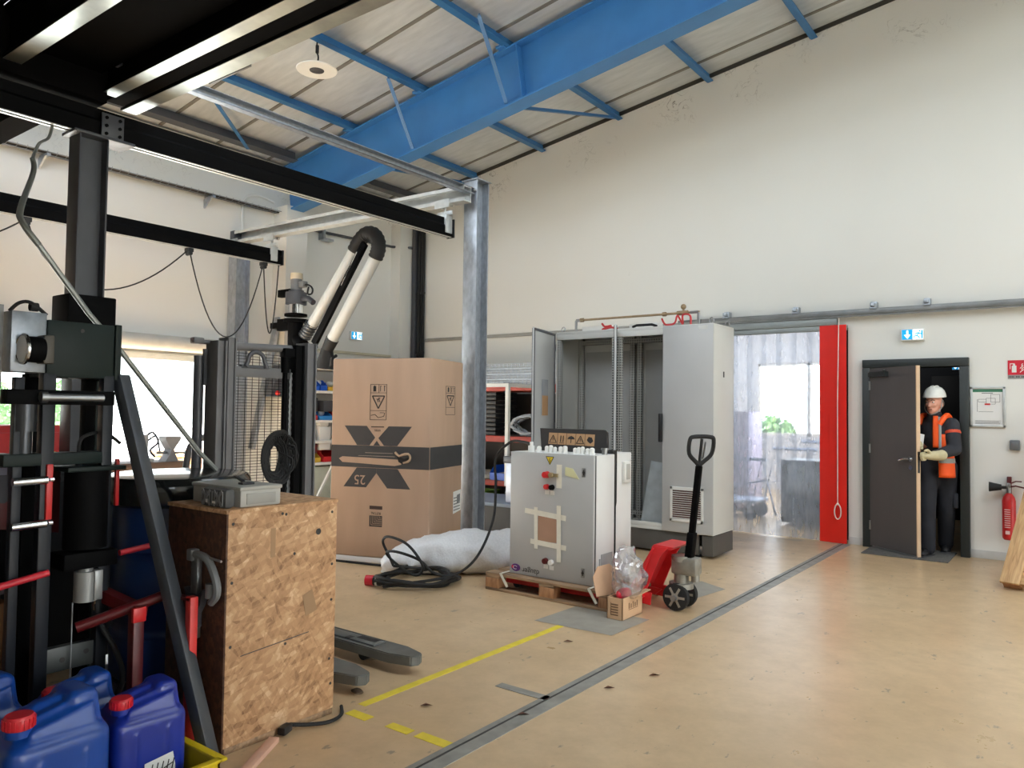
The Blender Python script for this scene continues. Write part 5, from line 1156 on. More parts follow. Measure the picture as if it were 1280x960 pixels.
# bubble wrap roll
m = MB(); n_ = 44; A = []
p0, p1 = Vector((-5.07, 4.84, 0)), Vector((-3.98, 5.74, 0)); ax = (p1 - p0).normalized(); sd = Vector((-ax.y, ax.x, 0))
for i in range(n_ + 1):
    s = i / n_; r_ = .05 + .12 * min(1, s * 3.2) ** .6 + .035 * s; ring = []
    for k in range(28):
        a = 2 * math.pi * k / 28; rr = r_ * (1 + .2 * noise.noise(Vector((s * 7, math.cos(a) * 1.6, math.sin(a) * 1.6))) + .1 * noise.noise(Vector((s * 22, math.cos(a) * 3.6, math.sin(a) * 3.6))) + .12 * (1 - s) * noise.noise(Vector((s * 26, math.cos(a) * 3, math.sin(a) * 3))))
        z = max(.004, r_ * .92 + rr * math.sin(a)); ring.append(m.bm.verts.new(p0 + ax * (s * (p1 - p0).length + .04 * noise.noise(Vector((a, s, 0))) * (1 - s)) + sd * rr * 1.25 * math.cos(a) + Vector((0, 0, z))))
    A.append(ring)
for i in range(n_):
    for k in range(28): m.bm.faces.new((A[i][k], A[i][(k + 1) % 28], A[i + 1][(k + 1) % 28], A[i + 1][k]))
m.bm.faces.new(A[0][::-1]); m.bm.faces.new(A[-1])
m.build('bubble_wrap_roll', M('milky wrap', (228, 230, 234), .3, var=.06, scale=60, bump=.25), label='crumpled roll of milky bubble wrap lying in front of the carton', cat='wrap', ang=60)
# coiled cable with red plug
t = thing('extension_cable', 'black cable coiled loosely on the floor with a red plug end', 'cable', (-4.6, 4.75, 0))
pts = []; rnd = random.Random(4)
for k in range(100):
    a = k * 2 * math.pi / 18; g_ = k / 100
    pts.append((-4.57 + (.28 + .11 * math.sin(k * .37)) * math.cos(a) * (1 + .12 * math.sin(k * .11)) + .05 * math.sin(k * .23), 4.70 + (.31 + .06 * math.cos(k * .29)) * math.sin(a) + .05 * math.cos(k * .17), .014 + .09 * g_ + .018 * math.sin(k * .9)))
m = MB(); m.tube(pts, .0125, seg=7, smooth=4)
m.build('coil', BLACKM, t)
m = MB(); m.tube([pts[0], (-4.45, 4.52, .02), (-4.6, 4.47, .03), (-4.62, 4.45, .035)], .0125, seg=7, smooth=4)
m.build('lead', BLACKM, t)
m = MB(); m.tube([pts[-1], (-4.8, 4.66, .2), (-4.82, 4.6, .33), (-4.66, 4.52, .40), (-4.42, 4.5, .36), (-4.3, 4.55, .2), (-4.42, 4.6, .1), (-4.62, 4.6, .15), (-4.72, 4.55, .25), (-4.55, 4.5, .29), (-4.35, 4.56, .24), (-4.26, 4.65, .13), (-4.14, 4.78, .12), (-4.03, 4.92, .26), (-3.98, 5.06, .55), (-4.02, 5.14, .85), (-4.04, 5.16, 1.06), (-3.9, 5.18, 1.20), (-3.74, 5.14, 1.21), (-3.64, 5.1, 1.2), (-3.62, 5.1, 1.18)], .0115, seg=7, smooth=8); m.build('riser', BLACKM, t)
m = MB(); m.cyl((-4.56, 4.49, .04), (-4.66, 4.44, .045), .022, .034); m.cyl((-4.66, 4.44, .045), (-4.72, 4.41, .046), .04); m.build('plug_body', PLASTB, t); m = MB(); m.cyl((-4.72, 4.41, .046), (-4.78, 4.38, .046), .043); m.build('plug_head', M('plug red', (200, 34, 54), .4), t)
m = MB(); m.cyl((-4.685, 4.425, .046), (-4.70, 4.418, .046), .0415); m.build('plug_ring', WHITE, t)
# leaf litter
for i, (x, y) in enumerate([(-2.66, 4.12), (-2.64, 2.79), (-2.05, 3.57), (-1.95, 3.9), (-2.2, 3.0)]):
    m = MB(); m.poly([(x, y, .004), (x + .035, y + .01, .018), (x + .05, y + .04, .006), (x + .012, y + .03, .012)]); m.build('dry_leaf', M('dry leaf', (104, 62, 44), .7), label=['dry leaf on the floor near the end of the yellow line', 'dark leaf on the floor inside the yellow corner', 'dry leaf lying beside the grey floor joint', 'second dry leaf right of the grey floor joint', 'small leaf scrap left of the grey floor joint'][i], cat='leaf', group='dry leaves on the floor')
m = MB(); m.ball((-3.02, 2.72, .008), (.04, .025, .01), 10); m.jitter(.006, 30); m.build('pebble', M('brown clod', (96, 80, 64), .9), label='brown clod on the floor in front of the fork tips', cat='clod')
# ------------------------------------------------------------------ extraction arm on the window wall
t = thing('extraction_arm', 'folded grey and black fume extraction arm mounted on the wall pilaster', 'extraction arm', (-8.4, 6.4, 2.3))
Y_ = 6.4
V3 = lambda x, z, y=Y_: Vector((x, y, z))
TUB = M('arm grey tube', (188, 192, 192), .4, var=.05)
m = MB(); m.cyl(V3(-8.12, 2.56), V3(-7.26, 3.52), .07, seg=28); m.build('upper_tube', TUB, t)
m = MB(); m.cyl(V3(-7.72, 2.33), V3(-6.90, 3.36), .075, seg=28); m.build('lower_tube', TUB, t)
m = MB()
cpts = [V3(-7.32, 3.45), V3(-7.22, 3.57), V3(-7.10, 3.64), V3(-6.97, 3.62), V3(-6.89, 3.53), V3(-6.88, 3.42), V3(-6.93, 3.32)]
sp = spline(cpts, 5); m.tube(sp, [.086 + (.008 if i % 2 else 0) for i in range(len(sp))], seg=20); m.build('elbow_hose', BLACKM, t)
m = MB(); m.bar(V3(-7.95, 2.30, Y_ - .09), V3(-7.02, 3.5, Y_ - .09), .1, .05, up=(0, 1, 0), bev=.01); m.bar(V3(-7.42, 2.92, Y_ - .12), V3(-7.05, 3.42, Y_ - .12), .07, .04, up=(0, 1, 0), bev=.008); m.build('support_arm', BLACKP, t)
m = MB(); m.bar(V3(-7.38, 3.0, Y_ - .145), V3(-7.1, 3.39, Y_ - .145), .014, .008, up=(0, 1, 0)); m.build('gas_spring', CHROME, t)
m = MB(); sp = spline([V3(-8.12, 2.58), V3(-8.2, 2.49), V3(-8.27, 2.42)], 8); m.tube(sp, [.078 + (.012 if i % 3 == 0 else 0) for i in range(len(sp))], seg=20); m.build('flexible_hose', M('dark flexible duct', (70, 72, 74), .4, .4), t)
m = MB(); m.cyl(V3(-7.70, 2.36), V3(-7.80, 2.22), .085, .075); m.cyl(V3(-7.80, 2.24), V3(-7.83, 1.98), .075, .13); m.ball(V3(-7.93, 2.26, Y_ - .08), .03, 8); m.tube([V3(-7.6, 2.0, Y_ - .1), V3(-7.58, 2.1, Y_ - .1), V3(-7.62, 2.14, Y_)], .02, seg=8); m.build('hood', BLACKM, t)
m = MB(); m.cyl(V3(-8.46, 2.30), V3(-8.46, 2.62), .1); m.cyl(V3(-8.46, 2.62), V3(-8.46, 2.66), .16); m.cyl(V3(-8.46, 2.70), V3(-8.46, 2.73), .15); m.cyl(V3(-8.3, 2.3), V3(-8.46, 2.42), .09); m.build('swivel_base', BLACKP, t)
m = MB(); m.cyl(V3(-8.46, 2.74), V3(-8.46, 2.86), .1); m.build('collar', CHROME, t)
m = MB(); m.cyl(V3(-8.46, 2.86), V3(-8.46, 3.02), .14); m.cyl(V3(-8.46, 3.02), V3(-8.46, 3.05), .1); m.tube([V3(-8.46, 2.94), V3(-8.2, 2.92), V3(-8.1, 2.86)], .04, seg=10); m.build('fan_housing', CHAR, t)
m = MB(); m.cyl(V3(-8.46, 3.05), V3(-8.46, 3.2), .075); m.cbox(V3(-8.32, 3.12), (.1, .08, .08), None, .01); m.build('motor', MGREY, t); m = MB(); m.cyl(V3(-8.46, 3.2), V3(-8.46, 3.28), .085, .08); m.build('motor_cap', M('beige cap', (196, 184, 160), .5), t)
m = MB(); m.tube([V3(-8.38, 3.12), V3(-8.2, 3.1), V3(-8.12, 3.04), V3(-8.14, 2.98), V3(-8.22, 2.99), V3(-8.2, 3.08)], .012, seg=6, smooth=5); m.build('motor_cable', BLACKM, t)
m = MB(); m.box(-8.82, -8.55, 6.36, 6.44, 2.98, 3.08, .006); m.build('upper_bracket', BLACKP, t); m = MB(); m.box(-8.82, -8.5, 6.36, 6.44, 2.52, 2.68, .006); m.box(-9.0, -8.8, 6.38, 6.64, 2.56, 2.64, .006); m.build('wall_bracket', BLACKP, t)

# ------------------------------------------------------------------ pallet stacker with mesh guard
t = thing('pallet_stacker', 'grey pallet stacker with wire mesh guard standing behind the strand board crate', 'stacker', (-4.3, 2.95, 0))
for y0, y1, x0, x1, zt, mt, nm in [(2.575, 2.64, -4.27, -4.14, 1.87, MASTG, 'outer_mast_rail'), (2.652, 2.712, -4.26, -4.15, 1.895, MASTG, 'inner_mast_rail'), (3.15, 3.22, -4.26, -4.15, 1.885, BLACKP, 'inner_mast_rail'), (3.235, 3.315, -4.27, -4.14, 1.905, MASTG, 'outer_mast_rail')]:
    m = MB(); m.box(x0, x1, y0, y0 + .012, .06, zt, .003); m.box(x0, x1, y1 - .012, y1, .06, zt, .003); m.box((x0 + x1) / 2 + .03, (x0 + x1) / 2 + .045, y0 + .01, y1 - .01, .06, zt); m.build(nm, mt, t)
m = MB(); m.cyl((-4.21, 2.7, 1.845), (-4.21, 3.15, 1.86), .025); m.build('top_tube', MASTG, t)
m = MB(); m.box(-4.22, -4.2, 2.71, 3.15, 1.66, 1.725, .003); m.build('cross_plate', MASTG, t)
m = MB(); yc, zc = 2.875, 1.765; m.tube([(-4.19, yc - .075, zc - .04)] + [(-4.19, yc + .058 * math.cos(a), zc + .055 * math.sin(a)) for a in [math.pi * (1 - k / 10) for k in range(11)]] + [(-4.19, yc + .075, zc - .04)], .015, seg=8); m.box(-4.225, -4.195, yc - .1, yc + .1, 1.715, 1.735, .004); m.build('lifting_eye', CHAR, t)
m = MB()
for k in range(60): z = .72 + k * .0185; m.cyl((-4.24, 2.71, z), (-4.24, 3.15, z), .0017, seg=5, caps=False)
for k in range(9): y = 2.735 + k * .05; m.cyl((-4.243, y, .7), (-4.243, y, 1.84), .0022, seg=5, caps=False)
m.build('mesh_guard', BLACKP, t)
m = MB(); m.cyl((-4.2, 3.1, .2), (-4.2, 3.1, 1.7), .018); m.cyl((-4.2, 3.1, 1.7), (-4.2, 3.1, 1.86), .03); m.box(-4.22, -4.16, 3.07, 3.17, 1.8, 1.86, .006); m.build('lift_cylinder', BLACKP, t)
m = MB(); m.tube([(-4.17, 3.125 + .004 * (k % 2), .4 + .02 * k) for k in range(66)], .008, seg=6); m.build('lift_chain', STEEL, t)
m = MB(); m.cyl((-4.3, 2.55, .1), (-4.3, 2.55, 1.78), .03); m.box(-4.27, -4.25, 2.555, 2.58, 1.6, 1.82); m.build('side_cylinder', CHAR, t)
m = MB(); m.cbox((-4.24, 2.50, 1.865), (.05, .07, .04), None, .01); m.cyl((-4.24, 2.53, 1.86), (-4.24, 2.6, 1.86), .014); m.build('latch_knob', MASTG, t)
m = MB(); m.box(-5.0, -4.3, 2.58, 3.3, .1, .8, .05); m.build('drive_body', CHAR, t)
m = MB(); yy = 3.0
m.prism([(2.93, 1.02), (3.0, .98), (3.16, .98), (3.2, .94), (3.2, .86), (3.08, .9), (2.96, .97)], (-5.15, 0, 0), (0, 1, 0), (0, 0, 1), .05); m.tube([(-5.13, 2.96, 1.0), (-5.13, 2.985, 1.16), (-5.13, 3.03, 1.22), (-5.13, 3.12, 1.25), (-5.13, 3.2, 1.245), (-5.13, 3.26, 1.2), (-5.13, 3.24, 1.05), (-5.13, 3.18, .95)], .024, seg=10, smooth=4); m.bar((-5.13, 3.05, .92), (-4.9, 3.0, .6), .06, .05); m.build('tiller_handle', MASTG, t)
for yc in (3.115, 2.725):
    m = MB(); w2 = .083
    m.prism([(-4.15, yc - w2), (-3.12, yc - w2), (-2.98, yc - .045), (-2.955, yc), (-2.98, yc + .045), (-3.12, yc + w2), (-4.15, yc + w2)], (0, 0, .05), (1, 0, 0), (0, 1, 0), .055)
    m.cbox((-3.7, yc, .108), (.86, .10, .012), None, .004); bmesh.ops.bevel(m.bm, geom=[e for e in m.bm.edges if e.calc_length() > .05], offset=.006, segments=2, affect='EDGES')
    f = m.build('fork', M('worn fork steel', (98, 100, 98), .5, .2, var=.15, scale=12), t)
    m = MB(); m.box(-3.46, -3.30, yc - .012, yc + .035, .1135, .1150); m.box(-3.52, -3.48, yc - .05, yc - .01, .1135, .1150); m.build('roller_slot', INK, f)
    m = MB(); m.cyl((-3.38, yc - .035, .038), (-3.38, yc + .035, .038), .036); m.build('load_roller', BLACKM, t)
pts = []
for k in range(420):
    a = k * 2 * math.pi / 15.3; g = random.Random(k // 3).uniform(-1, 1)
    pts.append((-4.08 + .035 * g, 2.965 + (.085 + .045 * g) * math.cos(a) + .008 * math.sin(k * .5), 1.15 + (.13 + .045 * g) * math.sin(a)))
m = MB(); m.tube(pts, .0075, seg=5, smooth=2); m.build('cable_coil', BLACKM, label='black cable coil hanging on the stacker mesh guard', cat='cable')
m = MB(); m.tube([(-4.1, 2.68, .95), (-4.05, 2.72, .92), (-4.08, 2.75, 1.05), (-4.1, 2.72, 1.25), (-4.12, 2.69, 1.28)], .03, seg=8, smooth=5); m.build('rubber_grip', BLACKM, label='black rubber grip hooked beside the cable coil on the stacker', cat='grip') if False else None

# ------------------------------------------------------------------ strand board crate and what lies on it
t = thing('strand_board_crate', 'large strand board crate with bright front and shade-coloured side at the lower left', 'crate', (-3.13, 2.16, 0))
kx0, kx1, ky0, ky1, kz = -3.37, -2.905, 1.87, 2.465, 1.03
MB().box(kx1 - .015, kx1, ky0 + .008, ky1, .03, kz - .016, .001).build('front_panel', OSB, t)
MB().box(kx0, kx1 - .002, ky0, ky0 + .015, .0, kz - .014, .001).build('side_panel', OSB_SHADED, t)
MB().box(kx0, kx1 - .015, ky1 - .015, ky1, .0, kz - .014).build('side_panel', OSB, t)
MB().box(kx0, kx0 + .015, ky0 + .015, ky1 - .015, .0, kz - .014).build('back_panel', OSB, t)
MB().box(kx0 - .005, kx1 + .003, ky0 - .004, ky1 + .004, kz - .016, kz, .001).build('lid_panel', OSB, t)
m = MB(); m.box(kx1 - .03, kx1 - .004, ky0 + .004, ky1, 0, .034, .003); m.build('bottom_batten', PALD, t)
m = MB(); rnd = random.Random(3)
for y, z in [(ky0 + .03, .97), (ky0 + .03, .72), (ky0 + .03, .45), (ky1 - .03, .97), (ky1 - .025, .72), (ky1 - .025, .55), (ky1 - .03, .27), (ky0 + .28, .99), (ky0 + .35, .80), (ky0 + .3, .985), (ky0 + .31, .40), (ky1 - .02, .15)]: m = MB(); m.cyl((kx1 - .002, y, z), (kx1 + .001, y, z), .007, seg=8); m.build('screw_head', INK, t)
m = MB(); m.cyl((kx1 - .003, ky1 - .11, .885), (kx1 + .0012, ky1 - .11, .885), .015, seg=14); m.build('knot_hole', INK, t)
m = MB()
m.prism([(ky0 + .22, .80), (ky0 + .245, .80), (ky0 + .245, .93), (ky0 + .22, .93)], (kx1 + .0005, 0, 0), (0, 1, 0), (0, 0, 1), .0008); m.build('grey_strand', M('grey wood strand', (156, 124, 92), .7), t); m = MB(); m.prism([(ky0 + .42, .50), (ky0 + .485, .52), (ky0 + .455, .62), (ky0 + .40, .60)], (kx1 + .0005, 0, 0), (0, 1, 0), (0, 0, 1), .0008); m.build('grey_strand', MATS['grey wood strand'], t)
m = MB(); m.bar((kx1 + .0006, ky0 + .08, .40), (kx1 + .0006, ky0 + .44, .425), .001, .004); m.build('pencil_line', INKG, t)
# grey box, ribbed pad, knife on the lid
t = thing('grey_plastic_box', 'light grey plastic box lying on the strand board crate', 'box', (-3.1, 2.06, kz))
m = MB(); m.box(-3.32, -2.94, 1.955, 2.165, kz, kz + .078, .008); m.build('body', LGREY, t); m = MB(); m.box(-3.325, -2.935, 1.95, 2.17, kz + .072, kz + .09, .006); m.build('lid', M('box lid grey', (170, 170, 164), .5), t)
m = MB(); m.box(-2.942, -2.936, 1.985, 2.135, kz + .012, kz + .06, .002); m.build('front_recess', M('box recess', (154, 154, 150), .5), t)
m = MB(); m.box(-3.06, -3.02, 2.02, 2.08, kz + .09, kz + .10, .002); m.bar((-3.06, 2.05, kz + .1), (-3.1, 2.03, kz + .125), .02, .008); m.build('small_knife', PLASTB, label='small black clip lying on top of the grey plastic box', cat='clip')
t = thing('ribbed_pad', 'dark ribbed rubber block with crossed pattern at the crate edge', 'block', (-3.03, 1.915, kz))
m = MB(); m.box(-3.14, -2.945, 1.885, 1.94, kz, kz + .085, .02); m.build('body', M('dark grey rubber', (72, 74, 76), .6), t)
m = MB()
for s in (-1, 1):
    for c0 in (-3.09, -3.0): m.bar((c0 - .03, 1.8835, kz + .043 - .032 * s), (c0 + .03, 1.8835, kz + .043 + .032 * s), .004, .012, up=(1, 0, -s))
for k in range(9): m.bar((-3.125 + .02 * k, 1.884, kz + .012), (-3.125 + .02 * k, 1.884, kz + .072), .003, .004, up=(1, 0, 0))
m.build('ribs', M('grey rubber rib', (132, 134, 136), .5), t)
m = MB(); m.box(-3.09, -3.075, 1.881, 1.884, kz + .02, kz + .035); m.box(-3.04, -3.015, 1.881, 1.884, kz + .02, kz + .03); m.build('white_marks', WHITE, t)
# clamp on the crate side
t = thing('bar_clamp', 'grey steel bar clamp hanging on the dark side of the crate', 'clamp', (-3.08, 1.84, .6))
m = MB(); m.box(-3.115, -3.065, 1.835, 1.86, .47, .84, .004); m.build('bar', STEEL, t)
m = MB(); m.box(-3.13, -3.09, 1.82, 1.862, .80, .85, .006); m.tube([(-3.11, 1.84, .83), (-3.0, 1.84, .82), (-2.93, 1.84, .74), (-2.92, 1.84, .68), (-2.96, 1.84, .64)], .017, seg=8, smooth=4); m.cyl((-2.965, 1.84, .66), (-2.965, 1.84, .72), .022); m.build('jaw', MGREY, t)
m = MB(); m.prism([(-3.16, .68), (-3.12, .66), (-3.05, .66), (-3.01, .69), (-3.03, .62), (-3.06, .58), (-3.06, .52), (-3.12, .52), (-3.12, .6)], (0, 1.86, 0), (1, 0, 0), (0, 0, 1), .03); m.build('sliding_arm', CHAR, t)
m = MB(); m.cyl((-3.12, 1.84, .835), (-2.9, 1.845, .82), .005); m.build('rod', STEEL, t)
m = MB(); m.box(-3.075, -3.065, 1.825, 1.83, .55, .61); m.build('brass_tag', BRASS, t)
# socket lead at the foot of the crate, batten
t = thing('socket_lead', 'black extension lead with socket at the foot of the strand board crate', 'cable', (-2.87, 2.28, 0))
m = MB(); m.tube([(-2.9, 2.21, .03), (-2.86, 2.28, .018), (-2.82, 2.37, .012), (-2.84, 2.46, .012), (-2.92, 2.53, .012)], .009, seg=6, smooth=6); m.build('lead', BLACKM, t); m = MB(); m.cbox((-2.885, 2.175, .025), (.04, .07, .036), Euler((0, 0, .4)), .008); m.build('socket', PLASTB, t)
m = MB(); m.bar((-2.86, 2.1, .012), (-2.58, 1.66, .012), .045, .022, bev=.002); m.build('wooden_batten', M('pinkish batten', (214, 172, 150), .7), label='pale wooden batten lying on the floor in front of the crate', cat='batten')
# blue drum with black lid
t = thing('plastic_drum', 'dark blue plastic drum with broad black lid behind the press', 'drum', (-3.74, 2.12, 0))
dc = (-3.74, 2.12, 0)
m = MB(); m.lathe([(.27, .14), (.295, .16), (.30, .36), (.285, .38), (.285, .41), (.30, .43), (.30, .70), (.285, .72), (.285, .75), (.30, .77), (.295, .98), (.27, 1.0)], dc, seg=40); m.build('body', BLUED, t)
m = MB(); m.lathe([(.31, .98), (.345, .995), (.36, 1.06), (.355, 1.10), (.34, 1.122), (.31, 1.128), (0, 1.13)], dc, seg=44); m.build('lid', M('glossy black lid', (26, 28, 28), .13, var=.2, spec=.7), t)
m = MB(); m.box(-3.43, -3.38, 2.02, 2.14, .80, .98, .02); m.build('clamp_ring', PLASTB, t)
m = MB(); m.box(-4.04, -3.44, 1.82, 2.42, .05, .14, .01); m.build('drum_dolly', CHAR, t)
for dx in (-.22, .22):
    for dy in (-.22, .22): m = MB(); m.cyl((-3.74 + dx, 2.12 + dy - .015, .03), (-3.74 + dx, 2.12 + dy + .015, .03), .03, seg=12); m.build('castor', BLACKM, t)
# pole and cable
m = MB(); m.tube([(-3.68, 2.30, 1.135), (-3.68, 2.2, 1.23), (-3.66, 1.76, 1.74), (-3.66, 1.62, 1.89), (-3.66, 1.40, 2.17)], .0125, seg=8); m.tube([(-3.66, 1.40, 2.17), (-3.7, 1.35, 2.26), (-3.9, 1.41, 2.37), (-4.6, 1.72, 2.75), (-4.7, 1.75, 2.85)], .014, seg=8, smooth=5); m.tube([(-4.7, 1.75, 2.85), (-5.2, 1.97, 3.1), (-5.35, 2.08, 3.2), (-5.4, 2.12, 3.3)], .0095, seg=6, smooth=5)
m.build('bent_pipe', M('grey pipe', (128, 132, 128), .4, .3), label='thin grey pipe running from the drum lid up to the black rail', cat='pipe')
# ------------------------------------------------------------------ hydraulic press
t = thing('hydraulic_press', 'black hydraulic workshop press with gauge and pump at the left edge', 'press', (-3.4, 1.5, 0))
def bx(a, b, c, d, e, f, nm, mt, bev=.004, p=None): return MB().box(a, b, c, d, e, f, bev).build(nm, mt, p or t)
bx(-3.62, -3.4, 1.345, 1.615, 1.585, 1.82, 'head_box', GREEND); bx(-3.62, -3.395, 1.618, 1.645, 1.58, 1.825, 'head_flange', GREEND)
m = MB(); m.cyl((-3.402, 1.48, 1.785), (-3.397, 1.48, 1.785), .008, seg=10); m.build('head_bolt', INK, t)
bx(-3.52, -3.41, 1.215, 1.345, 1.60, 1.845, 'gauge_bracket', M('brushed sheet', (128, 134, 142), .38, .7, var=.25, scale=16), .003)
m = MB(); m.cyl((-3.36, 1.245, 1.69), (-3.36, 1.31, 1.69), .052); m.build('gauge_body', BLACKP, t); m = MB(); m.lathe([(.055, 0), (.063, .004), (.063, .012), (.056, .016), (.054, .012)], (-3.36, 1.25, 1.69), (-.0, -1, 0), 28); m.build('gauge_ring', CHROME, t); m = MB(); m.cyl((-3.36, 1.236, 1.69), (-3.36, 1.24, 1.69), .053); m.build('gauge_dial', M('dial white', (220, 222, 226), .2), t)
bx(-3.40, -3.33, 1.305, 1.345, 1.635, 1.75, 'valve_block', M('dark bronze', (72, 68, 62), .45, .4))
m = MB(); m.tube([(-3.45, 1.22, 1.845), (-3.44, 1.25, 1.88), (-3.43, 1.29, 1.885), (-3.43, 1.35, 1.84)], .008, seg=6, smooth=5); m.cyl((-3.44, 1.29, 1.87), (-3.44, 1.32, 1.87), .018, seg=10); m.build('top_hose', BLACKM, t)
bx(-3.47, -3.462, 1.02, 1.205, 1.53, 1.87, 'guard_sheet', M('worn sheet metal', (150, 150, 150), .4, .5, var=.3, scale=7), .001)
for y0, y1, zt in ((1.335, 1.385, 1.6), (1.575, 1.62, 1.6)):
    bx(-3.45, -3.40, y0, y1, 0, zt, 'leg', M('blue black steel', (20, 24, 32), .45, var=.2, spec=.3), .003); bx(-3.62, -3.57, y0, y1, 0, zt, 'leg', BLACKP, .003)
bx(-3.46, -3.42, 1.24, 1.275, .1, 1.58, 'leg', M('blue black steel', (30, 34, 42)), .003)
m = MB(); m.bar((-3.42, 1.655, 1.6), (-2.86, 1.80, 0.0), .06, .055, up=(1, .3, 0), bev=.006); m.build('splayed_leg', M('grey black leg', (58, 62, 68), .4, var=.15), t)
m = MB(); m.bar((-3.62, 1.655, 1.6), (-3.75, 1.72, 0.0), .07, .05, up=(1, .3, 0), bev=.006); m.build('splayed_leg', GREEND, t)
bx(-3.46, -3.39, 1.2, 1.62, 1.47, 1.53, 'upper_beam', BLACKP); m = MB(); m.cyl((-3.37, 1.33, 1.5), (-3.37, 1.56, 1.5), .016); m.cyl((-3.36, 1.31, 1.5), (-3.36, 1.335, 1.5), .022); m.build('lock_pin', STEEL, t)
m = MB(); m.cyl((-3.44, 1.285, 1.53), (-3.44, 1.285, 1.36), .045); m.cyl((-3.44, 1.285, 1.36), (-3.44, 1.285, 1.27), .03); m.build('spindle', M('dark spindle', (56, 58, 62), .3, .6), t)
m = MB(); m.cyl((-3.44, 1.535, .86), (-3.44, 1.535, 1.19), .085, seg=32); m.build('ram_cylinder', BLACKP, t); bx(-3.55, -3.35, 1.42, 1.66, 1.19, 1.21, 'ram_plate', GREEND); m = MB(); m.tube([(-3.44, 1.50, 1.21), (-3.44, 1.50, 1.31), (-3.44, 1.54, 1.345), (-3.46, 1.62, 1.345), (-3.5, 1.7, 1.3)], .008, seg=6, smooth=5); m.cyl((-3.44, 1.5, 1.2), (-3.44, 1.5, 1.235), .014, seg=8); m.build('ram_hose', BLACKM, t)
bx(-3.5, -3.36, 1.42, 1.64, .78, .85, 'ram_bracket', BLACKP, .008)
bx(-3.46, -3.42, 1.37, 1.6, .36, .46, 'lower_beam', M('beam grey black', (60, 64, 64), .45, var=.1), .003)
m = MB(); [m.cyl((-3.422, y, z), (-3.418, y, z), .011, seg=12) for y, z in ((1.45, .405), (1.545, .42))]; m.build('beam_holes', INK, t)
bx(-3.5, -3.4, 1.2, 1.62, 1.22, 1.27, 'table_beam', GREEND)
m = MB(); m.cyl((-3.4, 1.525, .64), (-3.4, 1.525, .765), .045, seg=24); m.box(-3.40, -3.35, 1.54, 1.575, .645, .77, .004); m.cyl((-3.4, 1.525, .765), (-3.4, 1.525, .79), .028); m.build('bottle_jack', M('jack grey', (150, 152, 152), .4, .4), t)
m = MB(); m.tube([(-3.37, 1.56, .64), (-3.36, 1.57, .55), (-3.34, 1.63, .42), (-3.33, 1.66, .3), (-3.33, 1.62, .2), (-3.33, 1.55, .15)], .012, seg=8, smooth=6); m.build('jack_hose', BLACKM, t); m = MB(); m.cyl((-3.37, 1.56, .6), (-3.37, 1.56, .64), .012, seg=8); m.build('hose_fitting', BRASS, t)
m = MB(); m.cyl((-3.4, 1.475, .3), (-3.4, 1.475, .64), .003, seg=6); m.build('thin_rod', STEEL, t)
PINR = M('pin red', (196, 40, 54), .4)
m = MB(); m.cyl((-3.38, 1.05, .735), (-3.38, 1.37, .785), .014); m.build('handle_bar', PINR, t); m = MB(); m.cyl((-3.38, 1.655, .825), (-3.38, 1.86, .845), .013); m.build('handle_bar', PINR, t)
for z in (1.165, .99): m = MB(); m.cyl((-3.36, 1.22, z - .003), (-3.36, 1.345, z), .017); m.cyl((-3.36, 1.355, z), (-3.36, 1.37, z), .008, seg=8); m.build('steel_pin', CHROME, t)
bx(-3.405, -3.385, 1.355, 1.378, 1.0, 1.225, 'red_strip', RED, .002); bx(-3.42, -3.40, 1.64, 1.655, 1.03, 1.235, 'red_strip', RED, .002)
# behind and below the press
t = thing('red_machine_housing', 'dark red machine housing with black label beside the press legs', 'machine', (-3.8, 1.25, .69))
m = MB(); m.prism([(.95, 1.0), (1.52, .90), (1.52, 1.2), (1.4, 1.245), (.95, 1.26)], (-3.66, 0, 0), (0, 1, 0), (0, 0, 1), -.3); m.build('housing', DRED, t)
m = MB(); m.prism([(1.1, 1.08), (1.3, 1.05), (1.36, 1.1), (1.37, 1.24), (1.1, 1.25)], (-3.658, 0, 0), (0, 1, 0), (0, 0, 1), .004); m.build('label_plate', M('label black', (44, 44, 54), .4), t)
m = MB(); [m.box(-3.6535, -3.652, 1.14 + .045 * k, 1.17 + .045 * k, 1.17, 1.2) for k in range(4)]; m.build('label_marks', M('label grey', (120, 120, 140), .5), t)
m = MB(); m.box(-3.95, -3.72, 1.0, 1.45, .69, .95, .01); m.build('pedestal', BLACKP, t)
t = thing('red_cabinet', 'red steel tool cabinet standing in front of the open doorway', 'cabinet', (-6.2, 2.1, 0))
m = MB(); m.box(-6.4, -6.02, 1.5, 2.5, .04, 1.32, .01); m.build('body', RED, t)
for k in range(3): m = MB(); m.box(-6.02, -6.0, 1.52, 2.48, .1 + .4 * k, .47 + .4 * k, .006); m.build('drawer', RED, t); 
m = MB(); m.box(-6.0, -5.99, 2.42, 2.45, 1.1, 1.13); m.build('yellow_dot', YEL, t); m = MB(); m.box(-6.36, -6.06, 1.54, 2.46, 0, .04); m.build('base', BLACKM, t)
t = thing('dark_backing', 'dark added block hiding the bright doorway behind the press', 'locker', (-4.75, 1.9, 0))
m = MB(); m.box(-5.0, -4.52, 1.3, 2.2, .03, 1.08, .01); m.build('body', M('dark backing', (24, 26, 30), .6, spec=.2), t)  # added block that darkens the gap between press and drum
for y0 in (1.32, 1.76): m = MB(); m.box(-4.52, -4.505, y0, y0 + .42, .06, 1.05, .006); m.build('door', MATS['dark backing'], t)
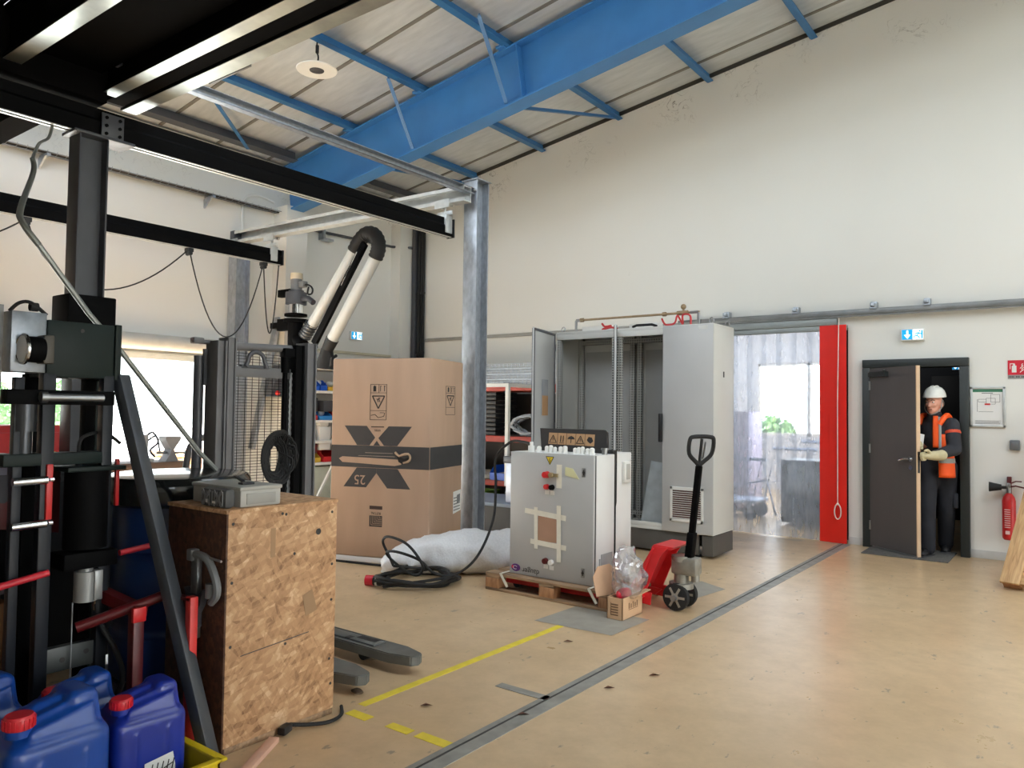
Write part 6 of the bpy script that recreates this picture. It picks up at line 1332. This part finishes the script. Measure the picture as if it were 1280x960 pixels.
# red stand in the dark
t = thing('red_steel_stand', 'dark red steel stand with bright red upright between press and crate', 'stand', (-3.1, 1.75, 0))
bx(-3.03, -2.99, 1.765, 1.80, 0, .67, 'upright', M('bright red steel', (206, 48, 44), .45, var=.1), .003, t)
m = MB(); m.cyl((-3.3, 1.45, .56), (-3.16, 1.78, .665), .022); m.build('cross_tube', DRED, t); m = MB(); m.cyl((-3.165, 1.765, .66), (-3.15, 1.795, .67), .028); m.build('wood_plug', M('wood plug', (170, 120, 96), .6), t)
bx(-3.22, -3.17, 1.62, 1.665, 0, .62, 'upright', DRED, .003, t); bx(-3.165, -3.145, 1.605, 1.66, .57, .63, 'red_tube_end', RED, .003, t); m = MB(); m.bar((-3.5, 1.6, .66), (-3.18, 1.66, .6), .05, .05); m.bar((-3.15, 1.78, .655), (-3.0, 1.78, .66), .03, .012); m.build('cross_tube', DRED, t)
m = MB(); m.box(-3.6, -3.25, 1.62, 1.70, .0, .05); m.build('foot_rail', DRED, t)
# low black table with a brown board box at the far left
t = thing('black_side_table', 'low black framed table with brown boards at the lower left edge', 'table', (-3.9, 1.1, 0))
bx(-4.15, -3.70, .7, 1.46, .655, .69, 'top', CHAR, .008, t)
for y in (.72, 1.40):
    for x in (-4.13, -3.76): bx(x, x + .05, y, y + .05, 0, .655, 'leg', CHAR, .003, t)
bx(-4.05, -3.78, .8, 1.38, .0, .6, 'brown_board', M('brown board', (120, 78, 40), .7, var=.2), .003, t)
# workbench and vise silhouettes in the doorway
t = thing('workbench', 'dark workbench in the bright doorway', 'bench', (-7.6, 3.7, 0))
bx(-7.95, -7.35, 3.05, 4.28, .84, .91, 'top', M('bench top', (84, 66, 54), .6), .006, t)
for y in (3.1, 4.15):
    for x in (-7.9, -7.45): bx(x, x + .06, y, y + .06, 0, .84, 'leg', CHAR, .003, t)
t = thing('bench_vise', 'grey bench vise standing on the workbench in the doorway', 'vise', (-7.5, 4.13, .91))
m = MB(); m.prism([(4.06, .91), (4.2, .91), (4.17, .97), (4.15, 1.03), (4.22, 1.13), (4.22, 1.16), (4.06, 1.16), (4.06, 1.13), (4.12, 1.03), (4.1, .97)], (-7.55, 0, 0), (0, 1, 0), (0, 0, 1), .14); m.build('body', MGREY, t); m = MB(); m.cyl((-7.48, 4.0, 1.0), (-7.48, 4.42, .985), .012); m.cyl((-7.48, 4.3, .985), (-7.48, 4.36, .985), .03); m.build('spindle', STEEL, t)
t = thing('scale_stand', 'grey stand with hoses on the workbench left of the vise', 'stand', (-7.6, 3.95, .91))
m = MB(); m.cyl((-7.6, 3.95, .91), (-7.6, 3.95, 1.18), .025); m.box(-7.68, -7.52, 3.86, 4.0, .91, .94); m.build('post', LGREY, t)
m = MB(); m.tube([(-7.6, 3.95, 1.16), (-7.6, 4.02, 1.2), (-7.6, 4.08, 1.1), (-7.6, 4.0, 1.02), (-7.6, 4.05, .95)], .012, seg=6, smooth=6); m.tube([(-7.6, 3.95, 1.1), (-7.6, 4.06, 1.16), (-7.6, 4.1, 1.0)], .01, seg=6, smooth=6); m.build('hoses', CHAR, t)
m = MB(); m.ball((-7.7, 3.72, 1.2), (.12, .16, .07), 14); m.build('beige_cover', M('beige cover', (170, 156, 120), .6), label='beige rounded cover on the workbench behind the press leg', cat='cover') if False else None

# ------------------------------------------------------------------ yellow tray with blue jerrycans
t = thing('spill_tray', 'yellow plastic tray holding the blue jerrycans', 'tray', (-3.0, 1.15, 0))
m = MB(); tx0, tx1, ty0, ty1, th = -3.32, -2.655, .5, 1.705, .125
m.box(tx0, tx1, ty0, ty1, 0, .012); m.box(tx0, tx1, ty0, ty0 + .008, 0, th); m.box(tx0, tx1, ty1 - .008, ty1, 0, th); m.box(tx0, tx0 + .008, ty0, ty1, 0, th); m.box(tx1 - .008, tx1, ty0, ty1, 0, th); m.build('tub', YEL, t)
m = MB(); m.box(tx0 - .02, tx1 + .02, ty0 - .02, ty0 + .012, th - .008, th + .004, .003); m.box(tx0 - .02, tx1 + .02, ty1 - .012, ty1 + .02, th - .008, th + .004, .003); m.box(tx0 - .02, tx0 + .012, ty0, ty1, th - .008, th + .004, .003); m.box(tx1 - .012, tx1 + .02, ty0, ty1, th - .008, th + .004, .003); m.build('rim', YEL, t)
def jerry(body_mat, label, loc, rz, scale=1., lab=True):
    t = thing('jerrycan', label, 'jerrycan', loc, rz, 'blue jerrycans in the yellow tray', local=True)
    w_, d_, h_ = .275, .235, .31      # x = width, y = depth, front is -y
    m = MB(); m.cbox((0, 0, h_ / 2), (w_, d_, h_), None, .04, 4)
    # shoulder that rises towards the handle side
    t2 = bmesh.new(); bmesh.ops.create_cube(t2, size=1); bmesh.ops.scale(t2, vec=(w_ * .9, d_ * .9, .10), verts=t2.verts); bmesh.ops.translate(t2, vec=(0, 0, h_ + .02), verts=t2.verts)
    for v in t2.verts:
        if v.co.z > h_: v.co.x = v.co.x * .82 + .012; v.co.y *= .74; v.co.z += (.012 if v.co.x > 0 else -.03)
    bmesh.ops.bevel(t2, geom=t2.edges[:], offset=.022, segments=3, affect='EDGES'); m._merge(t2)
    m.cbox((.075, 0, h_ + .055), (.09, d_ * .6, .065), None, .026, 3)
    m.bar((-.045, 0, h_ + .052), (.08, 0, h_ + .072), .045, .026, bev=.01); m.cbox((-.05, 0, h_ + .03), (.035, .06, .06), None, .012)
    for s in (-1, 1):
        m.cbox((s * .06, -d_ / 2 - .001, h_ * .5), (.012, .006, h_ * .62), None, .003)
    b = m.build('body', body_mat, t, ang=50); r = b.modifiers.new('join', 'REMESH'); r.mode = 'VOXEL'; r.voxel_size = .0055; r.use_smooth_shade = True; sm = b.modifiers.new('soften', 'SMOOTH'); sm.factor = .5; sm.iterations = 7
    m = MB(); m.cyl((-.09, -.05, h_ + .01), (-.09, -.05, h_ + .045), .034); m.build('neck', body_mat, t)
    m = MB(); prof = [(.036, 0), (.038, .004), (.038, .03), (.034, .036), (0, .036)]; m.lathe(prof, (-.09, -.05, h_ + .03), seg=28)
    for k in range(20): a = k * math.pi / 10; m.cbox((-.09 + .0385 * math.cos(a), -.05 + .0385 * math.sin(a), h_ + .046), (.004, .004, .026), Euler((0, 0, a)))
    m.build('cap', CAPR, t)
    if lab:
        m = MB(); m.prism([(-.03, .02), (.085, .015), (.085, .10), (.075, .15), (-.03, .135)], (0, -d_ / 2 - .0045, 0), (1, 0, 0), (0, 0, 1), .001); l_ = m.build('label', PAPER, t)
        m = MB()
        for k in range(5): m.bar((-.02 + .02 * k, -d_ / 2 - .0062, .03), (.0 + .02 * k, -d_ / 2 - .0062, .125), .001, .004, up=(1, 0, 0))
        m.tube([(-.02, -d_ / 2 - .0065, .11), (.02, -d_ / 2 - .0065, .09), (.075, -d_ / 2 - .0065, .11)], .002, seg=4); m.tube([(-.02, -d_ / 2 - .0065, .06), (.03, -d_ / 2 - .0065, .075), (.075, -d_ / 2 - .0065, .05)], .002, seg=4); m.build('handwriting', INK, l_)
    return t
jerry(BLUEJ2, 'violet blue jerrycan with handwritten label standing nearest the crate', (-2.90, 1.515, .014), R(90 - 4))
jerry(BLUEJ, 'large blue jerrycan in the lower left corner of the yellow tray', (-2.83, 1.155, .014), R(90 + 2), lab=True).scale = (1.2, 1.16, 1.2)
jerry(BLUEJ, 'blue jerrycan behind the large one in the yellow tray', (-3.18, 1.03, .014), R(90 + 8), lab=False).scale = (1.15, 1.1, 1.2)
jerry(BLUEJ, 'blue jerrycan in the back corner of the tray near the press', (-3.19, 1.40, .014), R(90 - 3), lab=False)
jerry(BLUEJ, 'blue jerrycan furthest left in the front of the tray', (-2.82, .72, .014), R(90), lab=False)
# ------------------------------------------------------------------ the worker in the doorway
def blob(parts, name, mt, parent, vox=.012, smooth=4, label=None):
    """one continuous surface grown from tapered limbs and rounded volumes"""
    m = MB()
    for p in parts:
        if p[0] == 'L':                                   # limb: points with radii
            pts, rad = p[1], p[2]
            for (a, b), (ra, rb) in zip(zip(pts, pts[1:]), zip(rad, rad[1:])):
                m.cyl(a, b, ra, rb, seg=18); m.ball(a, ra, 16); m.ball(b, rb, 16)
        else:
            m.ball(p[1], p[2], 22, p[3] if len(p) > 3 else None)
    o = m.build(name, mt, parent, label=label)
    r = o.modifiers.new('join', 'REMESH'); r.mode = 'VOXEL'; r.voxel_size = vox; r.use_smooth_shade = True
    s = o.modifiers.new('soften', 'SMOOTH'); s.factor = .5; s.iterations = smooth
    return o
t = thing('person', 'person in white helmet and orange vest stepping through the doorway and holding the door', 'person', (-1.25, 9.2, 0))
hd = Vector((-1.255, 9.10, 1.60))
fy = math.atan2(-.95, -.30) + math.pi / 2           # face direction turned to the left
Q = Matrix.Rotation(fy, 3, 'Z') @ Matrix.Rotation(R(2), 3, 'X')
H = lambda x, y, z: hd + Q @ Vector((x, y, z))      # head frame: -y is the face
qe = Q.to_euler()
sl_, sr_ = Vector((-1.10, 9.12, 1.375)), Vector((-1.40, 9.27, 1.375))
el_, wl_ = Vector((-1.06, 9.04, 1.125)), Vector((-1.24, 8.86, 1.06))
er_, wr_ = Vector((-1.50, 9.20, 1.14)), Vector((-1.45, 9.04, 1.12))
hl, hr = Vector((-1.165, 9.24, .93)), Vector((-1.335, 9.20, .93))
kl, kr = Vector((-1.17, 9.30, .50)), Vector((-1.325, 9.06, .50))
al, ar = Vector((-1.20, 9.46, .09)), Vector((-1.315, 9.04, .09))
body = blob([('B', H(0, .005, .02), (.074, .092, .10), qe), ('B', H(0, -.03, -.055), (.052, .055, .055), qe), ('B', H(0, -.06, -.085), (.028, .022, .022), qe),
             ('L', [H(0, -.082, .015), H(0, -.104, -.025)], [.010, .015]), ('B', H(-.03, -.07, -.015), (.026, .02, .02), qe), ('B', H(.03, -.07, -.015), (.026, .02, .02), qe),
             ('B', H(0, -.082, .035), (.05, .014, .010), qe), ('L', [H(-.018, -.084, -.058), H(.018, -.084, -.058)], [.008, .008]),
             ('B', H(-.078, .01, -.01), (.01, .02, .032), qe), ('B', H(.078, .01, -.01), (.01, .02, .032), qe),
             ('L', [H(0, .02, -.06), Vector((-1.258, 9.16, 1.42))], [.052, .06]), ('B', Vector((-1.258, 9.17, 1.25)), (.15, .10, .19)), ('B', Vector((-1.25, 9.2, 1.0)), (.14, .10, .13)),
             ('L', [sl_, el_, wl_], [.05, .038, .028]), ('L', [sr_, er_, wr_], [.05, .038, .028]), ('L', [hl, kl, al], [.075, .05, .038]), ('L', [hr, kr, ar], [.075, .05, .038])], 'body', SKIN, t, .009, 3)
HAIR = M('grey brown hair', (96, 84, 76), .8, var=.3, scale=60)
for s in (-1, 1):
    m = MB(); m.ball(H(s * .03, -.078, .016), (.014, .008, .0075), 12, qe); e = m.build('eye', M('eye white', (220, 214, 208), .25), t)
    m = MB(); m.ball(H(s * .03 - .003, -.085, .015), (.0055, .003, .0055), 10, qe); m.build('iris', M('dark iris', (40, 30, 26), .2), e)
    m = MB(); m.tube([H(s * .014, -.094, .034), H(s * .032, -.092, .040), H(s * .05, -.08, .034)], .0045, seg=6, smooth=4); m.build('eyebrow', HAIR, t)
m = MB(); m.tube([H(-.022, -.088, -.057), H(0, -.094, -.055), H(.022, -.088, -.058)], .0032, seg=6, smooth=4); m.build('lips', M('lips', (150, 86, 80), .5), t)
m = MB(); m.ball(H(0, .04, .0), (.08, .08, .075), 18, qe); m.build('hair', HAIR, t)
m = MB(); prof = [(.104, .0), (.106, .010), (.101, .038), (.088, .074), (.064, .102), (.032, .116), (0, .12)]
hc_ = H(0, .022, .066); m.lathe(prof, (0, 0, 0), seg=36)
for v in m.bm.verts:
    c = v.co.copy(); c.y *= 1.14
    if c.z < .02 and c.y < -.04: c.y *= 1.2; c.z -= .004
    v.co = hc_ + Q @ c
hel = m.build('helmet', M('white helmet', (236, 236, 230), .3, var=.03), t, ang=60)
m = MB(); 
for dy in (-.018, .018): m.tube([hc_ + Q @ Vector((dy, -.11, .04)), hc_ + Q @ Vector((dy, -.05, .112)), hc_ + Q @ Vector((dy, .05, .114)), hc_ + Q @ Vector((dy, .11, .04))], .005, seg=6, smooth=5)
m.build('helmet_rib', MATS['white helmet'], hel)
m = MB(); m.tube([H(-.085, -.0, .04), H(-.078, -.03, -.06), H(0, -.062, -.112), H(.078, -.03, -.06), H(.085, 0, .04)], .006, seg=6, smooth=5); m.build('chin_strap', M('strap grey', (150, 148, 146), .6), t)
jacket = blob([('B', Vector((-1.258, 9.17, 1.27)), (.178, .125, .19), Euler((0, 0, R(-24)))), ('B', Vector((-1.252, 9.19, 1.05)), (.16, .12, .17), Euler((0, 0, R(-24)))), ('B', Vector((-1.258, 9.17, 1.40)), (.155, .085, .075), Euler((0, 0, R(-24)))), ('L', [Vector((-1.257, 9.15, 1.43)), Vector((-1.257, 9.13, 1.475))], [.085, .075]),
               ('L', [sl_, el_, wl_ + (el_ - wl_) * .12], [.082, .068, .05]), ('L', [sr_, er_, wr_], [.082, .068, .05])], 'jacket', NAVY, t, .014, 5)
trous = blob([('B', Vector((-1.25, 9.21, .98)), (.165, .125, .10)), ('L', [hl, kl, al], [.112, .088, .075]), ('L', [hr, kr, ar], [.112, .09, .078])], 'trousers', M('dark trousers', (34, 36, 44), .85, var=.3, scale=6, bump=.4), t, .014, 5)
m = MB(); m.cbox(kl + Vector((.085, -.02, .08)), (.05, .12, .16), Euler((0, 0, .2)), .015); m.build('thigh_pocket', MATS['dark trousers'], trous)
# open hi-vis vest: shell panels that follow the jacket
def shell(a0, a1, z0, z1, name, mt, gr=.012, n=16):
    m = MB(); A = []
    for j in range(13):
        z = z0 + (z1 - z0) * j / 12; ring = []
        k_ = 1.0 if z < 1.32 else max(.0, 1 - ((z - 1.32) / .2) ** 2 * .35)
        rx, ry = (.18 if z > 1.12 else .17 + .006 * (1.12 - z) * 10) * k_ + gr, (.132 * k_ + gr)
        for i in range(n + 1):
            a = a0 + (a1 - a0) * i / n; q_ = Vector((rx * math.cos(a), ry * math.sin(a), 0)); q_.rotate(Euler((0, 0, R(-24))))
            ring.append(m.bm.verts.new((-1.255 + q_.x, 9.175 + q_.y, z)))
        A.append(ring)
    for j in range(12):
        for i in range(n): m.bm.faces.new((A[j][i], A[j][i + 1], A[j + 1][i + 1], A[j + 1][i]))
    o = m.build(name, mt, t); s = o.modifiers.new('thickness', 'SOLIDIFY'); s.thickness = .004; return o
vest = shell(R(-56), R(215), .83, 1.28, 'vest', ORANGE)
v2 = shell(R(-72), R(-54), 1.14, 1.47, 'vest_front', ORANGE, .014, 5); v3 = shell(R(-146), R(-128), .92, 1.47, 'vest_front', ORANGE, .014, 5)
shell(R(-55), R(214), .98, 1.03, 'reflective_band', REFL, .017); shell(R(-55), R(-47), 1.12, 1.46, 'reflective_strap', REFL, .018, 3)
m = MB(); m.tube([Vector((-1.20, 9.035, 1.38)), Vector((-1.155, 9.06, 1.455)), Vector((-1.13, 9.14, 1.475)), Vector((-1.12, 9.24, 1.42))], .028, seg=8, smooth=5); m.build('shoulder_strap', ORANGE, t)
m = MB(); m.tube([Vector((-1.40, 9.12, 1.38)), Vector((-1.385, 9.16, 1.455)), Vector((-1.36, 9.24, 1.475)), Vector((-1.34, 9.32, 1.42))], .028, seg=8, smooth=5); m.build('shoulder_strap', ORANGE, t)
m = MB(); m.lathe([(.078, 0), (.08, .02), (.074, .045)], sl_ * .62 + el_ * .38, (sl_ - el_).normalized(), 20); m.build('sleeve_trim', M('sleeve orange trim', (190, 66, 34), .6), t)
# gloves: gauntlet, palm, five fingers closed on the door edge
def glove(w, tip, side, name, curl):
    d = (tip - w).normalized(); up_ = Vector((0, 0, 1)); s = d.cross(up_).normalized() * side; u = s.cross(d).normalized() * side
    P = lambda a, b, c: w + d * a + s * b + u * c
    parts = [('L', [P(-.09, 0, 0), P(-.02, 0, 0)], [.058, .05]), ('L', [P(-.02, 0, 0), P(.03, 0, 0)], [.05, .04]), ('B', P(.06, 0, 0), (.045, .045, .03))]
    for k, (off, L_) in enumerate([(.034, .075), (.012, .085), (-.011, .08), (-.033, .065)]):
        a = P(.075, 0, off); b = a + d * L_ * .45 + s * curl * .012; c = b + (d * .55 + s * curl * .8).normalized() * L_ * .36; e = c + (s * curl - d * .25).normalized() * L_ * .28
        parts.append(('L', [a, b, c, e], [.0145, .0135, .012, .0105]))
    a = P(.03, .02 * curl, .036); parts.append(('L', [a, a + d * .03 + u * .028 + s * curl * .02, a + d * .062 + u * .026 + s * curl * .035], [.018, .015, .012]))
    return blob(parts, name, GLOVE, t, .006, 3)
glove(wl_, Vector((-1.335, 8.80, 1.05)), 1, 'glove', -1)
glove(wr_, wr_ + Vector((.08, -.03, .03)), 1, 'glove', 1)
for s, a_, ang in ((1, al, .12), (-1, ar, -.25)):
    m = MB(); dirv = Vector((math.sin(ang), -math.cos(ang), 0))
    parts = [('B', Vector((a_.x, a_.y, .05)), (.048, .055, .05)), ('B', Vector((a_.x, a_.y, .045)) + dirv * .08, (.048, .085, .04)), ('B', Vector((a_.x, a_.y, .04)) + dirv * .13, (.046, .06, .036))]
    sh = blob(parts, 'safety_shoe', M('black safety shoe', (30, 30, 32), .5), t, .01, 3)
    m = MB(); m.cbox(Vector((a_.x, a_.y, .012)) + dirv * .06, (.095, .27, .022), Euler((0, 0, ang)), .009); m.build('sole', M('grey sole', (64, 64, 66), .7), sh)
m = MB(); m.cbox(Vector((-1.385, 9.0, 1.20)), (.10, .012, .17), Euler((R(-10), R(12), R(35))), .003); m.build('paper_pad', PAPER, label='white paper pad held against the chest behind the door edge', cat='paper')
# ------------------------------------------------------------------ daylight, camera
wd = bpy.data.worlds.new('overcast sky'); scene.world = wd; wd.use_nodes = True
n = wd.node_tree; bg = n.nodes['Background']
tc = n.nodes.new('ShaderNodeTexCoord'); sx = n.nodes.new('ShaderNodeSeparateXYZ'); n.links.new(tc.outputs['Generated'], sx.inputs[0])
rp_ = ramp(n, [(.0, (.55, .6, .5, 1)), (.5, (.84, .92, 1., 1)), (1., (.88, .95, 1., 1))])
mr = n.nodes.new('ShaderNodeMapRange'); mr.inputs['From Min'].default_value = -.2; mr.inputs['From Max'].default_value = .6
n.links.new(sx.outputs['Z'], mr.inputs['Value']); n.links.new(mr.outputs[0], rp_.inputs[0]); n.links.new(rp_.outputs[0], bg.inputs['Color'])
bg.inputs['Strength'].default_value = 6.0
cl = bpy.data.lights.new('corridor fill', 'POINT'); cl.energy = 6; cl.shadow_soft_size = .15; clo = bpy.data.objects.new('corridor_fill', cl); COL.objects.link(clo); clo.location = (-2.1, 11.6, 2.35)  # unseen fill light added to lift the dark passage
def portal(loc, rot, sx_, sy_):
    l = bpy.data.lights.new('opening', 'AREA'); l.shape = 'RECTANGLE'; l.size = sx_; l.size_y = sy_; l.cycles.is_portal = True
    o = bpy.data.objects.new('opening_portal', l); COL.objects.link(o); o.location = loc; o.rotation_euler = rot
portal((-.3, -6.3, 5.6), (R(90), 0, 0), 17.0, 2.9)
portal((-9.45, 3.6, 1.06), (0, R(-90), 0), 2.1, 4.2)
portal((9.1, 5.0, 2.0), (0, R(90), 0), 4.0, 5.0)
sun = bpy.data.lights.new('sun', 'SUN'); sun.energy = 60.; sun.angle = R(1); so = bpy.data.objects.new('sun', sun); COL.objects.link(so)
so.rotation_euler = Vector((.85, -.1, -.6)).to_track_quat('-Z', 'Y').to_euler()
portal(((SKX0 + SKX1) / 2, (SKY0 + SKY1) / 2, rz((SKX0 + SKX1) / 2) + .1), (0, -math.atan(.153), 0), SKX1 - SKX0, SKY1 - SKY0)
portal((-4.2, 15.1, 1.75), (R(-90), 0, 0), 1.9, 1.4)
portal((-4.8, 12.4, 4.1), (0, 0, 0), 4.8, 2.)
portal(((S2X0 + S2X1) / 2, (S2Y0 + S2Y1) / 2, rz((S2X0 + S2X1) / 2) + .1), (0, -math.atan(.153), 0), S2X1 - S2X0, S2Y1 - S2Y0)
yaw, pitch, roll = R(36.9), R(2.0), R(.73)
fw = Vector((-math.sin(yaw) * math.cos(pitch), math.cos(yaw) * math.cos(pitch), math.sin(pitch)))
rt = Vector((math.cos(yaw), math.sin(yaw), 0)); up = rt.cross(fw)
r2 = rt * math.cos(roll) + up * math.sin(roll); u2 = up * math.cos(roll) - rt * math.sin(roll)
cam = bpy.data.cameras.new('camera'); co_ = bpy.data.objects.new('camera', cam); COL.objects.link(co_)
mw = Matrix((r2, u2, -fw)).transposed().to_4x4(); mw.translation = (0, 0, 1.47); co_.matrix_world = mw
cam.sensor_fit = 'HORIZONTAL'; cam.sensor_width = 36; cam.lens = 36 * 950 / 1280; cam.clip_start = .05; cam.clip_end = 300
scene.camera = co_
vs = scene.view_settings; scene.display_settings.display_device = 'sRGB'
vs.view_transform = 'Standard'; vs.look = 'None'; vs.gamma = 1; vs.use_curve_mapping = False; vs.exposure = -0.12
cy = scene.cycles
cy.use_denoising = True
try: cy.denoiser = 'OPENIMAGEDENOISE'
except Exception: pass
cy.max_bounces = 10; cy.diffuse_bounces = 6; cy.glossy_bounces = 4; cy.transparent_max_bounces = 24; cy.sample_clamp_indirect = 6
cy.caustics_reflective = False; cy.caustics_refractive = False
